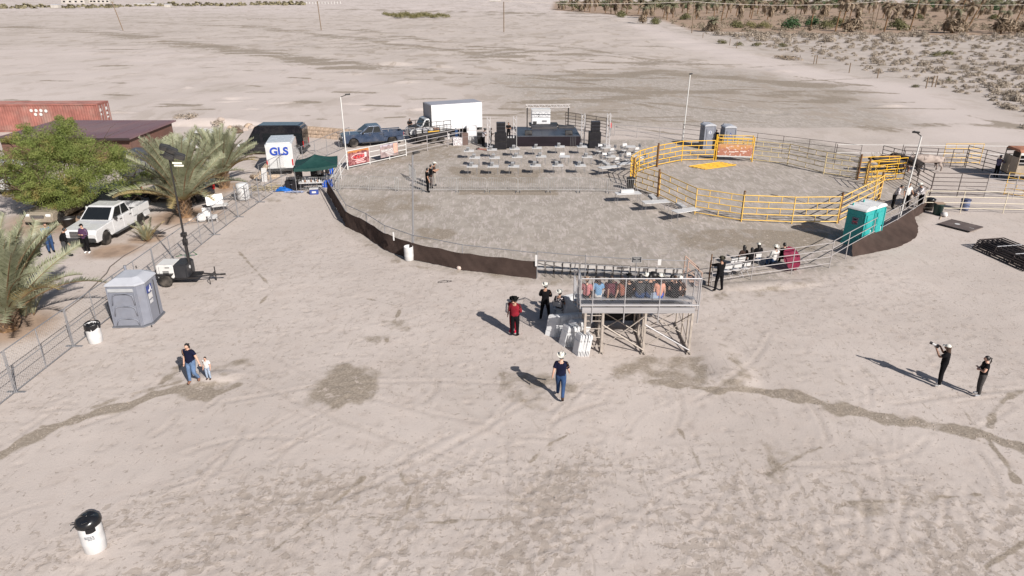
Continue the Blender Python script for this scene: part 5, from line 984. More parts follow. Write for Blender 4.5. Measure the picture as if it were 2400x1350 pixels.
# spectators on the bleacher
def bench_x(px, z, y): return (px - 1200) / F_PX * ((y) * CT + (CAM_H - z) * ST)
SP = [(0, 1375, 'in pink shirt at the end of the top bench', dict(shirt=cPink, hat='cowboy', hatcol=M('straw', (.3, .2, .14)), skin=SK1, h=1.6)), (0, 1402, 'with long dark hair and light blue shirt on the top bench', dict(shirt=cSky, tr=cWhite, hair='long', haircol=HBR, h=1.68)),
      (0, 1427, 'with dark hair and black top squeezed beside the light blue shirt', dict(shirt=cMar, hair='long', h=1.6)), (0, 1438, 'in maroon shirt on the top bench', dict(shirt=cMar, hair='long', haircol=HBR, h=1.68, fat=1.15)), (0, 1457, 'in brick coloured top on the top bench', dict(shirt=cBrick, hair='long', haircol=HBR, skin=SK1, h=1.68, fat=1.1)),
      (0, 1473, 'with black hair and dark top beside the brick coloured top', dict(shirt=cBlack, h=1.72)), (0, 1500, 'in charcoal jacket, middle of the top bench', dict(shirt=cGrey, slv='long', tr=cJeanD, hair='long', h=1.8, fat=1.2)), (0, 1524, 'in dark grey jacket with wide back on the top bench', dict(shirt=cGrey, slv='long', tr=cJeanD, hair='short', h=1.78, fat=1.2)),
      (0, 1545, 'with peach top and bright blue shorts on the top bench', dict(shirt=cl('peach', (.55, .27, .2)), slv='none', tr=cRoyal, skin=SK1, hair='long', h=1.66, fat=1.2)), (0, 1582, 'in black at the far end of the top bench', dict(shirt=cBlack, slv='none', tr=cBlack, skin=SK1, hair='tail', haircol=HBR, h=1.7, fat=1.25)),
      (1, 1513, 'under a white cowboy hat on the second bench', dict(shirt=cBrown, hat='cowboy', h=1.8)), (1, 1530, 'with a big round black hairdo on the second bench', dict(shirt=cBlack, hair='big', h=1.82)), (1, 1549, 'under a second white cowboy hat next to the big hairdo', dict(shirt=cBrown, slv='long', hat='cowboy', h=1.76)), (1, 1573, 'in black shirt holding a pale cup on the second bench', dict(shirt=cBlack, h=1.78)), (1, 1592, 'with white cap at the end of the second bench', dict(shirt=cBrown, hat='cap', h=1.7)),
      (2, 1400, 'with dark hair sitting on a lower bench', dict(shirt=cBlack, hair='long', h=1.6)), (2, 1470, 'in black hat on a lower bench of the bleacher', dict(shirt=cBlack, hat='cowboy', hatcol=hBlack, h=1.75))]
for r_, px, lb, kw in SP:
    y, z = rows[r_]; s_ = kw['h'] / 1.75; person('spectator ' + lb, (bench_x(px, z + .4, y), y - .02, z + .025 - .355 * s_), R(90 + random.uniform(-28, 28)), random.choice(('lap', 'lap', 'crossed', 'phone', 'none')), None, random.choice((0, .1, .2, .3)), sit=True, group='spectators on the bleacher', **kw)
tag(MB().box((0, 0, .14), (.34, .24, .28)).build('cooler', M('pale_blue_plastic', (.3, .36, .46), .5), None, bevel=.02, loc=(bench_x(1533, 2.5, rows[0][0]), rows[0][0], rows[0][1] + .025)), 'small pale blue cooler on the top bench beside the blue shorts', 'cooler')
# ------------------------------------------------------------------ folding chairs
def chair_proto(name, seatm, framem):
    t_ = thing(name, 'x', 'chair')
    MB().box((0, 0, .44), (.40, .40, .03)).build('seat', seatm, t_, bevel=.01); MB().box((-.20, 0, .72), (.03, .42, .24), mat=Matrix.Rotation(-.15, 3, 'Y')).build('backrest', seatm, t_, bevel=.01)
    for s in (-1, 1):
        b = MB(); b.tube([(.24, s * .21, 0), (-.12, s * .21, .46), (-.24, s * .21, .86)], .013, 5); b.build('frame_tube', framem, t_); b = MB(); b.tube([(-.26, s * .19, 0), (.14, s * .19, .43)], .013, 5); b.build('leg', framem, t_)
    b = MB(); b.tube([(-.24, -.21, .86), (-.245, -.15, .90), (-.245, .15, .90), (-.24, .21, .86)], .013, 5); b.build('top_bar', framem, t_); return t_
bc = chair_proto('folding_chair', M('grey_mesh_fabric', (.42, .40, .39), .9), mBlack); wc = chair_proto('folding_chair', mPlast, mGalv)
for i in range(17):
    px = 1268 + i * 20.0; q = G(px, 652 + i * 1.15); o = bc if i == 0 else dup(bc, (0, 0, 0), 0)
    o.location = (q.x + random.uniform(-.02, .02), q.y + .42, 0); o.rotation_euler = (0, 0, pi / 2 + random.uniform(-.06, .06)); o['label'] = f'black folding chair, {ORD[i]} along the row from the brown shade cloth'; o['group'] = 'black folding chairs behind the thin rail'
for i, (px, py, lb) in enumerate(((1700, 652, 'nearest the man leaning at the rail'), (1722, 649, 'second from the leaning man in the near row'), (1742, 646, 'third from the leaning man in the near row'), (1712, 637, 'empty in the second row behind the leaning man'), (1730, 634, 'empty second in the second row'), (1752, 630, 'by the seated women'), (1768, 625, 'beside the white cap'))):
    q = G(px, py); o = wc if i == 0 else dup(wc, (0, 0, 0), 0); o.location = (q.x, q.y, 0); o.rotation_euler = (0, 0, R(105) + random.uniform(-.15, .15)); o['label'] = 'white folding chair ' + lb; o['group'] = 'white chairs at the arena rim'
o = dup(wc, (G(1310, 742).x - .02, G(1310, 742).y - .03, 0), R(60), 'white folding chair under the man in patterned shirt', 'white chairs at the arena rim')
# folded chairs: thin plates with rounded shoulders
b = MB(); prof = [(-.23, 0), (.23, 0), (.23, .86), (.17, .95), (-.17, .95), (-.23, .86)]; b.add([(x, -.014, z) for x, z in prof] + [(x, .014, z) for x, z in prof], [(0, 1, 2, 3, 4, 5), (11, 10, 9, 8, 7, 6)] + [(i, i + 6, (i + 1) % 6 + 6, (i + 1) % 6) for i in range(6)])
b.box((0, -.024, .44), (.40, .018, .40)); b.box((0, -.022, .80), (.42, .014, .18)); fold_me = b.mesh('folded_chair', M('folded_chair_white', (.68, .68, .69), .45, 0, .04))
fold_gr = fold_me.copy(); fold_gr.materials.clear(); fold_gr.materials.append(M('grey_chair_plastic', (.36, .355, .36), .5, 0, .1))
def folded(x, y, z, rot, label, group, sc=1.0):
    o = tag(ob('folded_chair', fold_gr if 'piled' in group else fold_me, None, (x, y, z), rot, sc), label, 'chair', group); return o
def stack_row(px0, py0, n, dxy, face, tilt, label, group):
    q = G(px0, py0)
    for k in range(n): folded(q.x + dxy[0] * k + random.uniform(-.008, .008), q.y + dxy[1] * k, 0, (tilt + random.uniform(-.03, .03), 0, face + random.uniform(-.03, .03)), label.format(ORD[k] + ' from the outer end'), group)
stack_row(1288, 788, 24, (.068, .012), R(-35), -.30, 'white folded chair, {} of the long leaning row', 'folded chairs in the long leaning row')
stack_row(1312, 742, 14, (.066, .03), R(-32), -.32, 'white folded chair, {} of the shaded back row', 'folded chairs in the shaded back row')
stack_row(1316, 810, 8, (.068, .0), R(-60), -.24, 'white folded chair, {} of the first front stack', 'folded chairs in the first front stack'); stack_row(1348, 831, 8, (.062, .0), R(-66), -.18, 'white folded chair, {} of the stack beside the ladder', 'folded chairs in the last front stack'); stack_row(1332, 800, 7, (.07, .02), R(-50), -.26, 'white folded chair, {} of those between the two front stacks', 'folded chairs between the front stacks')
# ------------------------------------------------------------------ guest tables
def table_proto(name, w_, d_):
    t_ = thing(name, 'x', 'table'); MB().box((0, 0, .725), (w_, d_, .035)).build('table_top', mPlast, t_, bevel=.012)
    for sx in (-1, 1):
        for sy in (-1, 1): rod('leg', (sx * (w_ / 2 - .08), sy * (d_ / 2 - .07), 0), (sx * (w_ / 2 - .12), sy * (d_ / 2 - .09), .71), .014, mGalv, t_)
        rod('leg_brace', (sx * (w_ / 2 - .1), -d_ / 2 + .08, .3), (sx * (w_ / 2 - .1), d_ / 2 - .08, .3), .01, mGalv, t_)
    return t_
ct = table_proto('card_table', .92, .86); first = True
TR = ([(1099, 353), (1153, 350), (1206, 348), (1258, 346), (1312, 343), (1364, 343), (1420, 345), (1478, 343)], [(1113, 369), (1159, 369), (1212, 367), (1268, 366), (1323, 366), (1376, 367), (1431, 366), (1488, 365)], [(1107, 389), (1156, 389), (1204, 389), (1255, 387), (1307, 387), (1360, 387)])
mGreyPlast = M('grey_plastic', (.50, .50, .51), .5)  # plain grey plastic, the material's own colour
for r_, (row, rn) in enumerate(zip(TR, ('stage row', 'middle row', 'barrier row'))):
    for i, (px, py) in enumerate(row):
        q = G(px, py, .74); o = ct if first else dup(ct, (0, 0, 0), 0); first = False; o.location = (q.x, q.y, 0); o.rotation_euler = (0, 0, R(random.uniform(-4, 4))); o['label'] = f'white card table, {ORD[i]} from the trucks in the {rn}'; o['group'] = 'card tables before the stage'
        if r_ < 2 and i >= 6 or (r_, i) == (1, 4):
            for a in (([.4, 2.0, 3.6, 5.2] if i >= 6 else [1.7])):
                dup(wc, (q.x + .78 * cos(a), q.y + .72 * sin(a), 0), a + pi, f'white open chair at the {ORD[i]} card table, {rn}', 'open chairs at the card tables')
        if not (r_ < 2 and i == 7) and (r_, i) != (1, 4):
            for k in range(4): folded(q.x - .14 + k * .02, q.y - .17 + k * .012, .745 + .068 * k + .03, (-pi / 2, 0, R(random.uniform(-6, 6))), f'grey folded chair piled on the {ORD[i]} card table, {rn}', 'folded chairs piled on card tables', .60)
lt_ = table_proto('long_table', 1.83, .76)
for i, (px, py, rz, lb) in enumerate(((1472, 452, 8, 'at the pen bend with a white box on it'), (1537, 472, 12, 'middle of the three outside the yellow pen'), (1607, 492, 24, 'closest to the pen near side'), (1428, 391, 24, 'beside the last card table'), (1470, 382, 24, 'pressed against the bend of the yellow pen'))):
    q = G(px, py, .74); o = lt_ if i == 0 else dup(lt_, (0, 0, 0), 0); o.location = (q.x, q.y, 0); o.rotation_euler = (0, 0, R(rz)); o['label'] = 'long white folding table ' + lb; o['group'] = 'long tables by the round pen'
    if i in (1, 2, 3):
        for k in range(3): folded(q.x - .05 + .03 * k, q.y + .32, .745 + k * .055, (-pi / 2 + R(8), 0, R(rz + 4)), 'grey folded chair piled on the long table ' + lb.split(',')[0].replace('outside the yellow pen', 'by the pen'), 'folded chairs piled on long tables', .8)
q = G(1472, 452, .74); bx = tag(MB().box((-.05, .1, .855), (.95, .32, .22)).build('box', mPlast, None, bevel=.015), 'white lidded box on the first long table by the pen', 'box'); bx.location = (q.x, q.y, 0); bx.rotation_euler = (0, 0, R(8))
bn_ = thing('plastic_bin', 'black ribbed bin standing behind the first long table at the pen', 'bin', G(1477, 445)); MB().lathe([(.24, 0), (.29, .85), (.32, .86), (.32, .92), (.27, .92), (.24, .1)], 14).build('body', mBlack, bn_, True); MB().lathe([(.31, .80), (.34, .9), (.3, .96), (.2, .93)], 14).build('liner', M('bin_liner', (.02, .02, .022), .35), bn_, True)
# ------------------------------------------------------------------ stage and sound
mStage = M('stage_black', (.028, .028, .035), .55, 0, .25, 1.0, dust=.12); mSkirt = M('stage_skirt', (.018, .014, .018), .9, 0, .2); mDeck = M('stage_deck_blue_black', (.040, .048, .068), .4, 0, .2, .7, dust=.15)
sg = thing('stage', 'low black concert stage with dark skirt and deck panels', 'stage', (3.55, 68.1, 0), R(1.5)); SW, SD = 6.1, 4.6
for i in range(5):
    for j in range(2):
        if i == 0 and j == 1: pass
        slab('deck_panel', (-SW / 2 + SW * (i + .5) / 5, .02 + SD * (j + .5) / 2, .98), (SW / 5 - .015, SD / 2 - .015, .08), mDeck, sg)
slab('front_skirt', (0, 0, .47), (SW, .04, .94), mSkirt, sg); 
for s in (-1, 1): slab('side_skirt', (s * SW / 2, SD / 2, .47), (.04, SD, .94), mSkirt, sg)
slab('back_skirt', (0, SD, .47), (SW, .04, .94), mSkirt, sg)
for k in range(4): slab('skirt_pleat', (SW / 2 - .95 + k * .16, -.03, .47), (.06, .03, .93), mStage, sg)
slab('riser_box', (-.2, SD - .6, 1.15), (2.6, 1.1, .26), mStage, sg); slab('side_box', (2.1, SD - .3, 1.12), (1.6, .6, .2), mStage, sg)
for x, lb in ((-1.95, 'black wedge monitor on the stage front nearer the mixing desk'), (1.95, 'black wedge monitor on the stage front nearer the step pleats')):
    m_ = thing('stage_monitor', lb, 'speaker', (3.55 + x, 68.55, 1.02), R(1.5), 'stage monitors'); MB().prism([(-.25, 0), (.25, 0), (.25, .12), (-.12, .42), (-.25, .42)], -.35, .35).build('cabinet', mBlack, m_, rot=(0, 0, -pi / 2)); MB().box((0, -.06, .27), (.6, .02, .36), mat=Matrix.Rotation(-.85, 3, 'X')).build('grille', mDarkTrim, m_)
def spk_stack(x, y, lb):
    for k in range(2):
        s_ = thing('subwoofer', f'large black subwoofer, {("bottom", "upper")[k]} of the pair in the {lb}', 'speaker', (x, y, k * .76), R(2), 'subwoofers'); MB().box((0, 0, .38), (1.12, .8, .75)).build('cabinet', mBlack, s_, bevel=.02); slab('grille', (0, -.405, .38), (1.04, .012, .66), mBlackFab, s_)
    for k in range(3):
        s_ = thing('line_array_speaker', f'black line array box, {("lowest", "middle", "topmost")[k]} of three on the {lb}', 'speaker', (x + .03, y, 1.52 + k * .33), R(2), 'line array boxes'); MB().prism([(-.42, .0), (.42, .0), (.42, .32), (-.42, .32)], -.3, .3).build('cabinet', M('speaker_grey_black', (.035, .035, .045), .5), s_, bevel=.02); slab('grille', (0, -.305, .16), (.8, .012, .26), mBlackFab, s_)
spk_stack(-1.08, 67.0, 'speaker stack beside the mixing desk'); spk_stack(7.9, 67.6, 'speaker stack away from the trucks')
mTruss = M('truss_aluminium', (.66, .64, .65), .4, .3, .06)
def truss(label, p0, h, group='truss towers'):
    t_ = thing('truss_tower', label, 'truss', p0, R(3), group); a = .15
    for x in (-a, a):
        for y in (-a, a): rod('chord', (x, y, .02), (x, y, h), .024, mTruss, t_, 6)
    b = MB(); n = int(h / .3)
    for k in range(n):
        z0, z1 = .1 + k * .3, .1 + (k + 1) * .3; s = 1 if k % 2 else -1
        for y in (-a, a): b.tube([(-a * s, y, z0), (a * s, y, z1)], .013, 4, cap=False)
        for x in (-a, a): b.tube([(x, -a * s, z0), (x, a * s, z1)], .013, 4, cap=False)
    o = b.build('lacing', mTruss, t_); o['kind'] = 'stuff'; slab('base_plate', (0, 0, .02), (.6, .6, .03), mTruss, t_)
truss('lattice truss tower beside the workers at the speakers', G(1146, 347), 2.95); truss('lattice truss tower at the stage corner near the mixing desk', G(1207, 345), 2.95); truss('lattice truss tower at the stage corner near the step pleats', G(1365, 342), 3.0); truss('lattice truss tower in front of the man in red', G(1424, 341), 3.0)
tb_ = thing('truss_beam', 'horizontal lattice truss lifted on two stands behind the stage', 'truss', (1.4, 73.0, 0), R(1)); LBm = 4.5
for y in (-.15, .15):
    for z in (2.95, 3.25): rod('chord', (0, y, z), (LBm, y, z), .022, M('truss_pink_white', (.52, .48, .47), .4), tb_, 6)
b = MB()
for k in range(15):
    for y in (-.15, .15): b.tube([(k * .3, y, 2.95 if k % 2 else 3.25), (k * .3 + .3, y, 3.25 if k % 2 else 2.95)], .013, 4, cap=False)
o = b.build('lacing', mTruss, tb_); o['kind'] = 'stuff'
for x in (.15, LBm - .15):
    rod('lift_mast', (x, 0, 0), (x, 0, 2.95), .06, mBlack, tb_)
    for a in range(3): rod('lift_foot', (x, 0, .5), (x + .6 * cos(a * 2.1 + .5), .6 * sin(a * 2.1 + .5), .02), .025, mBlack, tb_)
gn = thing('generator', 'white towable generator on a black trailer behind the stage', 'generator', (3.0, 75.0, 0), R(2))
MB().box((0, 0, 1.75), (1.95, 1.3, 1.45)).build('enclosure', mBox, gn, bevel=.05); slab('roof_band', (0, 0, 2.5), (2.0, 1.34, .06), mWhiteP, gn); slab('vent', (.35, -.656, 1.35), (.5, .012, .18), mGalv, gn); slab('control_door', (-.65, -.656, 1.2), (.4, .012, .28), mDarkTrim, gn)
for z in (1.85, 2.0): slab('window', (-.25, -.656, z), (.14, .012, .07), mDarkTrim, gn)
slab('bed', (.3, 0, .93), (3.0, 1.35, .16), mBlack, gn); rod('drawbar', (1.8, 0, .85), (2.9, 0, .7), .06, mBlack, gn); MB().box((-.1, -.72, .82), (1.6, .25, .12)).build('fender', mBlack, gn, bevel=.03)
for x in (-.5, .35):
    for s in (-1, 1): wheel(gn, x, s * .72, .34, .22)
dk = thing('mixing_desk', 'black mixing desk on a stand between speakers and stage', 'mixing desk', (-.1, 67.4, 0), R(0)); slab('desk', (0, 0, .95), (.9, .6, .12), mBlack, dk, (R(15), 0, 0)); slab('case', (0, .05, .5), (1.0, .7, .8), mBlackFab, dk)
for k in range(3): slab('fader_strip', (-.25 + k * .25, -.05, 1.03), (.12, .3, .02), mPlast, dk, (R(15), 0, 0))
# cases and gear between trucks and speakers
def case(name, label, c, d, mat, rz=0, cat='case', trim=mGalv):
    t_ = thing(name, label, cat, c, R(rz)); MB().box((0, 0, d[2] / 2), d).build('box', mat, t_, bevel=.015)
    for sx in (-1, 1):
        for sy in (-1, 1): slab('corner', (sx * d[0] / 2, sy * d[1] / 2, d[2] / 2), (.03, .03, d[2] + .01), trim, t_)
    slab('lid_edge', (0, 0, d[2] * .7), (d[0] + .012, d[1] + .012, .02), trim, t_); return t_
case('equipment_case', 'tall scuffed white equipment case with dark side beside the box truck', G(1106, 328), (1.0, .8, 1.45), hide('scuffed_white', (.62, .61, .62), (.40, .39, .40), .5, .62), 5); case('carton', 'bright white carton in front of the scuffed equipment case', G(1110, 334), (.85, .5, .62), mPlast, 3, 'box', mPlast)
case('flight_case', 'brown flight case tilted beside the rail fence', G(1089, 339), (.62, .55, 1.15), M('brown_case', (.11, .07, .06), .7), 18); case('flight_case', 'patterned low case on the ground beside the brown case', G(1072, 340), (.9, .6, .75), speck, 14); case('flight_case', 'black rack case beside the worker in speckled shirt', G(1126, 336), (.6, .6, 1.1), mBlack, 0)
hc_ = thing('hand_truck', 'red hand truck lying by the truss tower', 'hand truck', G(1120, 350), R(-28)); rod('frame', (0, .15, .06), (1.5, .15, .06), .025, M('faded_red', (.4, .12, .1), .6), hc_); rod('frame', (0, -.15, .06), (1.5, -.15, .06), .025, M('faded_red', (.4, .12, .1), .6), hc_); slab('toe_plate', (0, 0, .08), (.06, .5, .16), mDarkTrim, hc_); slab('bundle', (1.0, 0, .14), (.6, .3, .12), M('cardboard', (.34, .25, .19), .9), hc_)
# ------------------------------------------------------------------ toilets
pGrey, pGreyL, pTeal, pTealW = M('toilet_grey', (.185, .195, .235), .5, 0, .06, dust=.08), M('toilet_roof_grey', (.40, .41, .45), .5, 0, .04), M('toilet_teal', (.02, .31, .305), .45, 0, .06, dust=.06), M('toilet_roof_white', (.62, .62, .62), .5, 0, .04)
mSign = M('sign_blue', (.03, .05, .20), .5)
def toilet(label, loc, rz, wall, roof, sign, group=None, w_=1.12, d_=1.15, h=2.15):
    t_ = thing('portable_toilet', label, 'toilet', loc, rz, group)
    MB().box((0, d_ / 2, h / 2 + .06), (w_, d_, h - .12), top=(.97, .97)).build('cabin_wall', wall, t_, bevel=.04); slab('skid', (0, d_ / 2, .06), (w_ + .04, d_ + .06, .12), wall, t_)
    d = MB().box((0, -.012, 1.02), (.72, .05, 1.78)).build('door', wall, t_, bevel=.02); slab('door_panel', (0, -.042, .62), (.5, .02, .55), wall, d); slab('door_panel', (0, -.042, 1.35), (.5, .02, .6), wall, d); slab('handle', (.28, -.05, 1.0), (.05, .03, .12), mDarkTrim, d)
    for s in (-1, 1):
        MB().box((s * (w_ / 2 - .05), -.0, 1.05), (.10, .06, 2.0)).build('corner_post', wall, t_, bevel=.015)
        for z in (.55, 1.2, 1.8): slab('side_rib', (s * (w_ / 2 + .0), d_ / 2, z), (.02, d_ - .25, .06), wall, t_)
    n = 8; b = MB(); b.prism([(-w_ / 2 - .03, h)] + [(-(w_ / 2 + .03) * cos(pi * i / n), h + .02 + .22 * sin(pi * i / n)) for i in range(n + 1)] + [(w_ / 2 + .03, h)], -.03, d_ + .03); b.build('roof', roof, t_, bevel=.02)
    for s in (-1, 0, 1): slab('roof_rib', (s * .3, d_ / 2, h + .235 - .05 * abs(s)), (.05, d_ * .8, .03), roof, t_)
    rod('vent_pipe', (-w_ / 2 + .2, d_ - .2, h), (-w_ / 2 + .2, d_ - .2, h + .32), .05, wall, t_)
    if sign == 'tri': MB().add([(-.17, -.056, 1.42), (.17, -.056, 1.42), (0, -.056, 1.76), (-.17, -.05, 1.42), (.17, -.05, 1.42), (0, -.05, 1.76)], [(0, 1, 2), (5, 4, 3), (0, 3, 4, 1), (1, 4, 5, 2), (2, 5, 3, 0)]).build('sign', mSign, d); 
    if sign == 'tri': slab('sign_figure', (0, -.06, 1.53), (.06, .006, .16), mPlast, d)
    if sign == 'disc': MB().lathe([(.17, -.056), (.17, -.048)], 16, axis='Y', c=(0, 0, 1.6)).build('sign', M('sign_grey', (.42, .43, .46)), d); slab('sign_figure', (0, -.06, 1.6), (.06, .006, .2), mSign, d)
    return t_
toilet('grey portable toilet with round door sign behind the round pen', G(1660, 350), R(8), pGrey, pGreyL, 'disc', 'grey toilets behind the round pen'); toilet('grey portable toilet with triangle door sign behind the round pen', G(1707, 355), R(4), pGrey, pGreyL, 'tri', 'grey toilets behind the round pen')
ang = atan2(1.3, 1.81); u_ = Vector((cos(ang), sin(ang), 0)); o_ = Vector((20.43, 39.09, 0))
ta = toilet('turquoise portable toilet with white roof and emblem on its shaded side', o_ + u_ * .57, ang, pTeal, pTealW, None, 'turquoise toilets'); tb2 = toilet('turquoise portable toilet with white roof, the one nearer the leaning pole', o_ + u_ * 1.72, ang, pTeal, pTealW, None, 'turquoise toilets')
slab('emblem', (-.575, .55, 1.5), (.012, .36, .42), M('emblem_print', (.14, .12, .16), .7, 0, .9, 9), ta); slab('emblem_bar', (-.584, .55, 1.45), (.006, .24, .05), mRedP, ta); slab('emblem_bar', (-.584, .55, 1.6), (.006, .18, .06), mSkirt, ta)
for tt in (ta, tb2): slab('sticker', (0, -.045, 1.3), (.16, .008, .12), mPlast, tt); slab('sticker', (.25, -.045, .8), (.1, .008, .3), mPlast, tt)
# big accessible toilet
ga = thing('accessible_toilet', 'large grey accessible portable toilet beside the chain link fence', 'toilet', (-17.1, 28.45, 0), R(2), None, .96)
fp = [(-.82, 0), (.55, 0), (.85, .35), (.85, 1.55), (.5, 1.85), (-.82, 1.85)]
b = MB(); n = len(fp); vs = [(x, y, .06) for x, y in fp] + [(x * .97, .04 + y * .97, 2.08) for x, y in fp]; b.add(vs, [tuple(range(n))[::-1], tuple(range(n, 2 * n))] + [(i, (i + 1) % n, n + (i + 1) % n, n + i) for i in range(n)]); b.build('cabin_wall', pGrey, ga, bevel=.04)
b = MB(); vs = [(x * 1.02, y * 1.02 - .02, 2.06) for x, y in fp] + [(x * 1.02, y * 1.02 - .02, 2.14) for x, y in fp] + [(x * .55, .9 + (y - .9) * .55, 2.36) for x, y in fp]; b.add(vs, [tuple(range(n))[::-1], tuple(range(2 * n, 3 * n))] + [(k * n + i, k * n + (i + 1) % n, (k + 1) * n + (i + 1) % n, (k + 1) * n + i) for k in range(2) for i in range(n)]); b.build('roof', pGreyL, ga, bevel=.03)
b = MB(); b.add([(x * 1.06, y * 1.06 - .04, z) for z in (0, .07) for x, y in fp], [tuple(range(n))[::-1], tuple(range(n, 2 * n))] + [(i, (i + 1) % n, n + (i + 1) % n, n + i) for i in range(n)]); b.build('skid', M('skid_dark', (.12, .125, .145), .6), ga)
slab('top_band', (-.12, -.0, 1.88), (1.25, .03, .16), M('band_grey', (.36, .37, .39), .6), ga)
for z0, z1 in ((1.15, 1.7), (.6, 1.08), (.15, .45)):
    b = MB(); b.tube([(-.62, -.01, z0), (-.55, -.02, z1 - .08), (-.4, -.02, z1), (.2, -.02, z1), (.36, -.02, z1 - .08), (.4, -.01, z0)], .028, 6); b.build('moulded_rib', pGrey, ga, True)
for x in (-.74, .48): MB().box((x, -.0, 1.05), (.09, .05, 1.95)).build('corner_post', pGrey, ga, bevel=.015)
sgn = ob('sign', MB().box((0, 0, 0), (.012, .5, .34)).mesh('sign', mSign), ga, (.865, .62, 1.72)); MB().lathe([(.05, -.01), (.05, .01)], 10, axis='X', c=(0, .1, .1)).build('symbol', mPlast, sgn); b = MB(); b.tube([(.012, .1, .06), (.012, .1, -.05), (.012, -.05, -.06), (.012, -.08, -.13)], .028, 5); b.tube([(.012, .15 + .1 * cos(a), -.05 + .1 * sin(a)) for a in np.linspace(2, 5.5, 8)], .018, 5); b.build('symbol', mPlast, sgn); slab('notice', (.868, .62, 1.36), (.012, .36, .26), mPlast, ga); slab('notice', (.868, .62, 1.08), (.012, .3, .16), M('notice_grey', (.5, .5, .52)), ga)
slab('door_edge', (.86, 1.15, 1.05), (.02, .03, 1.8), mDarkTrim, ga); rod('vent_pipe', (-.55, 1.6, 2.1), (-.55, 1.6, 2.5), .06, pGrey, ga); rod('bolt', (-.1, 1.75, 2.3), (-.1, 1.75, 2.42), .03, mDarkTrim, ga); rod('bolt', (.93, .0, .02), (.93, .0, .1), .03, mDarkTrim, ga)
# ------------------------------------------------------------------ light tower
lt = thing('light_tower', 'white and black mobile light tower trailer with a tall black mast', 'light tower', (-17.3, 33.75, 0), R(3))
MB().box((-.35, 0, .78), (.85, 1.05, .72)).build('engine_cover', mWhiteP, lt, bevel=.05); MB().box((.42, 0, .78), (.68, 1.08, .78)).build('control_cover', M('tower_black', (.03, .03, .034), .4), lt, bevel=.07)
for k in range(6): slab('louvre', (-.3, -.535, .58 + k * .05), (.3, .012, .025), mDarkTrim, lt)
slab('nameplate', (-.2, -.535, 1.02), (.22, .012, .04), mDarkTrim, lt); slab('panel_seam', (-.62, -.535, .8), (.015, .01, .6), mGalv, lt); MB().lathe([(.09, .76), (.09, .775)], 12, (0, -.1, 0)).build('fuel_cap', mPlast, lt, rot=(0, pi / 2, 0), loc=(0, 0, .9))
slab('chassis', (.2, 0, .38), (2.0, .9, .1), mBlack, lt); MB().box((-.35, -.6, .68), (.8, .26, .06)).build('fender', mBlack, lt, bevel=.02); MB().box((-.35, .6, .68), (.8, .26, .06)).build('fender', mBlack, lt, bevel=.02)
for s in (-1, 1): wheel(lt, -.35, s * .6, .34, .2)
rod('drawbar', (1.1, .2, .42), (2.2, 0, .4), .04, mBlack, lt); rod('drawbar', (1.1, -.2, .42), (2.2, 0, .4), .04, mBlack, lt); rod('hitch', (2.2, 0, .4), (2.45, 0, .42), .05, mBlack, lt); rod('jack', (1.9, .1, .05), (1.9, .1, .8), .03, mBlack, lt); rod('outrigger', (1.75, -.4, .4), (1.75, .4, .4), .025, mBlack, lt)
for s in (-1, 1): rod('outrigger_leg', (1.75, s * .4, .4), (1.78, s * .42, .02), .02, mBlack, lt)
rod('outrigger', (-.8, -.6, .35), (-1.3, -.75, .3), .03, mGalv, lt)
rod('mast_section', (.72, 0, .5), (.72, 0, 2.6), .085, mBlack, lt, 4); rod('mast_section', (.72, 0, 2.6), (.72, 0, 4.6), .055, mBlack, lt, 4); rod('mast_section', (.72, 0, 4.6), (.72, 0, 6.6), .04, mBlack, lt, 4); slab('mast_collar', (.72, 0, 2.6), (.24, .24, .18), mBlack, lt); slab('mast_collar', (.72, 0, 2.2), (.2, .2, .3), mBlack, lt)
hd_ = ob('lamp_head', None, lt, (.72, 0, 6.6)); hd_.name = 'lamp_head'
rod('cross_bar', (-.4, 0, .05), (.65, 0, .05), .04, mBlack, hd_)
for k, (x, z, ry) in enumerate(((-.05, .42, .3), (.25, .28, .5), (.05, .0, .6), (.55, .0, .4))):
    MB().box((0, 0, 0), (.5, .26, .3)).build('floodlight', mDarkTrim, hd_, bevel=.04, loc=(x, -.1, z), rot=(.5, ry, .3))
slab('lamp_glass', (.45, -.28, -.30), (.42, .012, .1), M('lamp_glass', (.66, .64, .55), .3), hd_, (-.9, .1, .3)); slab('lamp_glass', (.52, -.3, -.42), (.42, .012, .1), M('lamp_glass', (.66, .64, .55), .3), hd_, (-.9, .1, .3))
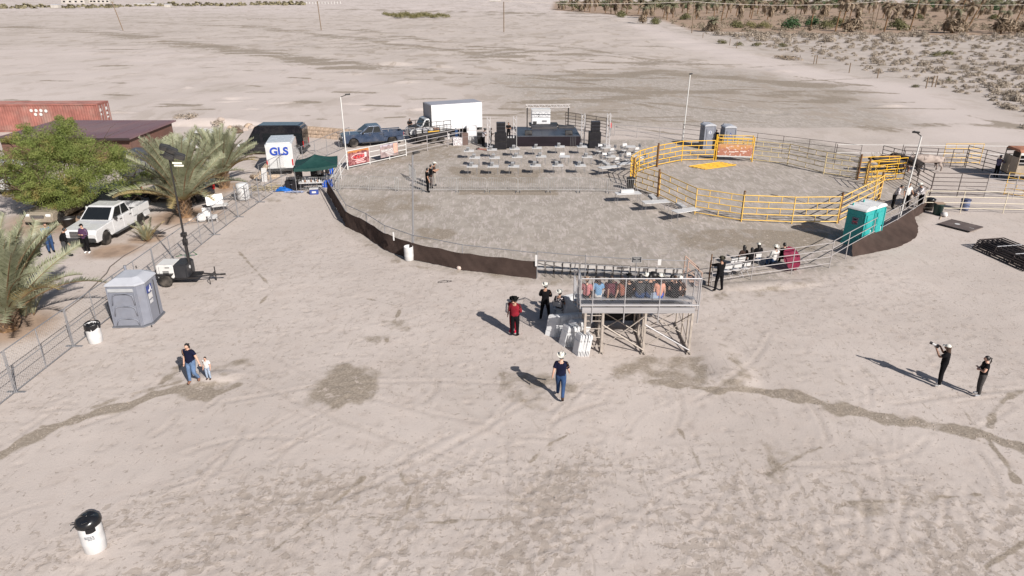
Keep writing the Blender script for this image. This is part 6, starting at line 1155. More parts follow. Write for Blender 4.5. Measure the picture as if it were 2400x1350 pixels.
# ------------------------------------------------------------------ bins, barrels and other loose things
mBarrel = M('barrel_white', (.55, .545, .55), .4, 0, .03, dust=.06)
def barrel(name, label, loc, r=.29, h=.88, cat='trash can', rz=0.0, tilt=0.0):
    t_ = thing(name, label, cat, loc, rz); t_.rotation_euler = (tilt, 0, rz)
    MB().lathe([(r * .93, 0), (r * .97, .02), (r, h * .3), (r * 1.02, h * .34), (r, h * .38), (r, h * .64), (r * 1.02, h * .68), (r, h * .72), (r, h - .03), (r * .97, h), (r * .9, h), (r * .88, .1)], 24).build('body', mBarrel, t_, True); return t_
mBag = M('black_bag_plastic', (.012, .012, .014), .22, 0, .1)
def bag(par, r, h, drop, seed, inner=True):
    rg = np.random.default_rng(seed); n = 30; vs = []
    prof = [(r * .80, h - .16), (r * .9, h - .02), (r * 1.0, h + .055), (r * 1.06, h + .04), (r * 1.05, h - .04), (r * 1.04, h - drop)]
    ph = rg.uniform(0, 6.28, 6)
    for j, (rr, z) in enumerate(prof):
        for i in range(n):
            a = 2 * pi * i / n; wv = .012 * sin(7 * a + ph[0] + j) + .010 * sin(13 * a + ph[1]); dz = (-.07 * max(0, sin(2 * a + ph[2])) - .04 * sin(5 * a + ph[3])) if j == 5 else (.02 * sin(4 * a + ph[4]) if j in (2, 3) else 0)
            vs.append(((rr + wv) * cos(a), (rr + wv) * sin(a), z + dz))
    b = MB(); b.add(vs, [(j * n + i, (j + 1) * n + i, (j + 1) * n + (i + 1) % n, j * n + (i + 1) % n) for j in range(len(prof) - 1) for i in range(n)])
    if not inner: pass
    b.add([(r * .8 * cos(2 * pi * i / n), r * .8 * sin(2 * pi * i / n), h - .16) for i in range(n)], [tuple(range(n))])
    return b.build('liner', mBag, par, True)
q = G(211, 1303); tc_ = barrel('trash_can', 'white barrel trash can with glossy black lid and printed stamp, alone on the sand', (q.x, q.y + .29, 0), .29, .92, rz=R(33))
n = 30; vs = []; prof = [(.312, .86), (.322, .89), (.322, .94), (.305, 1.0), (.26, 1.06), (.17, 1.10), (.02, 1.11)]
for j, (rr, z) in enumerate(prof):
    for i in range(n): a = 2 * pi * i / n; wv = .006 * sin(9 * a + j * 1.7); dz = -.02 * sin(3 * a + 1) if j > 3 else 0; vs.append(((rr + wv) * cos(a), (rr + wv) * sin(a), z + dz))
b = MB(); b.add(vs, [(j * n + i, j * n + (i + 1) % n, (j + 1) * n + (i + 1) % n, (j + 1) * n + i) for j in range(6) for i in range(n)]); b.build('lid', mBag, tc_, True)
b = MB(); b.add([(.328 * sin(a), -.328 * cos(a), z) for a in np.linspace(-.32, .42, 7) for z in (.89, .76 - .02 * cos(a * 4))], [(2 * i, 2 * i + 1, 2 * i + 3, 2 * i + 2) for i in range(6)]); b.build('lid_flap', mBag, tc_, True)
rod('bag_knot', (-.33, -.05, .92), (-.43, -.1, .86), .016, mBag, tc_); rod('bag_knot', (-.32, .02, .95), (-.42, .02, .98), .014, mBag, tc_)
MB().box((-.08, -.16, 1.07), (.16, .22, .02)).build('lid_fold', mBag, tc_, bevel=.008, rot=None)
def curve_bar(a0, a1, z, h, r=.298): return MB().add([(r * sin(a), -r * cos(a), zz) for a in np.linspace(a0, a1, 6) for zz in (z, z + h)], [(2 * i, 2 * i + 2, 2 * i + 3, 2 * i + 1) for i in range(5)])
mStamp = M('stamp_ink', (.16, .17, .19), .7)
for k in range(3):
    for a0, a1 in ((-.62, -.42), (-.40, -.2), (-.18, -.02), (.02, .16)): 
        if not (k == 2 and a0 < -.6): curve_bar(a0 + .02 * k, a1 + .02 * k, .60 - k * .048, .032).build('stamp_mark', mStamp, tc_)
q = G(217, 808); t2 = barrel('trash_can', 'white barrel trash can with loose black liner by the chain link fence', (q.x, q.y + .28, 0), .29, .85); bag(t2, .29, .85, .17, 2)
q = G(958, 612); barrel('barrel', 'empty white barrel tilted against the grey light pole on the arena rim', (q.x, q.y + .22, 0), .26, .82, 'barrel', 0, R(3))
q = G(1077, 631); tag(ob('sandbag', MB().lathe([(.02, 0), (.14, .02), (.17, .1), (.12, .19), (.02, .22)], 10).mesh('sandbag', M('pale_sack', (.55, .45, .40), .9)), None, (q.x, q.y, 0)), 'small pale sandbag at the foot of the brown shade cloth', 'sandbag')
gt = thing('plastic_bin', 'dark green bin with cardboard on top by the white rails', 'bin', G(2196, 503)); MB().lathe([(.26, 0), (.32, .72), (.35, .73), (.35, .78), (.3, .78), (.26, .1)], 14).build('body', M('bin_green', (.02, .05, .045), .5), gt, True); slab('cardboard', (.02, 0, .8), (.62, .5, .03), M('cardboard', (.34, .25, .19), .9), gt)
bb = thing('plastic_bin', 'dark black bin leaning beside the green bin', 'bin', G(2176, 492)); MB().lathe([(.24, 0), (.3, .72), (.33, .73), (.33, .78), (.28, .78), (.24, .1)], 14).build('body', mBlack, bb, True); MB().lathe([(.3, .74), (.33, .8), (.2, .86), (.02, .87)], 14).build('liner', mBag, bb, True)
bb = thing('plastic_bin', 'faded blue barrel behind the white rails of the cattle pen', 'barrel', G(2259, 492)); MB().lathe([(.27, 0), (.29, .3), (.28, .6), (.31, .72), (.26, .72), (.24, .1)], 14).build('body', M('barrel_blue', (.12, .15, .26), .5, dust=.3), bb, True); MB().lathe([(.32, .70), (.32, .76), (.1, .78)], 14).build('lid', M('barrel_blue_dark', (.05, .06, .12), .5), bb, True)
pb = thing('bucket', 'white bucket tipped on its side with a stick by the green bin', 'bucket', G(2205, 507)); MB().lathe([(.13, 0), (.16, .34), (.14, .34), (.12, .03)], 12).build('body', mPlast, pb, True, rot=(R(80), 0, R(40)), loc=(0, 0, .15)); rod('stick', (-.1, -.2, .05), (-.5, -.75, .03), .018, M('pale_wood', (.5, .38, .25)), pb)
tb3 = thing('tub', 'black plastic tub with pale contents between the SUV and the pickup', 'tub', G(164, 530)); MB().lathe([(.36, 0), (.42, .5), (.46, .52), (.44, .56), (.38, .54), (.34, .1)], 16).build('body', mBlack, tb3, True); MB().lathe([(.38, .44), (.02, .5)], 12).build('contents', mPlast, tb3, True)
# signs along the thin rail
sp_ = thing('sign', 'small black notice board with white border and lines on the thin rail', 'sign', (G(1487, 672).x, G(1487, 672).y - .05, 0)); slab('board', (0, 0, 1.5), (.5, .02, .32), mInk, sp_); rod('stake', (0, .02, 0), (0, .02, 1.5), .014, mGalv, sp_)
for k, (w_, z) in enumerate(((.36, 1.60), (.3, 1.55), (.08, 1.50), (.36, 1.45), (.36, 1.40))): slab('text_line', (0, -.014, z), (w_, .006, .012), mPlast, sp_)
for s in (-1, 1): slab('border', (s * .245, -.013, 1.5), (.012, .006, .31), mPlast, sp_); slab('border', (0, -.013, 1.5 + s * .155), (.49, .006, .012), mPlast, sp_)
q = G(1540, 675); sw = thing('notice', 'blank white notice hanging on the thin rail', 'sign', (q.x, q.y - .05, 0)); slab('sheet', (0, 0, 1.42), (.17, .012, .32), mPlast, sw)
q = G(1258, 653); sw = thing('notice', 'narrow white strip on the post where the brown cloth ends', 'sign', (q.x - .05, q.y - .1, 0)); slab('sheet', (0, 0, 1.05), (.10, .02, .62), mPlast, sw)
q = G(925, 600); sw = thing('notice', 'narrow white strip on the arena fence near the light pole', 'sign', (q.x, q.y + .1, 0)); slab('sheet', (0, 0, 1.15), (.08, .02, .5), mPlast, sw)
q = G(1062, 341); sw = thing('notice', 'white sheet on the rail in front of the stake trailer', 'sign', (q.x - .4, q.y - .1, 0)); slab('sheet', (0, 0, .9), (.2, .02, .55), mPlast, sw)
# steps at the rail
q = G(1607, 676); sf = thing('handrail_steps', 'rusty handrail steps at the opening beyond the thin rail', 'steps', (q.x, q.y, 0), R(0)); mSt = M('rusty_pink_pipe', (.36, .24, .19), .7)
for y in (0, .7):
    rod('post', (0, y, 0), (0, y, 1.5), .03, mSt, sf); rod('post', (.75, y, 0), (.75, y, .85), .03, mSt, sf); rod('handrail', (0, y, 1.5), (.75, y, .85), .028, mSt, sf); rod('handrail', (0, y, 1.0), (.75, y, .35), .024, mSt, sf)
for k in range(2): slab('step', (.3 + .3 * k, .35, .36 - .18 * k), (.28, .7, .04), mSt, sf)
q = G(1672, 672); gr_ = thing('gate', 'rusty brown gate standing open beside the leaning man', 'gate', (q.x - .25, q.y + .05, 0), R(75)); slab('sheet', (.3, 0, .6), (.62, .03, 1.0), mBlack, gr_); rod('post', (0, 0, 0), (0, 0, 1.75), .03, mRust, gr_); rod('post', (.62, 0, 0), (.62, 0, 1.2), .025, mRust, gr_)
# umbrella
q = G(1838, 626); um = thing('umbrella', 'large maroon umbrella tilted behind the seated spectators', 'umbrella', (q.x, q.y, 0)); um.location.z = .42; um.rotation_euler = Vector((.42, -.66, .45)).to_track_quat('Z', 'Y').to_euler(); mUm = M('umbrella_maroon', (.20, .010, .045), .7, 0, .08, trans=.25)
n = 8; ps = [Vector((.68 * cos(2 * pi * i / n), .68 * sin(2 * pi * i / n), .45)) for i in range(n)]; ap = Vector((0, 0, .75))
for i in range(n):
    a, c_ = ps[i], ps[(i + 1) % n]; m1 = (a + ap) / 2 + Vector((0, 0, .06)); m2 = (c_ + ap) / 2 + Vector((0, 0, .06)); MB().add([a, c_, m2, m1, ap], [(0, 1, 2, 3), (3, 2, 4)]).build('panel', mUm, um); rod('rib', a, m1, .006, mBlack, um, 4)
rod('shaft', (0, 0, -.1), (0, 0, .86), .012, mBlack, um)
# stacked pipe panels, mat, corner box
sk = G(2300, 585); ps_rz = heading(G(2275, 556, .5), G(2400, 608, .5)); base = G(2278, 583)
for k in range(7):
    t_ = thing('stacked_panel', f'dark pipe panel, {ORD[k]} layer up in the stack lying on the sand', 'fence panel', (base.x + .05 * k, base.y + .03 * (k % 3), .05 + k * .085), ps_rz + R(random.uniform(-1.5, 1.5)), 'stacked dark pipe panels')
    for j in range(6): rod('rail', (0, j * .33, 0), (3.7, j * .33, 0), .034, mDarkRail, t_, 6)
    for x in (.0, 1.25, 2.5, 3.7): rod('stile', (x, 0, .015), (x, 1.65, .015), .03, mGalv if (k == 6 and x in (1.25, 2.5)) else mDarkRail, t_, 6)
a, e_ = G(2197, 527), G(2272, 546); c2 = G(2307, 536); mt = thing('mat', 'flat brown board lying on pale sand beyond the tarp', 'board', (a.x, a.y, .05), heading(a, e_)); L = (e_ - a).length; D_ = (c2 - e_).length
mMat = M('brown_board', (.10, .075, .07), .8, 0, .15, dust=.2); slab('sheet', (L / 2, D_ / 2, .02), (L, D_, .05), mMat, mt); rod('edge_bar', (0, 0, .03), (L, 0, .03), .04, mBlack, mt); rod('edge_bar', (0, D_, .03), (L, D_, .03), .03, mBlack, mt); MB().lathe([(.16, .046), (.15, .052)], 12, (.75, .95, 0)).build('stain', mPlast, mt); slab('scrape', (1.7, .8, .047), (.25, .04, .006), mPlast, mt)
cbx = case('equipment_case', 'dark purple grey case at the corner of the open sand', (-13.85, 13.95, 0), (.6, .6, .25), M('case_purple', (.05, .035, .05), .6), 4)
# ------------------------------------------------------------------ canopy tent and what is under it
mTent = M('canopy_green', (.008, .045, .040), .65, 0, .1, trans=.08); cx, cy = -14.75, 52.5
tn = thing('canopy_tent', 'dark green pop up canopy tent beside the arena entrance', 'tent', (cx, cy, 0), R(12)); hw = 1.55
cs = [Vector((sx * hw, sy * hw, 1.98 + (.12 if sx > 0 else -.05))) for sx, sy in ((-1, -1), (1, -1), (1, 1), (-1, 1))]; ap = Vector((-.05, 0, 2.62))
for i in range(4):
    a, c_ = cs[i], cs[(i + 1) % 4]; nseg = 7; vs = []
    for j in range(nseg + 1):
        e = a.lerp(c_, j / nseg); e.z += -.10 * sin(pi * j / nseg)
        for r_ in range(6): f = r_ / 5; p_ = e.lerp(ap, f); p_.z -= .16 * sin(pi * f) * (.6 + .4 * sin(pi * j / nseg)); vs.append(p_)
    b = MB(); b.add(vs, [(j * 6 + r_, (j + 1) * 6 + r_, (j + 1) * 6 + r_ + 1, j * 6 + r_ + 1) for j in range(nseg) for r_ in range(5)]); b.build('roof_panel', mTent, tn, True)
    b = MB(); vs = []
    for j in range(nseg + 1): e = a.lerp(c_, j / nseg); e.z += -.10 * sin(pi * j / nseg); vs += [e + Vector((0, 0, .01)), e + Vector((0, 0, -.2 + .02 * sin(j * 2)))]
    b.add(vs, [(2 * j, 2 * j + 1, 2 * j + 3, 2 * j + 2) for j in range(nseg)]); b.build('valance', mTent, tn)
    rod('leg', (a.x * .97, a.y * .97, 0), (a.x * .97, a.y * .97, a.z), .022, mGalv, tn)
tt = dup(lt_, (-15.0, 51.6, 0), R(8), 'white folding table loaded with jars under the green canopy', 'canopy tables'); dup(lt_, (-14.6, 53.4, 0), R(8), 'folding table at the back of the green canopy', 'canopy tables')
for k in range(9):
    o = tag(ob('jar', MB().lathe([(.05, 0), (.06, .02), (.06, .13), (.045, .16), (.045, .18)], 9).mesh('jar', [mPlast, M('jar_brown', (.25, .15, .1)), M('jar_clear', (.5, .5, .52), .2)][k % 3], True), None, (-15.6 + k * .15, 51.55 + random.uniform(-.15, .2), .745)), f"small {('white', 'brown', 'clear')[k % 3]} jar, {ORD[k]} along the loaded table under the canopy", 'jar', 'jars on the canopy table')
for x, y, d, mat, nm, lb in ((-15.0, 53.35, (.9, .5, .42), mBlack, 'cooler', 'long black cooler on the back table of the canopy'), (-14.2, 52.9, (.7, .5, .5), cRoyal, 'storage_box', 'royal blue box behind the woman under the canopy'), (-16.1, 52.3, (.45, .4, 1.6), mBlack, 'cabinet', 'tall black cabinet at the end of the canopy'), (-16.6, 52.0, (.9, .5, .7), mBlackFab, 'storage_box', 'black covered box outside the shaded end of the canopy')):
    o = thing(nm, lb, 'cooler' if nm == 'cooler' else 'box' if nm == 'storage_box' else 'cabinet', (x, y, .745 if nm == 'cooler' else 0)); MB().box((0, 0, d[2] / 2), d).build('body', mat, o, bevel=.02); slab('lid', (0, 0, d[2] + .015), (d[0] + .03, d[1] + .03, .04), mat, o); slab('handle', (0, -d[1] / 2 - .015, d[2] * .7), (.16, .03, .03), mGalv, o)
for k, (px, py, rz) in enumerate(((735, 447, 30), (752, 449, -10))):
    o = dup(wc, G(px, py), R(rz), ('white plastic chair tipped in front of the canopy barrier', 'white plastic chair beside the tipped one at the canopy')[k], 'canopy chairs')
wt = thing('cooler_box', 'blue and white ice chest at the canopy barrier', 'cooler', G(737, 455), R(10)); MB().box((0, 0, .2), (.62, .4, .4)).build('body', M('ice_chest_blue', (.03, .06, .25), .4), wt, bevel=.03); MB().box((0, 0, .43), (.66, .44, .07)).build('lid', mPlast, wt, bevel=.03); slab('label_panel', (0, -.205, .2), (.3, .012, .14), mPlast, wt)
bt_ = thing('tarp', 'crumpled bright blue tarp on the ground by the canopy barrier', 'tarp', G(665, 447)); rg = np.random.default_rng(8); n = 18; vs = []
for j in range(n):
    for i in range(n): x, y = (i / (n - 1) - .5) * 1.4, (j / (n - 1) - .5) * .8; r_ = max(0, 1 - (x / .75) ** 2 - (y / .45) ** 2); vs.append((x, y, .02 + .34 * r_ * (.6 + .4 * abs(sin(7 * x + 3 * y) * cos(9 * y - 4 * x))) + .03 * rg.random()))
b = MB(); b.add(vs, [(j * n + i, j * n + i + 1, (j + 1) * n + i + 1, (j + 1) * n + i) for j in range(n - 1) for i in range(n - 1)]); b.build('sheet', M('tarp_blue', (.01, .10, .38), .45), bt_, True)
bt2 = thing('tarp', 'pale blue plastic sheet trailing beside the blue tarp', 'tarp', G(690, 451)); b = MB(); b.add([(x * .9, y * .5, .03 + .06 * abs(sin(9 * x) * cos(7 * y + x))) for y in np.linspace(-.5, .5, 8) for x in np.linspace(-.8, .8, 14)], [(j * 14 + i, j * 14 + i + 1, (j + 1) * 14 + i + 1, (j + 1) * 14 + i) for j in range(7) for i in range(13)]); b.build('sheet', M('tarp_pale', (.36, .40, .55), .4), bt2, True)
# white furniture and tank along the lot fence
wf = thing('folding_table', 'white folding table propped half open beside the big palm', 'table', G(508, 495), R(28)); MB().box((0, .38, .72), (1.1, .05, .72), mat=Matrix.Rotation(-.35, 3, 'X')).build('table_top', mPlast, wf, bevel=.02); MB().box((.25, -.05, .42), (1.1, .7, .05)).build('table_top', mPlast, wf, bevel=.02)
for x in (-.2, .7): rod('leg', (x, -.3, 0), (x, -.3, .42), .016, mGalv, wf); rod('leg', (x, .25, 0), (x, .25, .42), .016, mGalv, wf)
wf = thing('lounge_chair', 'white plastic chairs heaped by the chain link fence', 'chair', G(500, 520), R(20)); MB().box((0, 0, .35), (.6, .55, .06), mat=Matrix.Rotation(.25, 3, 'X')).build('seat', mPlast, wf, bevel=.02); MB().box((-.35, .3, .62), (.5, .08, .6), mat=Matrix.Rotation(-.5, 3, 'X')).build('backrest', mPlast, wf, bevel=.02); MB().box((-.65, .15, .35), (.5, .4, .5)).build('crate', mPlast, wf, bevel=.08)
for s in (-1, 1): rod('leg', (s * .25, -.2, 0), (s * .25, -.2, .35), .02, mPlast, wf)
tk = thing('water_tank', 'white cylindrical tank in a pipe cage behind the chain link fence', 'tank', G(572, 468)); MB().lathe([(.42, .05), (.45, .1), (.45, 1.1), (.40, 1.2), (.2, 1.24), (.02, 1.25)], 20).build('tank', mBarrel, tk, True)
for a in range(4): x, y = .58 * cos(a * pi / 2 + .6), .58 * sin(a * pi / 2 + .6); rod('cage_post', (x, y, 0), (x, y, 1.15), .03, mGalv, tk); x2, y2 = .58 * cos((a + 1) * pi / 2 + .6), .58 * sin((a + 1) * pi / 2 + .6); rod('cage_rail', (x, y, .95), (x2, y2, .95), .022, mGalv, tk); rod('cage_rail', (x, y, .3), (x2, y2, .3), .022, mGalv, tk)
lg = thing('palm_logs', 'pile of cut palm trunks and dry fronds by the fence corner', 'logs', G(606, 425)); 
for k, (x, y, z, l, rz, ry) in enumerate(((0, 0, .25, 1.3, .4, -.9), (.3, .3, .2, 1.4, .9, .1), (-.3, .4, .22, 1.2, 2.2, .15), (.1, .2, .55, 1.1, 1.4, .2))):
    b = MB(); d = Vector((cos(rz) * cos(ry), sin(rz) * cos(ry), -sin(ry))); b.tube([Vector((x, y, z)) + d * l * f for f in (0, .25, .5, .75, 1)], [.2, .22, .2, .21, .17], 9); b.build('log', M('cut_palm', (.42, .33, .25), .95, 0, .3, 8, bump=.5), lg)
slab('white_board', (.55, -.1, .55), (.4, .06, 1.1), mPlast, lg, (0, .06, .3))
df = thing('frond_pile', 'heap of dry pale palm fronds beside the white tank', 'brush pile', G(628, 445)); b = MB()
for k in range(70): a, r_ = random.uniform(0, 6.28), random.uniform(.2, 1.2); p_ = Vector((random.uniform(-.9, 1.0), random.uniform(-.4, .5), random.uniform(.03, .3))); d = Vector((cos(a), sin(a) * .6, random.uniform(-.12, .2))); b.tube([p_, p_ + d * r_ * .5, p_ + d * r_ + Vector((0, 0, -.1))], [.02, .03, .006], 4)
o = b.build('frond', M('dry_frond', (.36, .30, .20), .95, 0, .25), df); o['kind'] = 'stuff'
# wires, cable litter
cbl = thing('cable_coil', 'loose black cable coil lying on the sand below the cloth', 'cable', G(1037, 661)); b = MB(); b.tube([(.25 * cos(a) * (1 + .2 * sin(a * 2.3)) + a * .02, .14 * sin(a * 1.07), .02) for a in np.linspace(0, 14, 50)], .012, 4); b.build('cable', mBlack, cbl)
ho = thing('hose', 'long grey hose snaking along the inside of the chain link fence', 'hose', (0, 0, 0)); b = MB(); b.tube([G(x, y, .03) for x, y in ((150, 730), (190, 700), (250, 640), (258, 625), (290, 600), (335, 575), (375, 545), (420, 525), (470, 520), (540, 470), (620, 420))], .028, 5); b.build('tube', M('hose_grey', (.13, .11, .10), .8), ho, True)
ho = thing('hose', 'green hose lying beside the light tower mast', 'hose', (0, 0, 0)); b = MB(); b.tube([G(x, y, .03) for x, y in ((420, 595), (440, 601), (462, 596), (452, 590), (430, 598), (412, 601))], .022, 5); b.build('tube', M('hose_green', (.06, .16, .08), .6), ho, True)
rk = thing('rock', 'single pale rock at the foot of the big palm by the fence', 'rock', G(447, 517)); MB().lathe([(.1, -.05), (.22, .04), (.18, .14), (.04, .18)], 8).build('stone', mStone, rk)
# ------------------------------------------------------------------ vegetation
mTrunk = M('tree_bark', (.10, .07, .05), .95, 0, .3, 5, bump=.5); mPTrunk = M('palm_trunk', (.17, .105, .06), .95, 0, .35, 5, bump=.6)
def leafmat(nm, a, b, tr=.25, sc=1.2, c=None):
    m = bpy.data.materials.new(nm); m.use_nodes = True; t = NT(m); B_ = t.N['Principled BSDF']
    g = t.n('NewGeometry').outputs['Random Per Island']; tc = t.n('TexCoord').outputs['Object']; nz = t.n('TexNoise', {'Vector': tc, 'Scale': sc, 'Detail': 3.0}).outputs[0]
    f = t.mth('ADD', t.mth('MULTIPLY', g, .55), t.mth('MULTIPLY', t.ss(nz, .3, .7), .45)); col = t.mix(f, (*a, 1), (*b, 1))
    if c: col = t.mix(t.ss(t.n('TexNoise', {'Vector': tc, 'Scale': sc * .8, 'Detail': 4.0}).outputs[0], .56, .68, 0, .8), col, (*c, 1))
    t.L.new(col, B_.inputs['Base Color']); B_.inputs['Roughness'].default_value = .6; B_.inputs['Specular IOR Level'].default_value = .3
    trn = t.n('BsdfTranslucent', {'Color': col}); t.L.new(t.n('MixShader', {0: tr, 1: B_.outputs[0], 2: trn.outputs[0]}).outputs[0], t.N['Material Output'].inputs[0]); return m
mMes = leafmat('mesquite_leaf', (.16, .215, .055), (.34, .37, .125), .5, .9, (.40, .29, .12)); mFrond = leafmat('date_frond', (.25, .27, .165), (.42, .42, .30), .35, 1.0); mFrondY = leafmat('dry_frond_leaf', (.30, .24, .10), (.36, .28, .15), .2)
mScrub = leafmat('grey_scrub', (.29, .24, .19), (.40, .335, .275), .15); mCreo = leafmat('creosote_green', (.085, .085, .032), (.17, .15, .065), .15, 2.0); mDeadP = leafmat('dead_palm_skirt', (.19, .14, .10), (.34, .265, .19), .15); mPalmG = leafmat('grove_palm_crown', (.14, .145, .09), (.27, .255, .175), .25); mBushG = leafmat('green_bush', (.03, .075, .03), (.075, .13, .05), .2); mBushO = leafmat('olive_bush', (.10, .105, .045), (.19, .175, .085), .2); mReed = leafmat('reed_olive', (.16, .15, .065), (.25, .22, .10), .2)
def leafcloud(n, fn, size, rg, asp=.5):
    """n leaf sized faces at points fn() gives with an outward direction"""
    P_, D_ = fn(n); a = rg.normal(size=(n, 3)); a /= np.linalg.norm(a, axis=1)[:, None]; nrm = D_ + .8 * a; nrm /= np.linalg.norm(nrm, axis=1)[:, None]
    u = np.cross(nrm, rg.normal(size=(n, 3))); u /= np.linalg.norm(u, axis=1)[:, None]; v = np.cross(nrm, u); s = (size * rg.uniform(.6, 1.4, n))[:, None]
    V = np.stack([P_ - u * s, P_ - v * s * asp, P_ + u * s, P_ + v * s * asp], 1).reshape(-1, 3); me = bpy.data.meshes.new('crown'); me.vertices.add(4 * n); me.vertices.foreach_set('co', V.astype(np.float32).ravel())
    me.loops.add(4 * n); me.loops.foreach_set('vertex_index', np.arange(4 * n, dtype=np.int32)); me.polygons.add(n); me.polygons.foreach_set('loop_start', np.arange(0, 4 * n, 4, dtype=np.int32)); me.update(calc_edges=True); return me
# mesquite tree
q = G(160, 500); tr = thing('mesquite_tree', 'broad green mesquite tree shading the parked SUV', 'tree', (q.x - .3, q.y + .3, 0)); rg = np.random.default_rng(21); tips = []
tb = MB()
def limb(p, d, l, r, lev):
    p = Vector(p); d = Vector(d).normalized(); q_ = [p]; rr = [r]
    for i in range(3):
        d = (d + Vector(rg.normal(size=3)) * .22 + Vector((0, 0, .03))).normalized(); q_.append(q_[-1] + d * l / 3); rr.append(r * (1 - .2 * (i + 1)))
    tb.tube(q_, rr, 6 if lev < 2 else 4)
    if lev >= 2: tips.append(q_[-1]); tips.append(q_[2])
    if lev < 3:
        for k in range(4 if lev == 0 else 3): limb(q_[-1] if k else q_[2], (d + Vector(rg.normal(size=3)) * (.75 if lev else .9) * Vector((1, 1, .6))).normalized(), l * rg.uniform(.62, .85), r * .45, lev + 1)
for a in range(6): limb((.12 * cos(a), .12 * sin(a), 0), (cos(a * 1.05) * .95, sin(a * 1.05) * .95, .85), 2.5, .17, 0)
tb.build('trunk', mTrunk, tr, True)
def mes(n):
    # billowing lobes over the limb tips
    T_ = np.array([t_ for t_ in tips]); cen = np.array([0, 0, 3.0]); lob = np.array([(3.6 * cos(a) * f, 3.0 * sin(a) * f, z) for a, f, z in ((0, .9, 2.5), (.7, .8, 3.4), (1.5, .8, 3.6), (2.3, .65, 3.7), (3.0, .7, 3.1), (3.6, .75, 2.6), (4.2, .7, 2.5), (4.8, .75, 1.9), (5.4, .9, 2.4), (.3, .3, 4.5), (2.9, .3, 4.6), (4.6, .35, 3.7), (5.8, .5, 3.6), (1.6, .3, 4.9), (4.6, .75, 2.4), (5.1, .8, 1.9), (3.2, .9, 3.2), (.1, 1.0, 3.3))])
    C_ = np.vstack([lob, lob, lob, T_[rg.integers(0, len(T_), 26)]]); R_ = np.where(np.arange(len(C_)) < len(lob) * 3, 1.2, .7)
    i = rg.integers(0, len(C_), n); d = rg.normal(size=(n, 3)); d /= np.linalg.norm(d, axis=1)[:, None]; sub_ = rg.normal(size=(len(C_) * 9, 3)); sub_ /= np.linalg.norm(sub_, axis=1)[:, None]
    j = i * 9 + rg.integers(0, 9, n); c2 = C_[i] + sub_[j] * (R_[i] * .78)[:, None]; P_ = c2 + d * (R_[i] * .42 * rg.uniform(.3, 1, n) ** .6)[:, None] * np.array([1.1, 1.1, .75]); P_[:, 0] += .45; th_ = 1.05 + .22 * np.clip(-P_[:, 0] + .3, 0, 3); P_[:, 2] = np.where(P_[:, 2] < th_, th_ + (th_ - P_[:, 2]) * .6, P_[:, 2]); return P_, d + np.array([0, 0, .4])
me = leafcloud(120000, mes, .048, rg, .42); me.materials.append(mMes); ob('crown', me, tr)
# date palms
def frond_mesh(L, droop, wid, seed, n=36):
    rg = np.random.default_rng(seed); b = MB(); pts_ = []
    for i in range(n + 1):
        f = i / n; a = 1.15 - droop * f ** 1.5; pts_.append((Vector((0, 0, 0)) if i == 0 else pts_[-1] + Vector((cos(a), 0, sin(a))) * L / n))
    b.tube(pts_[::3], [.03 * (1 - .85 * i / (len(pts_[::3]) - 1)) for i in range(len(pts_[::3]))], 4, 1)
    for i in range(4, n + 1):
        f = i / n; l = wid * (.45 + .55 * sin(pi * min(1, .12 + f * .88))) * rg.uniform(.85, 1.1); d = (pts_[i] - pts_[i - 1]).normalized(); up = Vector((-d.z, 0, d.x))
        for s in (-1, 1):
            for h in (0, .5):
                o = pts_[i - 1].lerp(pts_[i], h); e = o + (d * .62 + Vector((0, s * .85, 0)) + up * (.42 + rg.normal() * .16)).normalized() * l; w_ = d * .021; b.add([o - w_, o + w_, e + Vector((0, 0, -.06 * l))], [(0, 1, 2)], 0)
    return b
FM = {}
def fronds(k, mat):
    if (k, mat.name) not in FM: FM[(k, mat.name)] = frond_mesh((2.9, 3.1, 2.9, 2.6)[k], (.35, .6, 1.0, .2)[k], .50, 50 + k).mesh('frond', [mat, mPTrunk])
    return FM[(k, mat.name)]
def palm(label, loc, h, nf, sc, seed, dry=6, stump=.34):
    rg = np.random.default_rng(seed); t_ = thing('date_palm', label, 'palm tree', loc); b = MB(); n = 11
    b.tube([(0, 0, -.1 + (h + .1) * i / n) for i in range(n + 1)], [stump * (1.15 - .25 * i / n + .06 * (i % 2)) for i in range(n + 1)], 12); b.build('trunk', mPTrunk, t_)
    b = MB()
    for k in range(46):
        z = h * (.12 + .88 * k / 46); a = k * 2.4; rr = stump * 1.0; p_ = Vector((rr * cos(a), rr * sin(a), z)); d = Vector((cos(a), sin(a), 1.1)).normalized(); b.tube([p_, p_ + d * .17, p_ + d * .30], [.085, .06, .03], 5)
    o = b.build('leaf_base', M('leaf_base', (.145, .10, .07), .9, 0, .3, 6), t_); o['kind'] = 'stuff'
    for k in range(nf):
        f = (k + .5) / nf; a = k * 2.39996 + rg.normal() * .1; kind = 3 if f < .22 else 0 if f < .52 else 1 if f < .8 else 2; pit = (-.42 + .2 * rg.normal()) if f < .22 else (-.42 + .50 * f + (.35 if f > .86 else 0) + .11 * rg.normal())
        m_ = mFrondY if k >= nf - dry else mFrond; s = sc * rg.uniform(.88, 1.1)
        ob('frond', fronds(kind, m_), t_, (.14 * cos(a), .14 * sin(a), h + .05 - .25 * f), (rg.normal() * .25, pit + .0, a), s)
    return t_
q = G(435, 508); palm('big feathery date palm in front of the black sedan', (q.x, q.y, 0), 1.2, 96, 1.5, 1); q = G(525, 440); palm('second date palm standing closer to the black van', (q.x, q.y, 0), 1.1, 72, 1.25, 2, 5); q = G(22, 772); palm('date palm cut off by the photo edge beside the chain link fence', (q.x, q.y, 0), 0.8, 84, 1.40, 3, 4)
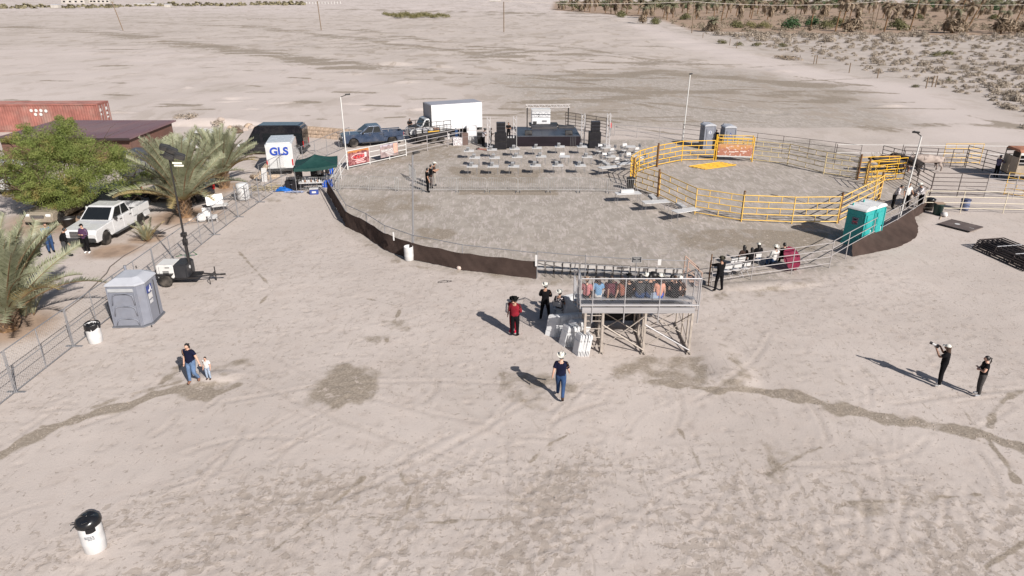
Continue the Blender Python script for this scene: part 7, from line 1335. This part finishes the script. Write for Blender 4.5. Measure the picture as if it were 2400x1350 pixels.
q = G(345, 566); t_ = thing('palm_sapling', 'small yellowing palm clump beside the white pickup', 'palm', (q.x, q.y, 0))
for k in range(26): ob('frond', fronds(random.choice((0, 3, 1)), mFrond if k % 3 else mFrondY), t_, (random.uniform(-.2, .2), random.uniform(-.2, .2), .05), (0, random.uniform(-.3, .3), k * 2.4), random.uniform(.32, .52))
t_ = thing('palm_sapling', 'low cluster of fronds at the foot of the edge palm', 'palm', (G(60, 745).x, G(60, 745).y, 0))
for k in range(12): ob('frond', fronds(random.choice((0, 3)), mFrond), t_, (random.uniform(-.4, .4), random.uniform(-.3, .3), .05), (0, random.uniform(-.2, .3), k * 2.4), random.uniform(.35, .6))
LANDM = [(1420, 'at the near corner of the grove'), (1560, 'before the grove pole'), (1680, 'by the short skirted palm'), (1800, 'by the yellow reed clumps'), (1900, 'by the bright green bush'), (2010, 'by the leaning palm pair'), (2130, 'by the small drooping palm'), (2270, 'by the big dark skirted palms'), (9999, 'by the photo edge palms')]
def name_cells(lst, fmt, bands):
    cells = {}
    for o, px, py in lst: cells.setdefault((next(b for lim, b in bands if py < lim), next(l for x, l in LANDM if px < x)), []).append((px, o))
    for (bd_, lm_), v in cells.items():
        for n_, (px, o) in enumerate(sorted(v, key=lambda e: e[0])): o['label'] = fmt.format(ORD[min(n_, 25)], bd_, lm_)
# shrubs, shared meshes
def bush_mesh(n, rx, rz, size, seed, mat, asp=.35, hollow=.5):
    rg = np.random.default_rng(seed); lob = rg.normal(size=(7, 3)); lob /= np.linalg.norm(lob, axis=1)[:, None]; lob[:, 2] = np.abs(lob[:, 2]) * .8
    def fn(m):
        d = rg.normal(size=(m, 3)); d /= np.linalg.norm(d, axis=1)[:, None]; d[:, 2] = np.abs(d[:, 2]); i = rg.integers(0, 7, m); r_ = rg.uniform(hollow, 1, m)[:, None]
        P_ = (lob[i] * .45 + d * r_ * .6); P_ = P_ * np.array([rx, rx, rz]); return P_, d + np.array([0, 0, .3])
    me = leafcloud(n, fn, size, rg, asp); me.materials.append(mat); return me
scr_m = [bush_mesh(240, 1.0, .75, .12, 100 + k, mScrub) for k in range(5)]; creo_m = [bush_mesh(420, 1.0, 1.0, .10, 120 + k, mCreo) for k in range(3)]
def shrub(name, label, me, px, py, sc, group=None, cat='shrub', zs=1.0):
    q = G(px, py); o = tag(ob(name, me, None, (q.x, q.y, ground_z(q.x, q.y) - .03), (0, 0, random.uniform(0, 6.28)), (sc, sc, sc * zs)), label, cat, group); return o
SCP = [(1640, 78), (1700, 84), (1800, 112), (1990, 158), (2140, 188), (2300, 235), (2420, 275), (2420, 84), (1900, 80)]
k = 0; SL = []
while k < 270:
    px, py = random.uniform(1640, 2420), 82 + 190 * random.random() ** 1.9
    if not inside(np.array([px]), np.array([py]), np.array(SCP, float))[0]: continue
    o = shrub('scrub_bush', 'pale grey dry scrub bush on the sandy flat beyond the fence posts', random.choice(scr_m), px, py, random.uniform(.55, 1.5) * (1 if py > 100 else 1.7), 'grey scrub bushes on the far flat', zs=random.uniform(.9, 1.5)); SL.append((o, px, py)); k += 1
name_cells(SL, 'grey scrub bush, {} along the {} strip {}', [(95, 'farthest'), (112, 'fourth'), (140, 'third'), (180, 'second'), (999, 'closest')])
for px, py, s, lb in ((1690, 103, 2.0, 'first of the four along the track edge'), (1732, 107, 1.7, 'second of the four along the track edge'), (1774, 107, 1.8, 'third of the four along the track edge'), (1832, 111, 1.7, 'fourth of the four along the track edge'), (2195, 133, 2.0, 'the wide one in the middle of the scrub flat'), (2218, 128, 1.9, 'joined to the wide one in the scrub flat'), (2222, 192, .9, 'alone above the pale track'), (2147, 205, .8, 'beside the two fence posts above the pale track')):
    shrub('creosote_bush', 'olive brown creosote bush, ' + lb, random.choice(creo_m), px, py, s, 'creosote bushes', zs=.75)
bg_m = [bush_mesh(900, 1, 1.15, .10, 140, mBushG), bush_mesh(900, 1, 1.0, .10, 141, mBushO), bush_mesh(700, 1, .9, .11, 142, mReed, .2)]
for i, (px, py, s, kd, lb) in enumerate(((1853, 66, 4.4, 0, 'bright green round bush among the dead palms'), (1900, 62, 4.0, 0, 'darker green bush right behind the bright round one'), (1935, 68, 3.6, 1, 'olive bush between the bright green one and the palms'), (1960, 64, 4.4, 1, 'olive bush at the foot of two leaning palms'), (1725, 66, 3.2, 1, 'olive bush next to the short skirted palm'), (1760, 66, 3.6, 2, 'yellowish reed clump in the row of bushes'), (1792, 67, 3.4, 2, 'yellowish reed clump beside the bright green bush'),
                                (2103, 70, 4.6, 1, 'olive bush behind the small drooping palm'), (1607, 46, 3.4, 1, 'olive bush between the power poles'), (1535, 56, 3.2, 1, 'grey green bush at the start of the grove'), (1455, 40, 4.0, 1, 'green bush at the near corner of the grove'), (2330, 45, 3.2, 1, 'low green bush behind the big skirted palms'), (2150, 45, 3, 1, 'low olive bush in the orange clearing'))):
    shrub('grove_bush', lb, bg_m[kd], px, py, s, 'bushes at the palm grove')
for i, px in enumerate(range(905, 1055, 14)): shrub('reed_clump', f'tall olive reed clump, {ORD[i]} along the lone thicket on the flats', bg_m[2], px, 40 + (i % 3) * 1.2 - (3 if i < 2 else 0), 4.2 if 1 < i < 8 else 3.2, 'reed thicket on the flats', zs=.95)
for px, py, s in ((425, 288, .9), (452, 290, 1.0), (510, 296, .9), (555, 302, .8), (2405, 300, .9)): shrub('dry_bush', f'dry tangled bush on the dirt bank behind the palms, {"low" if s < .9 else "taller"} at mark {px}'.split(', ')[0] + (' near the shed' if px < 480 else ' near the black van' if px < 600 else ''), scr_m[px % 5], px, py, s, 'dry bushes on the dirt bank')
db = [bush_mesh(160, 1, .4, .16, 160, mDeadP, .15)]
for px, py, s, lb in ((1828, 138, 2.2, 'pile of dead brush at the edge of the pale track'), (1855, 140, 2.6, 'wider pile of dead brush at the edge of the pale track')): shrub('brush_pile', lb, db[0], px, py, s, None, 'brush pile')
# low scrub and undergrowth too dense to count
def cover(name, label, poly, n, s0, s1, mat, seed, fl):
    rg = np.random.default_rng(seed); P0 = []; pl = np.array(poly, float); lo, hi = pl.min(0), pl.max(0)
    while len(P0) < n:
        px, py = rg.uniform(lo[0], hi[0]), lo[1] + (hi[1] - lo[1]) * rg.random() ** fl
        if inside(np.array([px]), np.array([py]), pl)[0]: q = G(px, py); P0.append((q.x, q.y, ground_z(q.x, q.y), rg.uniform(s0, s1)))
    P0 = np.array(P0)
    def fn(m):
        i = rg.integers(0, n, m); d = rg.normal(size=(m, 3)); d /= np.linalg.norm(d, axis=1)[:, None]; d[:, 2] = np.abs(d[:, 2]); return P0[i, :3] + d * P0[i, 3:4] * np.array([1, 1, .8]) * rg.uniform(.4, 1, m)[:, None], d + np.array([0, 0, .4])
    me = leafcloud(n * 70, fn, .15 if s1 < 1 else .3, rg, .45); me.materials.append(mat); o = ob(name, me); o['kind'] = 'stuff'; o['label'] = label
cover('scrub', 'low pale dry scrub covering the sandy flat', SCP, 520, .3, .8, mScrub, 61, 2.2)
cover('undergrowth', 'dull brown grey undergrowth between the grove palms', [(1330, 18), (1500, 34), (1640, 74), (2420, 76), (2420, 18)], 420, .8, 2.6, leafmat('dry_undergrowth', (.19, .155, .11), (.33, .275, .205), .15), 62, .9)
# far hedge rows and houses across the flats
hm = bush_mesh(60, 1, 1.2, .35, 170, leafmat('hedge_leaf', (.17, .15, .09), (.28, .245, .16), .1), .6)  # leaf colour lightened to stand in for distance haze
for i in range(64):
    px = 4 + i * 11.2 + random.uniform(-3, 3); py = 19 - i * .09 + random.uniform(-2.5, 2.5) if i < 26 else 14.5 + random.uniform(-1.5, 1.5) - (i - 26) * .07; shrub('hedge_shrub', f'small dark far hedge shrub, {ORD[i % 16]} along the stretch ' + ('before the far houses', 'under the first power pole', 'past the white roof', 'beside the white fence posts')[i // 16], hm, px, py, random.uniform(2.0, 4.2) * (1.2 if py < 14 else 1), 'far hedge row shrubs', zs=.8)
mHouse = M('house_wall', (.42, .39, .36), .8, 0, .1, .3); mHRoof = M('house_roof', (.34, .27, .24), .8, 0, .1, .3)
for i, (px, py, w_, d_, h, lb) in enumerate(((178, 8, 24, 12, 5, 'farthest pale house with grey roof across the flats'), (213, 7.5, 30, 14, 5.5, 'long pale house in the middle of the far trio'), (243, 7.5, 18, 12, 5, 'small pale house at the end of the far trio'))):
    q = G(px, py); t_ = thing('house', lb, 'house', (q.x, q.y, 0), R(5), 'far houses'); MB().box((0, 0, h / 2), (w_, d_, h)).build('wall', mHouse, t_); MB().prism([(-d_ / 2 - .6, h), (d_ / 2 + .6, h), (0, h + 2.2)], -w_ / 2 - .5, w_ / 2 + .5).build('roof', mHRoof, t_, rot=(0, 0, pi / 2))
    for k in range(4): slab('window', (-w_ / 2 + w_ * (k + .5) / 4, -d_ / 2 - .02, 2), (2.2, .1, 1.6), mGlass, t_)
for px, py, w_, lb in ((350, 14, 26, 'long low white roof glinting beyond the hedge row'), (132, 19.5, 6, 'white van parked far off by the hedge row'), (395, 18, 5, 'small white car far off on the flats road'), (1160, 4.5, 14, 'pale low building far beyond the thicket')):
    q = G(px, py); o = thing('far_structure' if w_ > 10 else 'far_vehicle', lb, 'building' if w_ > 10 else 'vehicle', (q.x, q.y, 0)); MB().box((0, 0, 1.3), (w_, 5, 2.6 if w_ < 10 else 2.0)).build('body', mHouse, o, bevel=.3); slab('roof', (0, 0, 2.75 if w_ < 10 else 2.1), (w_ * .8, 4.6, .4), M('pale_blue_roof', (.38, .39, .44), .4), o)
for i in range(16): px = 690 + i * 7.2; q = G(px, 10.5 - i * .1); o = thing('fence_post', f'short white post, {ORD[i]} in the far fence line past the hedge row', 'post', (q.x, q.y, 0), 0, 'far white fence posts'); rod('shaft', (0, 0, 0), (0, 0, 2.2), .35, mWhiteP, o, 5)
# palm grove
def crown_mesh(seed, nf, L, droop, mat, skirt=0):
    rg = np.random.default_rng(seed); b = MB()
    for k in range(nf + skirt):
        a = k * 2.4 + rg.normal() * .2; sk_ = k >= nf; el = rg.uniform(-.3, 1.1) if not sk_ else rg.uniform(-1.35, -.7); p_ = Vector((0, 0, 0)); l = L * rg.uniform(.8, 1.1) * (1.0 if not sk_ else 1.15); n = 5; prev = None
        for i in range(n + 1):
            f = i / n; e_ = el - droop * f ** 1.3; w_ = .26 * l * sin(pi * (.15 + .8 * f)) ** .8 * .75; sd = Vector((-sin(a), cos(a), 0)) * w_; nz = Vector((cos(a) * sin(e_), sin(a) * sin(e_), -cos(e_))) * w_ * .45
            cur = (p_ + sd + nz, p_, p_ - sd + nz)
            if prev and i > 0:
                mi = 1 if sk_ else 0
                for q0, q1, q2, q3 in ((prev[0], prev[1], cur[1], cur[0]), (prev[1], prev[2], cur[2], cur[1])):
                    for s_ in (0, .5): b.add([q0.lerp(q3, s_), q1.lerp(q2, s_), q1.lerp(q2, s_ + .34), q0.lerp(q3, s_ + .34)], [(0, 1, 2, 3)], mi)
            prev = cur; p_ = p_ + Vector((cos(a) * cos(e_), sin(a) * cos(e_), sin(e_))) * l / n
    return b.mesh('crown', [mat, mDeadP])
CM = [crown_mesh(200, 26, 3.2, 1.3, mPalmG, 10), crown_mesh(201, 14, 2.8, 1.7, mPalmG, 22), crown_mesh(202, 20, 3.4, 1.4, mDeadP, 16)]
SKM = [bush_mesh(420, 1, 1.7, .32, 210 + k, mDeadP, .18, .4) for k in range(2)]
TM = MB().tube([(0, 0, 0), (0, 0, .35), (0, 0, .7), (0, 0, 1)], [1.15, .95, .9, .85], 7).mesh('trunk', mPTrunk, True)
def gpalm(label, px, py, h, lean=0, crown=0, skirt=0.0, r=.26, cs=1.0):
    q = G(px, py); t_ = thing('grove_palm', label, 'palm tree', (q.x, q.y, 0), 0, 'palms of the grove'); tip = Vector((lean, 0, h)); d = tip.normalized(); ob('trunk', TM, t_, (0, 0, -.1), d.to_track_quat('Z', 'Y').to_euler(), (r, r, tip.length))
    ob('crown', CM[crown], t_, tip, (0, 0, random.uniform(0, 6.28)), cs)
    if skirt: ob('dead_skirt', random.choice(SKM), t_, (0, 0, 0), (0, 0, random.uniform(0, 6)), (skirt, skirt, skirt * 1.1))
    return t_
for a in ((1668, 74, 3.6, .2, 0, 2.4, 'short palm with a shaggy brown skirt by the power pole'), (1506, 55, 6.5, .5, 1, 2.4, 'grey shaggy palm near the corner of the grove'), (1898, 72, 8.6, .4, 1, 1.0, 'single palm in front of the olive bushes'), (1957, 76, 10.5, .9, 2, 0, 'front palm of the leaning pair with drooping dead fronds'), (1971, 66, 9.5, 1.3, 2, 0, 'rear palm of the leaning pair'), (2000, 74, 8.2, .6, 2, 3.3, 'palm rising from a wide brown skirt'), (1985, 74, 2.5, 0, 2, 2.6, 'squat skirted palm stump beside the wide skirt'),
          (2072, 74, 8.0, .5, 2, 0, 'small drooping palm alone before the olive bush'), (2132, 71, 15, 1.6, 0, 0, 'tall bare palm trunk in the clearing'), (2232, 78, 7.5, .6, 1, 4.0, 'big dark skirted palm, nearest of the clump'), (2250, 78, 9, 2.0, 2, 2.6, 'palm leaning out of the dark skirted clump'), (2262, 77, 12.5, 4.2, 0, 0, 'long trunk leaning steeply from the dark skirted clump'), (2345, 79, 7.0, .4, 1, 3.4, 'dark skirted palm near the photo edge'), (2368, 78, 11, 2.5, 2, 2.8, 'shaggy palm leaning at the photo edge'), (2395, 78, 12, 3, 2, 2.6, 'last shaggy palm at the photo edge'), (1690, 48, 9, 1.0, 0, 0, 'palm behind the short skirted one'), (1760, 44, 9, 1.2, 0, 0, 'slim palm above the olive bush'), (2240, 60, 13, 2.0, 0, 0, 'tall palm behind the skirted clump')):
    gpalm(a[6], *a[:5], a[5])
wd_ = ('slim', 'stout', 'shaggy', 'leaning', 'grey', 'brown')
GL = []
for i in range(118):
    px = 1312 + (i % 75) * 14.8 + random.uniform(-7, 7); py = (random.choice((28, 31, 34, 38, 42, 46)) if i < 75 else random.choice((14, 17, 20, 24))) + random.uniform(-1.5, 1.5)
    if px < 1500: py = min(py, 22 + (px - 1312) * .08)
    if px > 2410: continue
    o = gpalm('x', px, py, random.uniform(5.5, 8.5) * (.7 if py < 26 else 1), random.uniform(-.5, 1.6), random.choice((0, 0, 1, 2)), random.choice((0, 0, 0, 2.0)), cs=1.35); GL.append((o, px, py))
name_cells(GL, 'dusty grove palm, {} along the {} row {}', [(19, 'hindmost'), (27, 'fourth'), (33, 'third'), (40, 'second'), (999, 'front')])
TL = []
for i in range(90):
    px, py = random.uniform(1330, 2420), random.uniform(5, 24); TL.append((shrub('grove_thicket', 'dusty green thicket behind the palm trunks at the far side of the grove', bg_m[random.choice((0, 1, 1))], px, py, random.uniform(4, 7.5), 'far grove thickets', zs=.9), px, py))
name_cells(TL, 'dusty green thicket, {} of the {} back line {}', [(12, 'far'), (999, 'nearer')])
# little fence posts by the track, power poles and wire
for px, py, dbl in ((1913, 150, 1), (1990, 170, 0), (2056, 184, 0), (2170, 207, 0), (2192, 204, 1), (1647, 90, 0), (1710, 106, 0), (1726, 113, 0)):
    q = G(px, py); t_ = thing('fence_post', f'dark wooden fence post above the pale track, {"a close pair" if dbl else "single"} at {["the scrub edge", "the bend", "the brush pile", "the far end"][(px // 60) % 4]}', 'post', (q.x, q.y, 0), 0, 'old fence posts by the track'); rod('shaft', (0, 0, -.1), (0, 0, 1.7), .09, mWood, t_)
    if dbl: rod('shaft', (-.5, .1, -.1), (-.45, .1, 1.7), .09, mWood, t_); rod('cross_bar', (-.5, .1, 1.6), (0, 0, 1.6), .05, mWood, t_)
PP = [(289, 72, -2, 'at the far side by the hedge row'), (753, 70, -.4, 'over the flats above the black van'), (1181, 75, 0, 'in the middle of the flats'), (1621, 78, 0, 'at the corner of the grove'), (2048, 76, .3, 'among the grove palms'), (2500, 80, 0, 'beyond the photo edge')]
tops = []
for i, (px, py, ln, lb) in enumerate(PP[:5] ):
    q = G(px, py); t_ = thing('power_pole', 'brown wooden power pole ' + lb, 'power pole', (q.x, q.y, 0), 0, 'power poles'); rod('shaft', (0, 0, -.2), (ln, 0, 10), .17, mWood, t_, 8); slab('cross_arm', (ln, 0, 9.6), (.12, 1.8, .12), mWood, t_); rod('insulator', (ln, 0, 10), (ln, 0, 10.2), .06, mPlast, t_); tops.append(Vector((q.x + ln, q.y, 10.15)))
rod('shaft', (-1.3, 0, -.1), (-1.3, 0, 9.8), .16, mWood, t_, 8)
q = G(2500, 80); tops.append(Vector((q.x, q.y, 10.15)))
for i in range(2, 5):
    a, c_ = tops[i], tops[i + 1]; b = MB(); b.tube([a.lerp(c_, f) + Vector((0, 0, -1.5 * 4 * f * (1 - f) * (.8 if i > 2 else .5))) for f in np.linspace(0, 1, 13)], .055, 4); o = b.build('power_line', M('wire_pale', (.62, .55, .50), .5)); tag(o, ('thin power line between the flats pole and the grove corner pole', 'pale power line sagging across the palms, first span over the grove', 'pale power line over the grove, span leaving the photo')[i - 2], 'power line', 'power line spans')
# rubble on the dirt bank and pebbles on the streaks
rk_m = [MB().lathe([(.1, -.1), (.5, 0), (.42, .25), (.15, .4), (.02, .42)], 7).mesh('rock', m) for m in (mStone, M('dark_clod', (.12, .085, .065), .95), M('pale_clod', (.40, .33, .29), .95))]
for i, (px, py) in enumerate(((452, 285), (476, 281), (519, 293), (540, 300), (552, 306), (590, 300), (583, 298), (560, 312), (575, 305), (603, 303))):
    q = G(px, py); tag(ob('rock', rk_m[i % 3], None, (q.x, q.y, ground_z(q.x, q.y)), (random.uniform(-.3, .3), 0, i), random.uniform(.5, 1.1)), f'rock on the dirt bank, {ORD[i]} from the shed towards the black van', 'rock', 'rocks on the dirt bank')
b = MB(); rg = np.random.default_rng(5)
def clods(lst, n, wd, s0, s1):
    P_ = [G(*p_) for p_ in lst]
    for _ in range(n):
        i = rg.integers(0, len(P_) - 1); p_ = P_[i].lerp(P_[i + 1], rg.random()); x, y = p_.x + rg.normal() * wd, p_.y + rg.normal() * wd; s = rg.uniform(s0, s1); z = ground_z(x, y)
        b.add([(x + s * cos(a), y + s * .8 * sin(a), z - .01) for a in (0, 1.3, 2.6, 3.9, 5.1)] + [(x + rg.normal() * s * .2, y, z + s * .8)], [(k, (k + 1) % 5, 5) for k in range(5)])
clods([(1600, 905), (1850, 925), (1990, 962), (2140, 988), (2320, 1022), (2420, 1060)], 260, .22, .01, .04); clods([(0, 1062), (220, 970), (360, 925)], 110, .16, .01, .03); clods([(100, 1000), (1200, 990), (2300, 1100)], 500, 2.2, .008, .03); clods([(200, 1250), (1200, 1200), (2200, 1250)], 300, 1.5, .008, .026); clods([(600, 700), (1000, 720), (1400, 900)], 160, 2, .01, .03); clods([(1750, 720), (2300, 760)], 160, 2, .01, .035)
o = b.build('gravel', M('clod', (.33, .275, .235), .95)); o['kind'] = 'stuff'; o['label'] = 'small clods and pebbles scattered on the sand'
